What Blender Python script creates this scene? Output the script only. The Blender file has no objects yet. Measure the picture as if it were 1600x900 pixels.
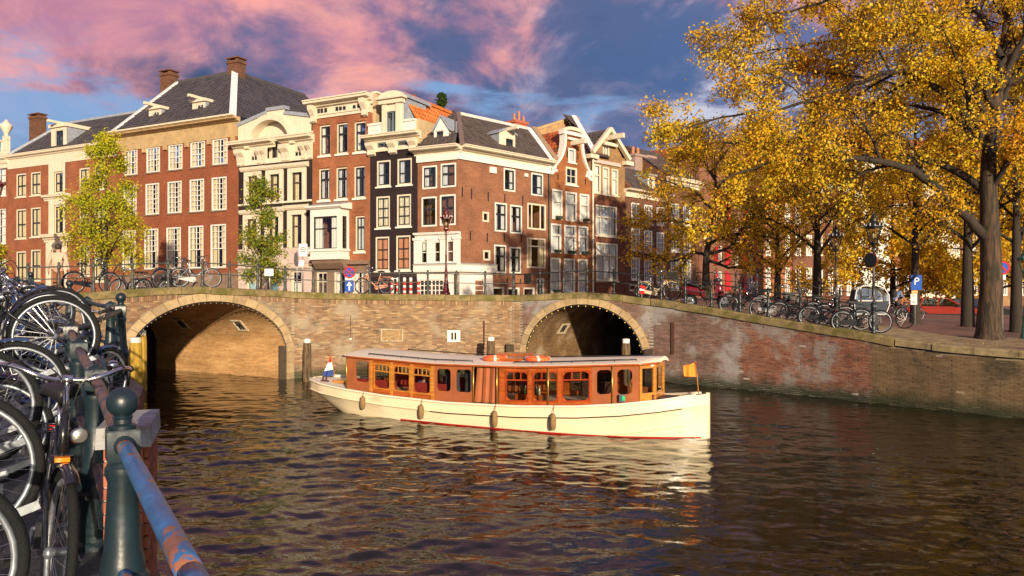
import bpy, bmesh, math, random
import numpy as np
from mathutils import Vector, Matrix
random.seed(7); RNG = np.random.default_rng(7)
R = math.radians
C = bpy.context.scene.collection
sc = bpy.context.scene
# ---------------------------------------------------------------- camera, sky, sun, exposure
FPX, U0, V0, EYE = 1200.0, 800.0, 462.0, 3.25
cam = bpy.data.cameras.new('camera'); cam.lens = 27.0; cam.sensor_width = 36; cam.shift_y = 12 / 1600
cam.clip_start = 0.05; cam.clip_end = 3000
camo = bpy.data.objects.new('camera', cam); C.objects.link(camo)
camo.location = (0, 0, EYE); camo.rotation_euler = (R(90), 0, 0); sc.camera = camo
sc.view_settings.view_transform = 'Standard'; sc.view_settings.look = 'None'
sc.view_settings.exposure = 0.6; sc.view_settings.gamma = 1.0
sc.cycles.use_denoising = True
sc.cycles.max_bounces = 8; sc.cycles.transparent_max_bounces = 12
SUN_EL, SUN_AZ = R(12), math.atan2(0.28, -0.96)        # to the right and behind the camera
sun = bpy.data.lights.new('sun', 'SUN'); sun.energy = 4.7; sun.angle = R(0.5); sun.color = (1.0, 0.83, 0.60)
suno = bpy.data.objects.new('sun', sun); C.objects.link(suno); suno.location = (20, -40, 40)
tosun = Vector((math.sin(SUN_AZ) * math.cos(SUN_EL), math.cos(SUN_AZ) * math.cos(SUN_EL), math.sin(SUN_EL)))
suno.rotation_euler = tosun.to_track_quat('Z', 'Y').to_euler()

def N(nt, t, **kw):
    n = nt.nodes.new(t)
    for k, v in kw.items():
        if k.startswith('i_'):
            n.inputs[k[2:].replace('_', ' ')].default_value = v
        else:
            setattr(n, k, v)
    return n
def ramp(nt, stops, interp='LINEAR'):
    n = nt.nodes.new('ShaderNodeValToRGB'); cr = n.color_ramp; cr.interpolation = interp
    while len(cr.elements) < len(stops): cr.elements.new(0.5)
    for e, (p, c) in zip(cr.elements, stops):
        e.position = p; e.color = c if len(c) == 4 else (*c, 1)
    return n
def mixc(nt, fac, a, b, blend='MIX'):
    n = nt.nodes.new('ShaderNodeMix'); n.data_type = 'RGBA'; n.blend_type = blend
    for sock, val in ((0, fac), (6, a), (7, b)):
        if hasattr(val, 'links'): nt.links.new(val, n.inputs[sock])
        else: n.inputs[sock].default_value = val if sock == 0 else (val if len(val) == 4 else (*val, 1))
    return n.outputs[2]
def math_(nt, op, a, b=0.0, c=None, clamp=False):
    n = nt.nodes.new('ShaderNodeMath'); n.operation = op; n.use_clamp = clamp
    for i, val in enumerate((a, b, c)):
        if val is None: continue
        if hasattr(val, 'links'): nt.links.new(val, n.inputs[i])
        else: n.inputs[i].default_value = val
    return n.outputs[0]
def sstep(nt, val, lo, hi):
    n = nt.nodes.new('ShaderNodeMapRange'); n.interpolation_type = 'SMOOTHSTEP'
    nt.links.new(val, n.inputs[0]); n.inputs[1].default_value = lo; n.inputs[2].default_value = hi
    return n.outputs[0]

w = bpy.data.worlds.new('World'); sc.world = w; w.use_nodes = True
nt = w.node_tree; nt.nodes.clear()
out = N(nt, 'ShaderNodeOutputWorld'); bg = N(nt, 'ShaderNodeBackground'); bg.inputs[1].default_value = 0.1
nt.links.new(bg.outputs[0], out.inputs[0])
sky = N(nt, 'ShaderNodeTexSky', sky_type='NISHITA', sun_disc=False, sun_elevation=SUN_EL, sun_rotation=SUN_AZ)
tc = N(nt, 'ShaderNodeTexCoord'); sep = N(nt, 'ShaderNodeSeparateXYZ'); nt.links.new(tc.outputs['Generated'], sep.inputs[0])
X_, Y_, Z_ = sep.outputs
def snoise(scale, stretch, off, detail=7, dist=0.0, rough=0.55):
    mp = N(nt, 'ShaderNodeMapping'); mp.inputs['Scale'].default_value = stretch; mp.inputs['Location'].default_value = off
    nt.links.new(tc.outputs['Generated'], mp.inputs[0])
    n = N(nt, 'ShaderNodeTexNoise'); n.inputs['Scale'].default_value = scale; n.inputs['Detail'].default_value = detail
    n.inputs['Roughness'].default_value = rough; n.inputs['Distortion'].default_value = dist
    nt.links.new(mp.outputs[0], n.inputs['Vector']); return n.outputs[0]
nA = snoise(2.9, (1, 1, 1.75), (3.1, 0.4, 0.2), 9, 0.25)          # cloud bodies
nB = snoise(1.5, (1, 1, 2.2), (7.7, 2.2, 1.3), 4, 0.1)           # large colour drift
nC = snoise(4.2, (1, 1, 3.2), (0.7, 5.2, 2.9), 8, 0.3)           # breaks
nE = snoise(4.6, (1, 1, 1.9), (4.4, 8.2, 0.9), 9, 0.3, 0.58)       # dark bellies
nD = snoise(7.5, (1, 1, 1.6), (1.7, 1.2, 6.9), 9, 0.4, 0.6)      # billows
K = 7.6
def kc(c): return tuple(x * K for x in c)
clear = mixc(nt, sstep(nt, Z_, 0.02, 0.20), kc((0.44, 0.60, 0.64)), kc((0.17, 0.32, 0.60)))
clear = mixc(nt, 0.82, sky.outputs[0], clear)
dark = mixc(nt, sstep(nt, nB, 0.35, 0.65), kc((0.066, 0.118, 0.255)), kc((0.185, 0.15, 0.27)))
dark = mixc(nt, math_(nt, 'MULTIPLY', sstep(nt, nD, 0.46, 0.64), 0.7), dark, kc((0.30, 0.26, 0.40)))
dark = mixc(nt, math_(nt, 'MULTIPLY', sstep(nt, nE, 0.50, 0.66), 0.65), dark, kc((0.045, 0.075, 0.16)))
right = sstep(nt, X_, 0.0, 0.40)
dark = mixc(nt, math_(nt, 'MULTIPLY', right, 0.40), dark, kc((0.09, 0.18, 0.38)))
brk = math_(nt, 'MULTIPLY', sstep(nt, math_(nt, 'ADD', nD, math_(nt, 'MULTIPLY', right, 0.05)), 0.56, 0.70), math_(nt, 'MULTIPLY', sstep(nt, X_, -0.1, 0.2), 0.75))
dark = mixc(nt, brk, dark, kc((0.62, 0.64, 0.74)))
hi = math_(nt, 'ADD', math_(nt, 'SUBTRACT', Z_, math_(nt, 'MULTIPLY', sstep(nt, X_, -0.22, 0.05), 0.045)), math_(nt, 'MULTIPLY', math_(nt, 'SUBTRACT', nA, 0.5), 0.62))
hi = math_(nt, 'ADD', hi, math_(nt, 'MULTIPLY', math_(nt, 'SUBTRACT', nD, 0.5), 0.22))
pinkf = sstep(nt, math_(nt, 'SUBTRACT', hi, math_(nt, 'MULTIPLY', right, 0.03)), 0.235, 0.345)
pink = mixc(nt, sstep(nt, nD, 0.35, 0.68), kc((0.47, 0.21, 0.32)), kc((0.92, 0.38, 0.32)))
pinkf = math_(nt, 'MULTIPLY', pinkf, math_(nt, 'SUBTRACT', 0.92, math_(nt, 'MULTIPLY', sstep(nt, Z_, 0.35, 0.48), 0.70)))
cloud = mixc(nt, pinkf, dark, pink)
low = math_(nt, 'SUBTRACT', 0.30, math_(nt, 'MULTIPLY', math_(nt, 'ABSOLUTE', math_(nt, 'SUBTRACT', Z_, 0.17)), 2.6))
gap = sstep(nt, math_(nt, 'ADD', nC, math_(nt, 'MULTIPLY', low, 0.42)), 0.585, 0.70)
gap2 = sstep(nt, math_(nt, 'ADD', nA, math_(nt, 'MULTIPLY', right, 0.06)), 0.63, 0.76)
g = math_(nt, 'MAXIMUM', math_(nt, 'MULTIPLY', gap, 0.9), math_(nt, 'MULTIPLY', gap2, 0.7))
# the sun shines through an open western sky: the cloud deck breaks up towards it
west = sstep(nt, math_(nt, 'ADD', math_(nt, 'MULTIPLY', X_, math.sin(SUN_AZ)), math_(nt, 'ADD', math_(nt, 'MULTIPLY', Y_, math.cos(SUN_AZ)), math_(nt, 'MULTIPLY', math_(nt, 'SUBTRACT', nA, 0.5), 0.8))), -0.05, 0.55)
g = math_(nt, 'MAXIMUM', g, math_(nt, 'MULTIPLY', west, 0.5))
clear = mixc(nt, math_(nt, 'MULTIPLY', west, 0.8), clear, sky.outputs[0])
nt.links.new(mixc(nt, g, cloud, clear), bg.inputs[0])

# ---------------------------------------------------------------- mesh helpers
class MB:
    def __init__(s): s.v = []; s.f = []
    def add(s, vs, fs):
        o = len(s.v); s.v.extend([tuple(p) for p in vs]); s.f.extend([tuple(i + o for i in f) for f in fs]); return s
    def box(s, x0, x1, y0, y1, z0, z1):
        return s.add([(x0, y0, z0), (x1, y0, z0), (x1, y1, z0), (x0, y1, z0), (x0, y0, z1), (x1, y0, z1), (x1, y1, z1), (x0, y1, z1)],
                     [(3, 2, 1, 0), (4, 5, 6, 7), (0, 1, 5, 4), (1, 2, 6, 5), (2, 3, 7, 6), (3, 0, 4, 7)])
    def hexa(s, p):   # 8 points, bottom four then top four
        return s.add(p, [(3, 2, 1, 0), (4, 5, 6, 7), (0, 1, 5, 4), (1, 2, 6, 5), (2, 3, 7, 6), (3, 0, 4, 7)])
    def bar(s, a, b, wx, wz, up=(0, 0, 1)):   # rectangular bar from a to b
        a, b = Vector(a), Vector(b); d = (b - a).normalized(); upv = Vector(up)
        sx = d.cross(upv)
        if sx.length < 1e-4: sx = d.cross(Vector((1, 0, 0)))
        sx.normalize(); sz = sx.cross(d)
        q = [sx * (i * wx / 2) + sz * (j * wz / 2) for i, j in ((-1, -1), (1, -1), (1, 1), (-1, 1))]
        return s.add([a + k for k in q] + [b + k for k in q], [(0, 1, 2, 3), (7, 6, 5, 4), (0, 4, 5, 1), (1, 5, 6, 2), (2, 6, 7, 3), (3, 7, 4, 0)])
    def tube(s, pts, r, n=6, caps=True, closed=False):
        pts = [Vector(p) for p in pts]; m = len(pts)
        rr = r if hasattr(r, '__len__') else [r] * m
        base = len(s.v); prev = None
        for i, p in enumerate(pts):
            if closed: t = pts[(i + 1) % m] - pts[i - 1]
            else: t = (pts[min(i + 1, m - 1)] - pts[max(i - 1, 0)])
            t.normalize()
            if prev is None:
                a = Vector((0, 0, 1)) if abs(t.z) < 0.9 else Vector((1, 0, 0)); nx = t.cross(a).normalized()
            else:
                nx = prev - t * prev.dot(t)
                if nx.length < 1e-5: nx = t.cross(Vector((0, 0, 1)))
                nx.normalize()
            prev = nx; ny = t.cross(nx)
            for k in range(n):
                an = 2 * math.pi * k / n
                s.v.append(tuple(p + (nx * math.cos(an) + ny * math.sin(an)) * rr[i]))
        for i in range(m if closed else m - 1):
            j = (i + 1) % m
            for k in range(n):
                s.f.append((base + i * n + k, base + i * n + (k + 1) % n, base + j * n + (k + 1) % n, base + j * n + k))
        if caps and not closed:
            s.f.append(tuple(base + k for k in reversed(range(n)))); s.f.append(tuple(base + (m - 1) * n + k for k in range(n)))
        return s
    def lathe(s, prof, n=16, c=(0, 0, 0), axis='z', rot=0.0, square=False):
        base = len(s.v); m = len(prof)
        for r, h in prof:
            for k in range(n):
                an = 2 * math.pi * k / n + rot; a, b = math.cos(an) * r, math.sin(an) * r
                p = (a, b, h) if axis == 'z' else ((a, h, b) if axis == 'y' else (h, a, b))
                s.v.append((p[0] + c[0], p[1] + c[1], p[2] + c[2]))
        for i in range(m - 1):
            for k in range(n):
                q = (base + i * n + k, base + i * n + (k + 1) % n, base + (i + 1) * n + (k + 1) % n, base + (i + 1) * n + k)
                s.f.append(q if axis != 'y' else q[::-1])
        if prof[0][0] > 1e-5: s.f.append(tuple(base + k for k in (reversed(range(n)) if axis != 'y' else range(n))))
        if prof[-1][0] > 1e-5: s.f.append(tuple(base + (m - 1) * n + k for k in (range(n) if axis != 'y' else reversed(range(n)))))
        return s
    def prism(s, poly, y0, y1):      # polygon in x,z, extruded along y
        n = len(poly)
        return s.add([(x, y0, z) for x, z in poly] + [(x, y1, z) for x, z in poly],
                     [tuple(range(n)), tuple(range(2 * n - 1, n - 1, -1))] + [(i, i + n, (i + 1) % n + n, (i + 1) % n) for i in range(n)])
    def ribbon(s, top, bot, y0, y1): # band between two x,z polylines, extruded along y
        m = len(top)
        vs = []
        for (a, b), (c, d) in zip(top, bot): vs += [(a, y0, b), (c, y0, d), (a, y1, b), (c, y1, d)]
        fs = []
        for i in range(m - 1):
            k, l = 4 * i, 4 * i + 4
            fs += [(k, k + 1, l + 1, l), (k + 2, l + 2, l + 3, k + 3), (k, l, l + 2, k + 2), (k + 1, k + 3, l + 3, l + 1)]
        fs += [(0, 2, 3, 1), (4 * m - 4, 4 * m - 3, 4 * m - 1, 4 * m - 2)]
        return s.add(vs, fs)
    def sphere(s, c, r, n=12, m=8, sx=1, sy=1, sz=1):
        base = len(s.v)
        for i in range(m + 1):
            th = math.pi * i / m
            for k in range(n):
                an = 2 * math.pi * k / n
                s.v.append((c[0] + r * sx * math.sin(th) * math.cos(an), c[1] + r * sy * math.sin(th) * math.sin(an), c[2] - r * sz * math.cos(th)))
        for i in range(m):
            for k in range(n):
                s.f.append((base + i * n + k, base + i * n + (k + 1) % n, base + (i + 1) * n + (k + 1) % n, base + (i + 1) * n + k))
        return s
    def build(s, name, mat, parent=None, smooth=False):
        me = bpy.data.meshes.new(name); me.from_pydata(s.v, [], s.f)
        if smooth:
            me.polygons.foreach_set('use_smooth', [True] * len(me.polygons))
        me.materials.append(mat); me.update()
        o = bpy.data.objects.new(name, me); C.objects.link(o)
        if parent: o.parent = parent
        return o
def np_mesh(name, V, F, mat, parent=None, smooth=False):
    me = bpy.data.meshes.new(name); V = np.asarray(V, np.float32); F = np.asarray(F, np.int32)
    me.vertices.add(len(V)); me.vertices.foreach_set('co', V.ravel())
    k = F.shape[1]; me.loops.add(F.size); me.loops.foreach_set('vertex_index', F.ravel())
    me.polygons.add(len(F)); me.polygons.foreach_set('loop_start', np.arange(0, F.size, k, dtype=np.int32))
    me.polygons.foreach_set('loop_total', np.full(len(F), k, np.int32))
    me.polygons.foreach_set('use_smooth', np.full(len(F), bool(smooth)))
    me.materials.append(mat); me.update(calc_edges=True); me.validate()
    o = bpy.data.objects.new(name, me); C.objects.link(o)
    if parent: o.parent = parent
    return o
def np_boxes(cen, half, ax, ay, az=None):
    """many boxes: cen Nx3, half Nx3, ax/ay Nx3 unit axes (az = up)"""
    cen, half = np.asarray(cen, float), np.asarray(half, float); n = len(cen)
    az = np.tile([0, 0, 1.0], (n, 1)) if az is None else az
    sg = np.array([(-1, -1, -1), (1, -1, -1), (1, 1, -1), (-1, 1, -1), (-1, -1, 1), (1, -1, 1), (1, 1, 1), (-1, 1, 1)], float)
    V = cen[:, None] + sg[None, :, 0:1] * (half[:, 0:1] * ax)[:, None] + sg[None, :, 1:2] * (half[:, 1:2] * ay)[:, None] + sg[None, :, 2:3] * (half[:, 2:3] * az)[:, None]
    fq = np.array([(3, 2, 1, 0), (4, 5, 6, 7), (0, 1, 5, 4), (1, 2, 6, 5), (2, 3, 7, 6), (3, 0, 4, 7)])
    if n and np.dot(np.cross(ax[0], ay[0]), az[0]) < 0: fq = fq[:, ::-1]
    F = (np.arange(n) * 8)[:, None, None] + fq[None]
    return V.reshape(-1, 3), F.reshape(-1, 4)
def tag(o, label=None, cat=None, group=None, kind=None):
    if label: o['label'] = label
    if cat: o['category'] = cat
    if group: o['group'] = group
    if kind: o['kind'] = kind
    return o
def thing(name, label, cat, loc=(0, 0, 0), rotz=0.0, group=None):
    o = bpy.data.objects.new(name, None); C.objects.link(o); o.empty_display_size = 0.2
    o.location = loc; o.rotation_euler = (0, 0, rotz)
    return tag(o, label, cat, group)
KIDS = {}
def kids(o):
    return [c for c in bpy.data.objects if c.parent == o]
def copy_tree(o, parent=None, cache=None):
    c = o.copy(); C.objects.link(c); c.parent = parent
    if cache is None:
        cache = {}
        for x in bpy.data.objects:
            if x.parent: cache.setdefault(x.parent.name, []).append(x)
    for ch in cache.get(o.name, ()): copy_tree(ch, c, cache)
    return c
def recolor(root, frm, to):
    todo = [root]
    while todo:
        o = todo.pop()
        todo += kids(o)
        if o.type == 'MESH' and o.material_slots and o.material_slots[0].material == frm:
            o.material_slots[0].link = 'OBJECT'; o.material_slots[0].material = to
def at(u, v, y):      # photograph pixel at depth y -> point
    return Vector(((u - U0) / FPX * y, y, EYE + (V0 - v) / FPX * y))

# ---------------------------------------------------------------- materials
MATS = {}
def mat(name, base, rough=0.6, metal=0.0, var=0.15, scale=6.0, bump=0.0, spec=0.5, second=None, sfac=(0.5, 0.7), sscale=3.0, coat=0.0, bscale=None, stretch=(1, 1, 1)):
    if name in MATS: return MATS[name]
    m = bpy.data.materials.new(name); m.use_nodes = True; nt = m.node_tree; b = nt.nodes['Principled BSDF']
    b.inputs['Roughness'].default_value = rough; b.inputs['Metallic'].default_value = metal
    b.inputs['Specular IOR Level'].default_value = spec; b.inputs['Coat Weight'].default_value = coat
    tc = N(nt, 'ShaderNodeTexCoord'); mp = N(nt, 'ShaderNodeMapping'); mp.inputs['Scale'].default_value = stretch
    nt.links.new(tc.outputs['Object'], mp.inputs[0])
    no = N(nt, 'ShaderNodeTexNoise', i_Scale=scale, i_Detail=6.0, i_Roughness=0.6); nt.links.new(mp.outputs[0], no.inputs['Vector'])
    lo = tuple(c * (1 - var) for c in base); hi_ = tuple(min(1, c * (1 + var)) for c in base)
    r = ramp(nt, [(0.3, lo), (0.7, hi_)]); nt.links.new(no.outputs[0], r.inputs[0]); col = r.outputs[0]
    if second:
        n2 = N(nt, 'ShaderNodeTexNoise', i_Scale=sscale, i_Detail=8.0, i_Roughness=0.65); nt.links.new(mp.outputs[0], n2.inputs['Vector'])
        col = mixc(nt, sstep(nt, n2.outputs[0], *sfac), col, second)
    nt.links.new(col, b.inputs['Base Color'])
    rr = N(nt, 'ShaderNodeMapRange'); nt.links.new(no.outputs[0], rr.inputs[0]); rr.inputs[3].default_value = max(0.02, rough - 0.12); rr.inputs[4].default_value = min(1, rough + 0.12)
    nt.links.new(rr.outputs[0], b.inputs['Roughness'])
    if bump:
        n3 = N(nt, 'ShaderNodeTexNoise', i_Scale=bscale or scale * 4, i_Detail=5.0); nt.links.new(mp.outputs[0], n3.inputs['Vector'])
        bp = N(nt, 'ShaderNodeBump', i_Strength=bump, i_Distance=0.02); nt.links.new(n3.outputs[0], bp.inputs['Height']); nt.links.new(bp.outputs[0], b.inputs['Normal'])
    MATS[name] = m; return m
def brick_mat(name, c1, c2, mortar, bw=0.22, bh=0.062, stain=(0.62, 1.12), sscale=0.5, patch=None, bump=0.35):
    if name in MATS: return MATS[name]
    m = bpy.data.materials.new(name); m.use_nodes = True; nt = m.node_tree; b = nt.nodes['Principled BSDF']
    b.inputs['Roughness'].default_value = 0.85; b.inputs['Specular IOR Level'].default_value = 0.25
    c1, c2, mortar = [tuple(a * k for a, k in zip(c, (0.90, 0.82, 0.74))) for c in (c1, c2, mortar)]
    tc = N(nt, 'ShaderNodeTexCoord'); sp = N(nt, 'ShaderNodeSeparateXYZ'); nt.links.new(tc.outputs['Object'], sp.inputs[0])
    cb = N(nt, 'ShaderNodeCombineXYZ'); nt.links.new(math_(nt, 'ADD', sp.outputs[0], sp.outputs[1]), cb.inputs[0]); nt.links.new(sp.outputs[2], cb.inputs[1])
    bt = N(nt, 'ShaderNodeTexBrick'); bt.inputs['Scale'].default_value = 1.0; bt.inputs['Brick Width'].default_value = bw; bt.inputs['Row Height'].default_value = bh
    bt.inputs['Mortar Size'].default_value = 0.008; bt.inputs['Mortar Smooth'].default_value = 0.3; bt.inputs['Bias'].default_value = -0.1
    bt.inputs['Color1'].default_value = (*c1, 1); bt.inputs['Color2'].default_value = (*c2, 1); bt.inputs['Mortar'].default_value = (*mortar, 1)
    nt.links.new(cb.outputs[0], bt.inputs['Vector'])
    n1 = N(nt, 'ShaderNodeTexNoise', i_Scale=sscale, i_Detail=9.0, i_Roughness=0.62); nt.links.new(cb.outputs[0], n1.inputs['Vector'])
    r1 = ramp(nt, [(0.3, (stain[0],) * 3), (0.72, (stain[1],) * 3)]); nt.links.new(n1.outputs[0], r1.inputs[0])
    col = mixc(nt, 1.0, bt.outputs['Color'], r1.outputs[0], 'MULTIPLY')
    n2 = N(nt, 'ShaderNodeTexNoise', i_Scale=9.0, i_Detail=4.0, i_Roughness=0.8); nt.links.new(cb.outputs[0], n2.inputs['Vector'])
    r2 = ramp(nt, [(0.3, (0.66,) * 3), (0.7, (1.22,) * 3)]); nt.links.new(n2.outputs[0], r2.inputs[0])
    col = mixc(nt, 1.0, col, r2.outputs[0], 'MULTIPLY')
    if patch:
        n3 = N(nt, 'ShaderNodeTexNoise', i_Scale=0.8, i_Detail=7.0, i_Roughness=0.7); nt.links.new(cb.outputs[0], n3.inputs['Vector'])
        col = mixc(nt, math_(nt, 'MULTIPLY', sstep(nt, n3.outputs[0], 0.5, 0.68), 0.7), col, patch)
    nt.links.new(col, b.inputs['Base Color'])
    bp = N(nt, 'ShaderNodeBump', i_Strength=bump, i_Distance=0.012); nt.links.new(math_(nt, 'SUBTRACT', math_(nt, 'MULTIPLY', n2.outputs[0], 0.5), bt.outputs['Fac']), bp.inputs['Height'])
    nt.links.new(bp.outputs[0], b.inputs['Normal'])
    MATS[name] = m; return m
def island_mat(name, stops, rough=0.85, stain=None, sfac=(0.48, 0.68), sscale=0.6, bump=0.3, bscale=40, mult=(0.7, 1.15), spec=0.25, low=None, swet=None):
    """colour drawn per loose piece (brick, tile, stone), plus weather stains"""
    if name in MATS: return MATS[name]
    m = bpy.data.materials.new(name); m.use_nodes = True; nt = m.node_tree; b = nt.nodes['Principled BSDF']
    b.inputs['Roughness'].default_value = rough; b.inputs['Specular IOR Level'].default_value = spec
    ge = N(nt, 'ShaderNodeNewGeometry'); oi = N(nt, 'ShaderNodeObjectInfo')
    rnd = math_(nt, 'FRACT', math_(nt, 'ADD', ge.outputs['Random Per Island'], oi.outputs['Random']))
    r = ramp(nt, stops); nt.links.new(rnd, r.inputs[0])
    n1 = N(nt, 'ShaderNodeTexNoise', i_Scale=sscale, i_Detail=9.0, i_Roughness=0.62); nt.links.new(ge.outputs['Position'], n1.inputs['Vector'])
    n0 = N(nt, 'ShaderNodeTexNoise', i_Scale=sscale * 2.7, i_Detail=8.0, i_Roughness=0.7); nt.links.new(ge.outputs['Position'], n0.inputs['Vector'])
    r1 = ramp(nt, [(0.3, (mult[0],) * 3), (0.7, (mult[1],) * 3)]); nt.links.new(n0.outputs[0], r1.inputs[0])
    col = mixc(nt, 1.0, r.outputs[0], r1.outputs[0], 'MULTIPLY')
    if stain: col = mixc(nt, math_(nt, 'MULTIPLY', sstep(nt, n1.outputs[0], *sfac), 0.8), col, stain)
    if low:
        sp = N(nt, 'ShaderNodeSeparateXYZ'); nt.links.new(ge.outputs['Position'], sp.inputs[0])
        zz = math_(nt, 'ADD', sp.outputs[2], math_(nt, 'MULTIPLY', math_(nt, 'SUBTRACT', n0.outputs[0], 0.5), 0.5))
        col = mixc(nt, sstep(nt, zz, low[0], low[1]), low[2], col)
    nt.links.new(col, b.inputs['Base Color'])
    n3 = N(nt, 'ShaderNodeTexNoise', i_Scale=bscale, i_Detail=4.0); nt.links.new(ge.outputs['Position'], n3.inputs['Vector'])
    bp = N(nt, 'ShaderNodeBump', i_Strength=bump, i_Distance=0.01); nt.links.new(n3.outputs[0], bp.inputs['Height']); nt.links.new(bp.outputs[0], b.inputs['Normal'])
    MATS[name] = m; return m
def glass_mat(name, tint=(0.9, 0.93, 0.95), refl=0.10):
    if name in MATS: return MATS[name]
    m = bpy.data.materials.new(name); m.use_nodes = True; nt = m.node_tree; nt.nodes.clear()
    o = N(nt, 'ShaderNodeOutputMaterial'); tr = N(nt, 'ShaderNodeBsdfTransparent'); tr.inputs[0].default_value = (*tint, 1)
    gl = N(nt, 'ShaderNodeBsdfGlossy'); gl.inputs['Roughness'].default_value = 0.03
    fr = N(nt, 'ShaderNodeLayerWeight', i_Blend=0.5); mx = N(nt, 'ShaderNodeMixShader')
    tc = N(nt, 'ShaderNodeTexCoord'); no = N(nt, 'ShaderNodeTexNoise', i_Scale=1.3, i_Detail=2.0); nt.links.new(tc.outputs['Object'], no.inputs['Vector'])
    bp = N(nt, 'ShaderNodeBump', i_Strength=0.25, i_Distance=0.02); nt.links.new(no.outputs[0], bp.inputs['Height']); nt.links.new(bp.outputs[0], gl.inputs['Normal'])
    f = math_(nt, 'ADD', math_(nt, 'MULTIPLY', math_(nt, 'POWER', fr.outputs['Facing'], 4.0), 0.8), refl, clamp=True)
    nt.links.new(f, mx.inputs[0]); nt.links.new(tr.outputs[0], mx.inputs[1]); nt.links.new(gl.outputs[0], mx.inputs[2]); nt.links.new(mx.outputs[0], o.inputs[0])
    MATS[name] = m; return m
def leaf_mat(name, stops, trans=0.45):
    m = bpy.data.materials.new(name); m.use_nodes = True; nt = m.node_tree; nt.nodes.clear()
    o = N(nt, 'ShaderNodeOutputMaterial'); ge = N(nt, 'ShaderNodeNewGeometry'); r = ramp(nt, stops); nt.links.new(ge.outputs['Random Per Island'], r.inputs[0])
    n1 = N(nt, 'ShaderNodeTexNoise', i_Scale=0.55, i_Detail=3.0); nt.links.new(ge.outputs['Position'], n1.inputs['Vector'])
    hs = N(nt, 'ShaderNodeHueSaturation'); nt.links.new(r.outputs[0], hs.inputs['Color'])
    mr = N(nt, 'ShaderNodeMapRange'); nt.links.new(n1.outputs[0], mr.inputs[0]); mr.inputs[1].default_value = 0.3; mr.inputs[2].default_value = 0.7; mr.inputs[3].default_value = 0.485; mr.inputs[4].default_value = 0.52
    nt.links.new(mr.outputs[0], hs.inputs['Hue'])
    d = N(nt, 'ShaderNodeBsdfDiffuse'); t = N(nt, 'ShaderNodeBsdfTranslucent'); mx = N(nt, 'ShaderNodeMixShader', i_Fac=trans)
    nt.links.new(hs.outputs[0], d.inputs[0]); nt.links.new(hs.outputs[0], t.inputs[0])
    nt.links.new(d.outputs[0], mx.inputs[1]); nt.links.new(t.outputs[0], mx.inputs[2]); nt.links.new(mx.outputs[0], o.inputs[0])
    return m
WHITE = mat('white_paint', (0.66, 0.635, 0.58), 0.45, var=0.06, scale=3, second=(0.46, 0.42, 0.35), sfac=(0.56, 0.8), sscale=1.6, stretch=(2.5, 2.5, 0.7))
CREAM = mat('cream_paint', (0.62, 0.54, 0.41), 0.5, var=0.08, scale=3, second=(0.41, 0.33, 0.23), sfac=(0.55, 0.78), sscale=1.5, stretch=(2.5, 2.5, 0.6))
BLACKP = mat('black_paint', (0.018, 0.02, 0.022), 0.35, var=0.3)
IRON = mat('dark_teal_iron', (0.009, 0.021, 0.029), 0.38, var=0.35, scale=5, second=(0.006, 0.011, 0.014), bump=0.08, bscale=30)
STEEL = mat('galvanised_steel', (0.30, 0.33, 0.37), 0.45, metal=0.7, var=0.25, scale=14)
CHROME = mat('chrome', (0.62, 0.62, 0.62), 0.2, metal=1.0, var=0.2, scale=25, second=(0.22, 0.13, 0.08), sfac=(0.62, 0.74), sscale=18)
RUBBER = mat('black_rubber', (0.008, 0.008, 0.009), 0.75, var=0.35, spec=0.3, bump=0.5, bscale=160)
BRASSY = mat('brass', (0.55, 0.36, 0.08), 0.35, metal=0.8)
GLASS = glass_mat('window_glass')
# ---------------------------------------------------------------- plan of the place: canal edge and street levels
EDGE = np.array([  # x, y, level of the coping's top along the water's edge, left to right
    (-16.5, 21.0, 3.10), (-13.9, 24.4, 3.33), (-12.1, 26.4, 3.52), (-11.1, 27.5, 3.58), (-10.0, 28.8, 3.52), (-8.7, 30.3, 3.41),
    (-6.5, 31.2, 3.34), (0.0, 31.8, 3.27), (0.35, 31.7, 3.27), (2.8, 30.47, 3.40), (4.2, 29.76, 3.28), (5.3, 29.2, 3.13), (6.2, 28.4, 2.99), (7.0, 27.6, 2.86),
    (7.96, 26.7, 2.66), (9.4, 25.2, 2.39), (10.9, 23.4, 2.11), (11.4, 22.8, 1.97), (12.4, 21.5, 1.86), (13.6, 20.2, 1.80), (17.0, 16.4, 1.80), (22.0, 8.0, 1.8)])
def edge_y(x): return np.interp(x, EDGE[:, 0], EDGE[:, 1])
def edge_z(x): return np.interp(x, EDGE[:, 0], EDGE[:, 2])
def smooth(t): t = np.clip(t, 0, 1); return t * t * (3 - 2 * t)
def street_z(x, y):
    q = (x - 3) * 0.89 - (y - 30) * 0.46
    g = np.interp(q, [-30, -12, -6, -3, 2, 4.7, 6, 8, 10.25, 12.2, 14, 60], [1.8, 1.9, 2.4, 3.0, 3.15, 2.9, 2.67, 2.4, 2.1, 1.75, 1.7, 1.65])
    side = smooth((x + 3 + (y - 40) * 0.0) / 7.0); far = 2.95 * (1 - side) + g * side
    wgt = smooth((y - edge_y(x) - 2.0) / 10.0)
    return edge_z(x) * (1 - wgt) + far * wgt
def edge_at_u(u, back=0.0):   # point on the edge seen in photo column u
    k = (u - U0) / FPX; xs = np.linspace(-16.4, 21, 4000); ys = edge_y(xs) + back
    i = int(np.argmin(np.abs(xs / ys - k))); return float(xs[i]), float(ys[i])

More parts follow.
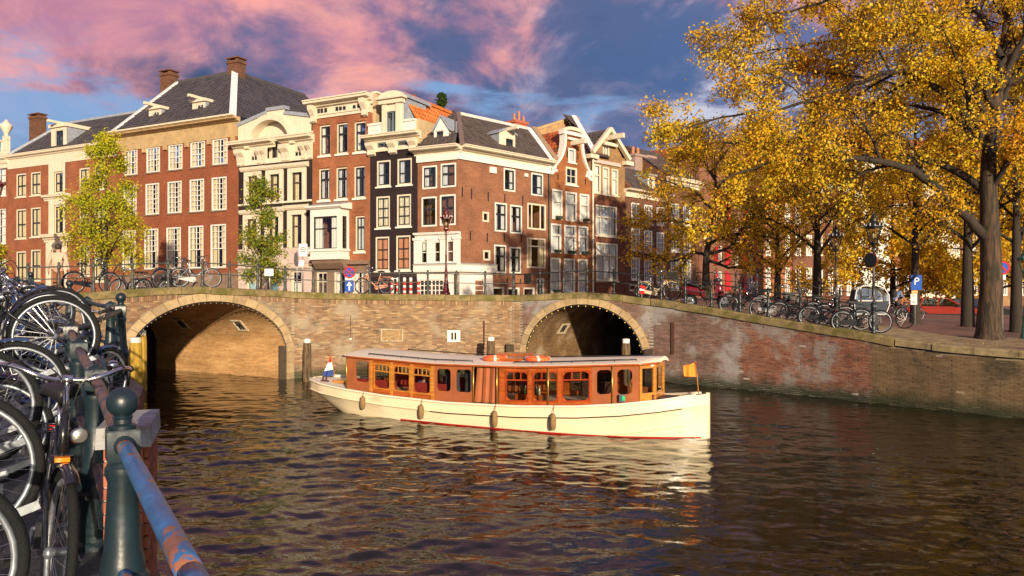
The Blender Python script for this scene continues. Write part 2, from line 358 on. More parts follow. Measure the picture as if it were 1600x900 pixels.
# ---------------------------------------------------------------- water
def water():
    xs = np.concatenate([np.linspace(-70, -18, 30), np.arange(-17, 19, 0.046), np.linspace(19.5, 90, 40)])
    ys = np.concatenate([np.linspace(-40, 7.5, 25), np.arange(8.0, 15, 0.036), np.arange(15.03, 23, 0.05), np.arange(23.05, 33, 0.085), np.linspace(33.5, 90, 40)])
    X, Y = np.meshgrid(xs, ys); Z = np.zeros_like(X); rg = np.random.default_rng(3)
    for i in range(60):
        L = 0.22 * (1.4 / 0.22) ** (rg.random() ** 1.15); k = 2 * np.pi / L; a = R(90) + rg.normal(0, 0.55)
        ak = 0.0195 if L < .8 else 0.014
        wob = 1.1 * np.sin(X * rg.uniform(0.3, 1.2) + Y * rg.uniform(0.1, 0.5) + rg.random() * 6) + .7 * np.sin(X * rg.uniform(0.8, 2.6) - Y * rg.uniform(0.1, 0.9) + rg.random() * 6)
        Z += ak / k * np.sin(k * (np.cos(a) * X + np.sin(a) * Y) + rg.random() * 6.283 + wob)
    Z += 0.010 * np.sin(1.9 * Y + .5 * X + 1.3 * np.sin(.5 * X)) 
    calm = np.sin(0.33 * X + 0.9 * np.sin(0.31 * Y) + 1.0) * np.sin(0.29 * Y + 0.9 * np.sin(0.37 * X) + 0.6)
    Z *= 0.85 + 0.55 * calm
    # wake trailing the stern
    sx, sy = -5.6, 23.0; dx, dy = -0.884, 0.468
    al = (X - sx) * dx + (Y - sy) * dy; ac = -(X - sx) * dy + (Y - sy) * dx
    wk = np.exp(-(ac / (0.5 + 0.18 * np.clip(al, 0, 30))) ** 2) * np.exp(-np.clip(al, 0, 50) / 4.0) * (al > -0.6)
    Z += 0.03 * wk * np.sin(al * 6 + 3 * np.sin(ac * 5))
    m = bpy.data.materials.new('canal_water'); m.use_nodes = True; nt = m.node_tree; b = nt.nodes['Principled BSDF']
    b.inputs['Base Color'].default_value = (0.010, 0.009, 0.004, 1); b.inputs['Roughness'].default_value = 0.015; b.inputs['IOR'].default_value = 1.33
    b.inputs['Specular IOR Level'].default_value = 0.5
    ge = N(nt, 'ShaderNodeNewGeometry'); mp = N(nt, 'ShaderNodeMapping'); mp.inputs['Scale'].default_value = (1.0, 1.9, 1)
    nt.links.new(ge.outputs['Position'], mp.inputs[0])
    n1 = N(nt, 'ShaderNodeTexNoise', i_Scale=9.0, i_Detail=2.0, i_Roughness=0.5, i_Distortion=0.3); nt.links.new(mp.outputs[0], n1.inputs['Vector'])
    bp = N(nt, 'ShaderNodeBump', i_Strength=0.4, i_Distance=0.006); nt.links.new(n1.outputs[0], bp.inputs['Height']); nt.links.new(bp.outputs[0], b.inputs['Normal'])
    ny, nx = X.shape; idx = np.arange(nx * ny).reshape(ny, nx)
    F = np.stack([idx[:-1, :-1], idx[:-1, 1:], idx[1:, 1:], idx[1:, :-1]], -1).reshape(-1, 4)
    o = np_mesh('canal_water', np.stack([X, Y, Z], -1).reshape(-1, 3), F, m, smooth=True)
    tag(o, kind='structure')
water()

# ---------------------------------------------------------------- streets behind the water's edge
STREETM = brick_mat('street_brick', (0.20, 0.085, 0.06), (0.27, 0.12, 0.085), (0.10, 0.07, 0.055), 0.2, 0.1, sscale=0.4)
def street():
    xs = np.concatenate([np.linspace(-300, -20, 15), np.linspace(-16.5, 17, 90), np.linspace(20, 400, 15)])
    ds = np.concatenate([np.array([0.12]), np.linspace(0.6, 14, 16), np.linspace(17, 60, 14), np.linspace(80, 500, 6)])
    V = []
    for d in ds:
        for x in xs:
            xe = min(max(x, -16.5), 17); y = float(edge_y(xe)) + d
            V.append((x, y, float(street_z(np.float64(xe if d < 20 else x), np.float64(y))) - 0.02))
    n = len(xs); F = [(j * n + i, j * n + i + 1, (j + 1) * n + i + 1, (j + 1) * n + i) for j in range(len(ds) - 1) for i in range(n - 1)]
    m = STREETM
    # horizontal mapping: this sheet lies flat, so it gets its own x,y brick mapping
    m = bpy.data.materials.new('street_paving'); m.use_nodes = True; nt = m.node_tree; b = nt.nodes['Principled BSDF']; b.inputs['Roughness'].default_value = 0.8
    ge = N(nt, 'ShaderNodeNewGeometry')
    bt = N(nt, 'ShaderNodeTexBrick'); bt.inputs['Scale'].default_value = 1; bt.inputs['Brick Width'].default_value = 0.21; bt.inputs['Row Height'].default_value = 0.08; bt.inputs['Mortar Size'].default_value = 0.008
    bt.inputs['Color1'].default_value = (0.24, 0.105, 0.075, 1); bt.inputs['Color2'].default_value = (0.17, 0.085, 0.07, 1); bt.inputs['Mortar'].default_value = (0.07, 0.055, 0.045, 1)
    mp = N(nt, 'ShaderNodeMapping'); mp.inputs['Rotation'].default_value = (0, 0, R(38)); nt.links.new(ge.outputs['Position'], mp.inputs[0]); nt.links.new(mp.outputs[0], bt.inputs['Vector'])
    no = N(nt, 'ShaderNodeTexNoise', i_Scale=0.7, i_Detail=8.0); nt.links.new(ge.outputs['Position'], no.inputs['Vector'])
    r = ramp(nt, [(0.3, (0.7,) * 3), (0.7, (1.25,) * 3)]); nt.links.new(no.outputs[0], r.inputs[0])
    nt.links.new(mixc(nt, 1.0, bt.outputs[0], r.outputs[0], 'MULTIPLY'), b.inputs['Base Color'])
    bp = N(nt, 'ShaderNodeBump', i_Strength=0.4, i_Distance=0.01); bp.invert = True; nt.links.new(bt.outputs['Fac'], bp.inputs['Height']); nt.links.new(bp.outputs[0], b.inputs['Normal'])
    tag(np_mesh('street', V, F, m, smooth=True), kind='structure')
street()

# ---------------------------------------------------------------- brickwork of the bridges and quay walls
B_WARM = island_mat('bridge_brick', [(0.0, (0.17, 0.095, 0.055)), (0.3, (0.29, 0.17, 0.09)), (0.55, (0.21, 0.11, 0.062)), (0.8, (0.40, 0.27, 0.145)), (1.0, (0.10, 0.07, 0.05))],
                    stain=(0.33, 0.28, 0.20), sfac=(0.50, 0.70), sscale=0.7, low=(0.05, 0.62, (0.030, 0.034, 0.014)))
B_GREY = island_mat('ramp_brick', [(0.0, (0.13, 0.075, 0.06)), (0.3, (0.19, 0.10, 0.075)), (0.55, (0.15, 0.09, 0.078)), (0.8, (0.23, 0.135, 0.10)), (1.0, (0.10, 0.07, 0.065))],
                    stain=(0.31, 0.30, 0.29), sfac=(0.46, 0.62), sscale=0.8, low=(0.06, 0.58, (0.030, 0.034, 0.020)))
B_RED = island_mat('quay_brick', [(0.0, (0.15, 0.06, 0.042)), (0.3, (0.25, 0.10, 0.058)), (0.55, (0.18, 0.072, 0.048)), (0.8, (0.29, 0.135, 0.08)), (1.0, (0.10, 0.055, 0.045))],
                   stain=(0.25, 0.235, 0.22), sfac=(0.50, 0.62), sscale=0.8, low=(0.06, 0.58, (0.030, 0.034, 0.020)))
B_OCHRE = island_mat('old_quay_brick', [(0.0, (0.13, 0.088, 0.046)), (0.3, (0.165, 0.11, 0.058)), (0.55, (0.145, 0.095, 0.05)), (0.8, (0.19, 0.13, 0.07)), (1.0, (0.11, 0.08, 0.045))],
                     stain=(0.045, 0.038, 0.025), sfac=(0.53, 0.66), sscale=0.7, low=(0.06, 0.58, (0.030, 0.034, 0.016)))
MORTAR = mat('mortar', (0.26, 0.22, 0.155), 0.95, var=0.3, scale=2.0, second=(0.12, 0.10, 0.07), sscale=1.1, bump=0.4)
MORTAR_G = mat('grey_mortar', (0.36, 0.33, 0.29), 0.95, var=0.3, scale=2.0, second=(0.16, 0.13, 0.11), sscale=1.1, bump=0.4)
MORTAR_O = mat('ochre_mortar', (0.24, 0.19, 0.12), 0.95, var=0.3, scale=2.0, second=(0.08, 0.065, 0.04), sscale=1.1, bump=0.4)
COPING = mat('mossy_coping', (0.20, 0.15, 0.065), 0.9, var=0.4, scale=4.0, second=(0.11, 0.095, 0.02), sfac=(0.45, 0.62), sscale=2.2, bump=0.5, bscale=30)
COPING_R = mat('pale_coping', (0.26, 0.20, 0.10), 0.9, var=0.35, scale=4.0, second=(0.10, 0.08, 0.03), sfac=(0.5, 0.66), sscale=2.2, bump=0.5, bscale=30)
RING = island_mat('arch_stone', [(0.0, (0.36, 0.26, 0.14)), (0.4, (0.46, 0.34, 0.19)), (0.7, (0.40, 0.28, 0.15)), (1.0, (0.30, 0.22, 0.13))], stain=(0.16, 0.12, 0.07), sfac=(0.6, 0.76), sscale=2.0, bump=0.5)
STONE = mat('pale_stone', (0.44, 0.36, 0.24), 0.85, var=0.25, scale=5, second=(0.22, 0.16, 0.09), sscale=4, bump=0.3)
BL, BH = 0.215, 0.058     # brick pitch along the wall and up it
def wall_bricks(p0, p1, zb, ztop, skip=None, s_off=0.0):
    """brick centres on the vertical face p0->p1 (water on the right hand side looking along): returns centres, along, outward"""
    p0, p1 = np.array(p0, float), np.array(p1, float); L = np.linalg.norm(p1 - p0); d = (p1 - p0) / L; n = np.array([d[1], -d[0]])
    cs, hs = [], []
    rows = int((3.6 - zb) / BH)
    for j in range(rows):
        z = zb + (j + 0.5) * BH
        st = -((s_off + (0.5 * BL if j % 2 else 0)) % BL)
        ss = np.arange(st - BL, L, BL)
        for a in ss:
            a0, a1 = a + 0.004, a + BL - 0.004; c = (a0 + a1) / 2
            if not 0 <= c < L: continue
            if z + BH / 2 > ztop(c): continue
            if skip and skip(c, z): continue
            cs.append((c, z)); hs.append((a1 - a0) / 2)
    cs = np.array(cs); m = len(cs); jit = RNG.normal(0, 0.0042, m)
    cen = np.zeros((m, 3)); cen[:, :2] = p0 + cs[:, :1] * d + (jit - 0.018)[:, None] * n; cen[:, 2] = cs[:, 1]
    half = np.stack([np.array(hs), np.full(m, 0.03), np.full(m, BH / 2 - 0.004)], -1)
    return cen, half, d, n
def brick_mesh(name, segs, mat_, parent):
    Vs, Fs, o = [], [], 0
    for cen, half, d, n in segs:
        ax = np.tile([d[0], d[1], 0], (len(cen), 1)); ay = np.tile([n[0], n[1], 0], (len(cen), 1))
        V, F = np_boxes(cen, half, ax, ay); Vs.append(V); Fs.append(F + o); o += len(V)
    return tag(np_mesh(name, np.concatenate(Vs), np.concatenate(Fs), mat_, parent), kind='stuff')
def backing(mb, p0, p1, zb, ztop, n=24, arch=None):
    """mortar plane behind the bricks, open under an arch"""
    p0, p1 = Vector((*p0, 0)), Vector((*p1, 0)); L = (p1 - p0).length
    ss = sorted(set([L * i / n for i in range(n + 1)] + ([arch[0] - arch[1], arch[0] + arch[1]] + [arch[0] - arch[1] * math.cos(math.pi * i / 30) for i in range(31)] if arch else [])))
    for a, b in zip(ss[:-1], ss[1:]):
        if b - a < 1e-6: continue
        def lo(s):
            if not arch or s < arch[0] - arch[1] - 1e-6 or s > arch[0] + arch[1] + 1e-6: return zb
            return arch[2] + arch[3] * math.sqrt(max(0, 1 - ((s - arch[0]) / arch[1]) ** 2))
        mid = (a + b) / 2
        inside = arch and abs(mid - arch[0]) < arch[1]
        la, lb = (lo(a), lo(b)) if inside else (zb, zb)
        pa, pb = p0.lerp(p1, a / L), p0.lerp(p1, b / L)
        mb.add([(pa.x, pa.y, la), (pb.x, pb.y, lb), (pb.x, pb.y, ztop(b)), (pa.x, pa.y, ztop(a))], [(0, 1, 2, 3)])
def coping_run(xs0, xs1, parent, mat_, h=0.25, name='coping_stone'):
    # stones about a metre long following the edge
    xs = np.linspace(xs0, xs1, 400); pts = np.stack([xs, edge_y(xs), edge_z(xs)], -1)
    sl = np.concatenate([[0], np.cumsum(np.linalg.norm(np.diff(pts[:, :2], axis=0), axis=1))]); n = max(1, round(sl[-1] / 1.05))
    for i in range(n):
        a, b = sl[-1] * i / n + 0.006, sl[-1] * (i + 1) / n - 0.006
        q = [np.array([np.interp(s, sl, pts[:, k]) for k in range(3)]) for s in (a, (a + b) / 2, b)]
        m = MB(); dz = RNG.normal(0, 0.006); dy = RNG.normal(0, 0.01)
        d = (q[2] - q[0])[:2]; d /= np.linalg.norm(d); nn = np.array([d[1], -d[0]])
        rows = []
        for p in q:
            o_, i_ = p[:2] + nn * (0.085 + dy), p[:2] - nn * 0.42
            z = p[2] + dz
            rows.append([(o_[0], o_[1], z - h), (o_[0], o_[1], z - 0.045), (o_[0] - nn[0] * 0.04, o_[1] - nn[1] * 0.04, z), (i_[0], i_[1], z), (i_[0], i_[1], z - h)])
        vs = sum(rows, []); fs = []
        for r in range(2):
            for k in range(5): fs.append((r * 5 + k, (r + 1) * 5 + k, (r + 1) * 5 + (k + 1) % 5, r * 5 + (k + 1) % 5))
        fs += [(0, 1, 2, 3, 4), (14, 13, 12, 11, 10)]
        m.add(vs, fs).build(name, mat_, parent)
class Arch:
    def __init__(s, p0, p1, c, a, zs, b, t): s.p0, s.p1 = Vector((*p0, 0)), Vector((*p1, 0)); s.c, s.a, s.zs, s.b, s.t = c, a, zs, b, t; s.d = (s.p1 - s.p0).normalized(); s.n = Vector((s.d.y, -s.d.x, 0))
    def P(s, x, z, out=0.0): return s.p0 + s.d * x + s.n * out + Vector((0, 0, z))
    def curve(s, th, t=0.0): return s.c - (s.a + t) * math.cos(th), s.zs + (s.b + t) * math.sin(th)
    def inside(s, x, z, t):
        if z < s.zs: return abs(x - s.c) < s.a + t * 0.9 and z < s.zs and abs(x - s.c) < s.a + 0.28
        return ((x - s.c) / (s.a + t)) ** 2 + ((z - s.zs) / (s.b + t)) ** 2 < 1
    def ring(s, parent, n, mat_):
        for i in range(n):
            g = 0.004
            th = [math.pi * (i + k / 4) / n for k in range(5)]; th[0] += g; th[-1] -= g
            m = MB(); o = 0.05 + RNG.normal(0, 0.006); vs = []
            for t_ in th:
                xi, zi = s.curve(t_); xo, zo = s.curve(t_, s.t)
                vs += [s.P(xi, zi, o), s.P(xo, zo, o), s.P(xo, zo, -0.3), s.P(xi, zi, -0.3)]
            fs = [(0, 3, 2, 1), (16, 17, 18, 19)]
            for k in range(4):
                for e in range(4): fs.append((k * 4 + e, k * 4 + (e + 1) % 4, k * 4 + 4 + (e + 1) % 4, k * 4 + 4 + e))
            m.add(vs, fs).build('arch_stone', mat_, parent)
        for sgn in (-1, 1):        # quoins under the springing
            zz = s.zs; k = 0
            while zz > 0.02:
                z2 = max(-0.1, zz - 0.42); x = s.c + sgn * s.a; wq = 0.30
                m = MB(); xa, xb = (x, x + sgn * wq)
                m.hexa([s.P(xa, z2, 0.05), s.P(xb, z2, 0.05), s.P(xb, z2, -0.3), s.P(xa, z2, -0.3), s.P(xa, zz - 0.008, 0.05), s.P(xb, zz - 0.008, 0.05), s.P(xb, zz - 0.008, -0.3), s.P(xa, zz - 0.008, -0.3)])
                m.build('pier_stone', mat_, parent); zz = z2; k += 1
    def barrel(s, parent, axis, depth, mat_, n=36):
        ax = Vector(axis).normalized(); prof = [(s.c - s.a, -0.3)] + [s.curve(math.pi * i / n) for i in range(n + 1)] + [(s.c + s.a, -0.3)]
        m = MB(); k = 10; q = len(prof)
        vs = [s.P(x, z, -0.02) + ax * (depth * j / k) for j in range(k + 1) for x, z in prof]
        m.add(vs, [(j * q + i, j * q + i + 1, (j + 1) * q + i + 1, (j + 1) * q + i) for j in range(k) for i in range(q - 1)])
        return m.build('vault', mat_, parent, True)
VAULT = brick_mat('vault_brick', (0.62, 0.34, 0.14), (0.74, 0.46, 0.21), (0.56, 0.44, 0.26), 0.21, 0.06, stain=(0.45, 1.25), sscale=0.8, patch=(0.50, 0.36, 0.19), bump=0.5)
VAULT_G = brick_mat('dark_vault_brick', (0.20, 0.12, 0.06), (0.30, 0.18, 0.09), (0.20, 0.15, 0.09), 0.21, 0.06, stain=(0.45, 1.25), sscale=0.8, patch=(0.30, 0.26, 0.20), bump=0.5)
def on_face(p0, p1, u):          # distance along face p0->p1 seen in photo column u
    k = (u - U0) / FPX; x0, y0 = p0; dx, dy = p1[0] - p0[0], p1[1] - p0[1]; L = math.hypot(dx, dy); dx, dy = dx / L, dy / L
    return (k * y0 - x0) / (dx - k * dy)
def plate(p0, p1, u0, u1, v0, v1, out0, out1, mb):  # box on a wall face from photo extents
    L = math.hypot(p1[0] - p0[0], p1[1] - p0[1]); d = Vector(((p1[0] - p0[0]) / L, (p1[1] - p0[1]) / L, 0)); n = Vector((d.y, -d.x, 0))
    a, b = on_face(p0, p1, u0), on_face(p0, p1, u1); c = Vector((*p0, 0)) + d * ((a + b) / 2)
    z1, z0 = EYE + (V0 - v0) / FPX * c.y, EYE + (V0 - v1) / FPX * c.y
    q = [Vector((*p0, 0)) + d * s + n * o for s, o in ((a, out1), (b, out1), (b, out0), (a, out0))]
    mb.hexa([(p.x, p.y, z0) for p in q] + [(p.x, p.y, z1) for p in q]); return mb
RUST = mat('rusty_iron', (0.07, 0.028, 0.016), 0.85, var=0.4)
DARKIN = mat('painted_opening_dark', (0.012, 0.010, 0.008), 0.9)  # flat dark colour painted in place of the shade inside openings

# left bridge
LB = thing('arch_bridge', 'brick arch bridge on the left, warm lit vault under a ring of tan stones', 'bridge', (0, 0, 0))
pA, pB, pC = (-16.5, 21.0), (-13.9, 24.4), (-8.7, 30.3)
Lleft = math.dist(pB, pC)
ztl = lambda s: float(edge_z(pB[0] + (pC[0] - pB[0]) * s / Lleft)) - 0.25
archL = Arch(pB, pC, Lleft - 3.25, 3.02, 1.05, 2.0, 0.30)
mb = MB(); backing(mb, pA, pB, -0.4, lambda s: 2.85 + 0.05 * s, 4); backing(mb, pB, pC, -0.4, ztl, 30, (archL.c, archL.a, archL.zs, archL.b)); mb.build('mortar_face', MORTAR, LB)
brick_mesh('brickwork', [wall_bricks(pA, pB, -0.05, lambda s: 2.85 + 0.05 * s), wall_bricks(pB, pC, -0.05, ztl, lambda x, z: archL.inside(x, z, 0.30))], B_WARM, LB)
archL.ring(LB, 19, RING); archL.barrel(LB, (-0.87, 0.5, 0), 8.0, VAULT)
coping_run(-16.5, -8.75, LB, COPING)
# canal side wall beyond the left arch
bwt = thing('canal_wall', 'shaded brick canal wall seen through the left arch', 'wall')
mb = MB(); mb.add([(-40, 36.5, -0.3), (-12, 36.5, -0.3), (-12, 36.5, 2.6), (-40, 36.5, 2.6)], [(0, 1, 2, 3)]); mb.build('brick_face', brick_mat('far_canal_brick', (0.26, 0.12, 0.08), (0.20, 0.09, 0.06), (0.2, 0.16, 0.12), 0.21, 0.06), bwt)
# iron fittings in stone surrounds on the vault wall
axL = Vector((-0.87, 0.5, 0)); wallp = archL.P(archL.c + archL.a, 0)
for t0 in (2.05, 5.6):
    f = MB(); g = MB(); nrm = Vector((-0.5, -0.87, 0))
    th0 = math.pi * 0.86
    def vp(t, dth, off=0.0):
        x, z = archL.curve(th0 - dth); return archL.P(x, z) + axL * t + (Vector((0, 0, -1)) * 0.6 + nrm * 0.8) * off
    for (ta, tb, da, db) in ((-0.3, 0.3, -0.03, -0.0), (-0.3, 0.3, 0.19, 0.22), (-0.3, -0.2, 0, 0.19), (0.2, 0.3, 0, 0.19)):
        q = [(t0 + ta, da), (t0 + tb, da), (t0 + tb, db), (t0 + ta, db)]
        f.hexa([vp(t, d_, 0.0) for t, d_ in q] + [vp(t, d_, 0.05) for t, d_ in q])
    for k in (-0.1, 0.06):
        q = [(t0 + k, 0), (t0 + k + 0.05, 0), (t0 + k + 0.05, 0.19), (t0 + k, 0.19)]
        g.hexa([vp(t, d_, 0.0) for t, d_ in q] + [vp(t, d_, 0.04) for t, d_ in q])
    q = [(t0 - 0.2, 0.085), (t0 + 0.2, 0.085), (t0 + 0.2, 0.11), (t0 - 0.2, 0.11)]; g.hexa([vp(t, d_, 0.0) for t, d_ in q] + [vp(t, d_, 0.045) for t, d_ in q])
    f.build('grate_surround', STONE, LB); g.build('grate', BLACKP, LB)
def light_string(arch, label, n, bulbm, parent_name='light_string'):
    t = thing(parent_name, label, 'string lights'); cab = MB(); pts = []
    for i in range(60):
        th = math.pi * (0.03 + 0.94 * i / 59); x, z = arch.curve(th, -0.03 - 0.015 * abs(math.sin(i * 1.3))); pts.append(arch.P(x, z, 0.03))
    cab.tube(pts, 0.014, 4); cab.build('cable', BLACKP, t)
    for i in range(n):
        th = math.pi * (0.04 + 0.92 * i / (n - 1)); x, z = arch.curve(th, -0.07); p = arch.P(x, z, 0.05)
        m = MB(); m.sphere(p, 0.022, 6, 4); m.build('bulb', bulbm, t, True)
BULB_OFF = mat('clear_bulb', (0.25, 0.22, 0.15), 0.15); BULB = mat('yellow_bulb', (0.85, 0.6, 0.12), 0.3)
be = BULB.node_tree.nodes['Principled BSDF']; be.inputs['Emission Color'].default_value = (1, 0.62, 0.12, 1); be.inputs['Emission Strength'].default_value = 0.15
light_string(archL, 'dark string of bulbs under the edge of the left arch', 40, BULB_OFF)

# middle wall with its stone fittings
MW = thing('quay_wall', 'tan brick canal wall between the two arches', 'wall')
pD, pE = (-6.5, 31.2), (0.0, 31.8); pF = (0.35, 31.7)
zt = lambda a, b: (lambda s: float(edge_z(a[0] + (b[0] - a[0]) * s / math.dist(a, b))) - 0.25)
mb = MB(); segs = []
for a, b in ((pC, pD), (pD, pE), (pE, pF)):
    backing(mb, a, b, -0.4, zt(a, b), 6); segs.append(wall_bricks(a, b, -0.05, zt(a, b)))
mb.build('mortar_face', MORTAR, MW); brick_mesh('brickwork', segs, B_WARM, MW); coping_run(-8.74, 0.33, MW, COPING)
# soldier course under the coping
sol = []
for a, b in ((pB, pC), (pC, pD), (pD, pE)):
    L = math.dist(a, b); d = np.array([(b[0] - a[0]) / L, (b[1] - a[1]) / L]); n = np.array([d[1], -d[0]])
    ss = np.arange(0.03, L, 0.062); 
    if a == pB: ss = ss[np.abs(ss - archL.c) > 1.35]
    zz = np.array([float(edge_z(a[0] + d[0] * s)) for s in ss]) - 0.25 - 0.09
    cen = np.stack([a[0] + d[0] * ss + n[0] * 0.004, a[1] + d[1] * ss + n[1] * 0.004, zz], -1)
    sol.append((cen, np.tile([0.025, 0.03, 0.085], (len(ss), 1)), d, n))
brick_mesh('soldier_course', sol[1:], B_WARM, MW); brick_mesh('soldier_course', sol[:1], B_WARM, LB)
for u0, u1 in ((507, 526), (699, 719)):
    m = MB(); c0, c1 = u0 + 6, u1 - 6
    plate(pD, pE, u0, u1, 516, 519.5, 0.0, 0.05, m); plate(pD, pE, u0, u1, 531, 534, 0.0, 0.05, m); plate(pD, pE, u0, c0, 519.5, 531, 0, 0.05, m); plate(pD, pE, c1, u1, 519.5, 531, 0, 0.05, m)
    fr = m.build('stone_surround', WHITE if u0 > 600 else CREAM, MW)
    plate(pD, pE, c0, c1, 519.5, 531, 0, 0.024, MB()).build('painted_slot', DARKIN, fr); plate(pD, pE, (c0 + c1) / 2 - 1, (c0 + c1) / 2 + 1, 519.5, 531, 0.022, 0.045, MB()).build('slot_bar', CREAM, fr)  # slot is a solid plate, its recess shade painted dark
m = MB(); plate(pD, pE, 595, 630, 514, 515.5, 0, 0.06, m); plate(pD, pE, 595, 630, 532, 533.5, 0, 0.06, m); plate(pD, pE, 595, 597, 515.5, 532, 0, 0.06, m); plate(pD, pE, 628, 630, 515.5, 532, 0, 0.06, m)
pl = m.build('plaque_frame', STONE, MW); plate(pD, pE, 597, 628, 515.5, 532, 0, 0.035, MB()).build('plaque', mat('carved_sandstone', (0.30, 0.19, 0.09), 0.9, var=0.4, scale=9, bump=1.0, bscale=14), pl)
for u, va, vb in ((469, 495, 545), (756, 501, 546), (548, 494, 530)):
    m = MB(); plate(pD, pE, u - (1.4 if u != 548 else 0.4), u + (1.4 if u != 548 else 0.4), va, vb, 0, 0.05, m); m.build('iron_strap', RUST, MW)
plate(pD, pE, 546.5, 549.5, 528, 531, 0, 0.06, MB()).build('white_box', WHITE, MW)

# right bridge
RB = thing('arch_bridge', 'brick arch bridge on the right, its dark vault edged with small yellow lights', 'bridge')
pG = (5.3, 29.2); Lr = math.dist(pF, pG)
ztr = lambda s: float(edge_z(pF[0] + (pG[0] - pF[0]) * s / Lr)) - 0.25
archR = Arch(pF, pG, 2.74, 2.50, 0.85, 2.06, 0.27)
mb = MB(); backing(mb, pF, pG, -0.4, ztr, 24, (archR.c, archR.a, archR.zs, archR.b)); mb.build('mortar_face', MORTAR, RB)
brick_mesh('brickwork', [wall_bricks(pF, pG, -0.05, ztr, lambda x, z: archR.inside(x, z, 0.27))], B_GREY, RB)
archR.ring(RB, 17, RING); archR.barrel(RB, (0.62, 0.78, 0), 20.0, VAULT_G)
coping_run(0.36, 5.28, RB, COPING)
light_string(archR, 'string of small yellow bulbs round the right arch', 24, BULB)
# lit fitting on the right vault
f = MB(); g = MB(); axR = Vector((0.62, 0.78, 0)).normalized()
def vq(t, th, off): x, z = archR.curve(th); return archR.P(x, z) + axR * t + Vector((0.6, -0.5, -0.5)) * off
for t0, th0 in ((2.2, 0.42),):
    for (ta, tb, da, db) in ((-0.3, 0.3, -0.035, 0), (-0.3, 0.3, 0.17, 0.205), (-0.3, -0.2, 0, 0.17), (0.2, 0.3, 0, 0.17)):
        q = [(t0 + ta, da), (t0 + tb, da), (t0 + tb, db), (t0 + ta, db)]; f.hexa([vq(t, th0 + d_, 0.0) for t, d_ in q] + [vq(t, th0 + d_, 0.05) for t, d_ in q])
    for k in (-0.1, 0.06):
        q = [(t0 + k, 0), (t0 + k + 0.05, 0), (t0 + k + 0.05, 0.17), (t0 + k, 0.17)]; g.hexa([vq(t, th0 + d_, 0.0) for t, d_ in q] + [vq(t, th0 + d_, 0.04) for t, d_ in q])
f.build('grate_surround', STONE, RB); g.build('grate', BLACKP, RB)

# ramp wall and quay wall on the right
RW = thing('quay_wall', 'long brick quay wall on the right sloping down from the bridge, grey and red patches', 'wall')
OW = thing('quay_wall', 'low ochre brick quay wall under the big tree at right edge', 'wall')
pts = [pG] + [tuple(p[:2]) for p in EDGE if p[0] > 5.4]
mbR, mbO = MB(), MB(); sg, sr, so = [], [], []
cum = 0.0
for a, b in zip(pts[:-1], pts[1:]):
    sl = wall_bricks(a, b, -0.05, zt(a, b), s_off=cum); cum += math.dist(a, b)
    if a[0] < 7.9: sg.append(sl); backing(mbR, a, b, -0.4, zt(a, b), 4)
    elif a[0] < 10.9: sr.append(sl); backing(mbR, a, b, -0.4, zt(a, b), 4)
    else: so.append(sl); backing(mbO, a, b, -0.4, zt(a, b), 4)
mbR.build('mortar_face', MORTAR_G, RW); mbO.build('mortar_face', MORTAR_O, OW)
brick_mesh('grey_brickwork', sg, B_GREY, RW); brick_mesh('red_brickwork', sr, B_RED, RW)
# the 300 bricks seen largest are single bricks, the others one mesh
allb = [(i, k) for i, s_ in enumerate(so) for k in range(len(s_[0])) if 0.05 < s_[0][k, 2] and 0.54 < s_[0][k, 0] / s_[0][k, 1] < 0.668]
allb.sort(key=lambda t: so[t[0]][0][t[1], 1]); pick = set(allb[:300])
um = MB().box(-1, 1, -1, 1, -1, 1); first = None
for i, k in sorted(pick):
    cen, half, d, n = so[i]
    if first is None: o = um.build('brick', B_OCHRE, OW); first = o
    else: o = first.copy(); C.objects.link(o)
    o.location = cen[k]; o.scale = half[k]; o.rotation_euler = (0, 0, math.atan2(d[1], d[0]))
rest = []
for i, (cen, half, d, n) in enumerate(so):
    keep = [k for k in range(len(cen)) if (i, k) not in pick]; rest.append((cen[keep], half[keep], d, n))
brick_mesh('brickwork', rest, B_OCHRE, OW)
coping_run(5.32, 11.38, RW, COPING); coping_run(11.4, 17, OW, COPING_R, 0.2)
for u, va, vb in ((1052, 503, 553),):
    plate(pts[0], pts[1], u - 2, u + 2, va, vb, 0.0, 0.06, MB()).build('iron_strap', RUST, RW)
plate(pF, pG, 1012, 1021, 545, 606, 0.05, 0.35, MB()).build('oak_fender', mat('dark_oak', (0.045, 0.03, 0.018), 0.9, var=0.4), RB)
plate(pC, pD, 435, 446, 540, 596, 0.02, 0.3, MB()).build('oak_fender', MATS['dark_oak'], LB)
plate(pD, pE, 790, 802, 538, 596, 0.02, 0.3, MB()).build('oak_fender', MATS['dark_oak'], MW)
# sandy earth strip under the big tree
def earth():
    V, F = [], []; xs = np.linspace(10.6, 21.5, 30); ds = np.linspace(0.43, 6.0, 12)
    for d in ds:
        for x in xs:
            y = float(edge_y(x)) + d * 1.0; V.append((x + d * 0.55, y + 0.0, float(street_z(np.float64(min(x + d * .55, 21)), np.float64(y))) * 0 + max(1.74, float(edge_z(x)) - 0.01 + 0.05 * math.sin(x * 3 + d * 2) * min(1, d - .4))))
    n = len(xs); F = [(j * n + i, j * n + i + 1, (j + 1) * n + i + 1, (j + 1) * n + i) for j in range(len(ds) - 1) for i in range(n - 1)]
    tag(np_mesh('sandy_earth', V, F, mat('sandy_earth', (0.30, 0.22, 0.12), 0.95, var=0.3, scale=3, second=(0.17, 0.10, 0.05), sscale=2, bump=0.8, bscale=20), smooth=True), kind='structure')
earth()
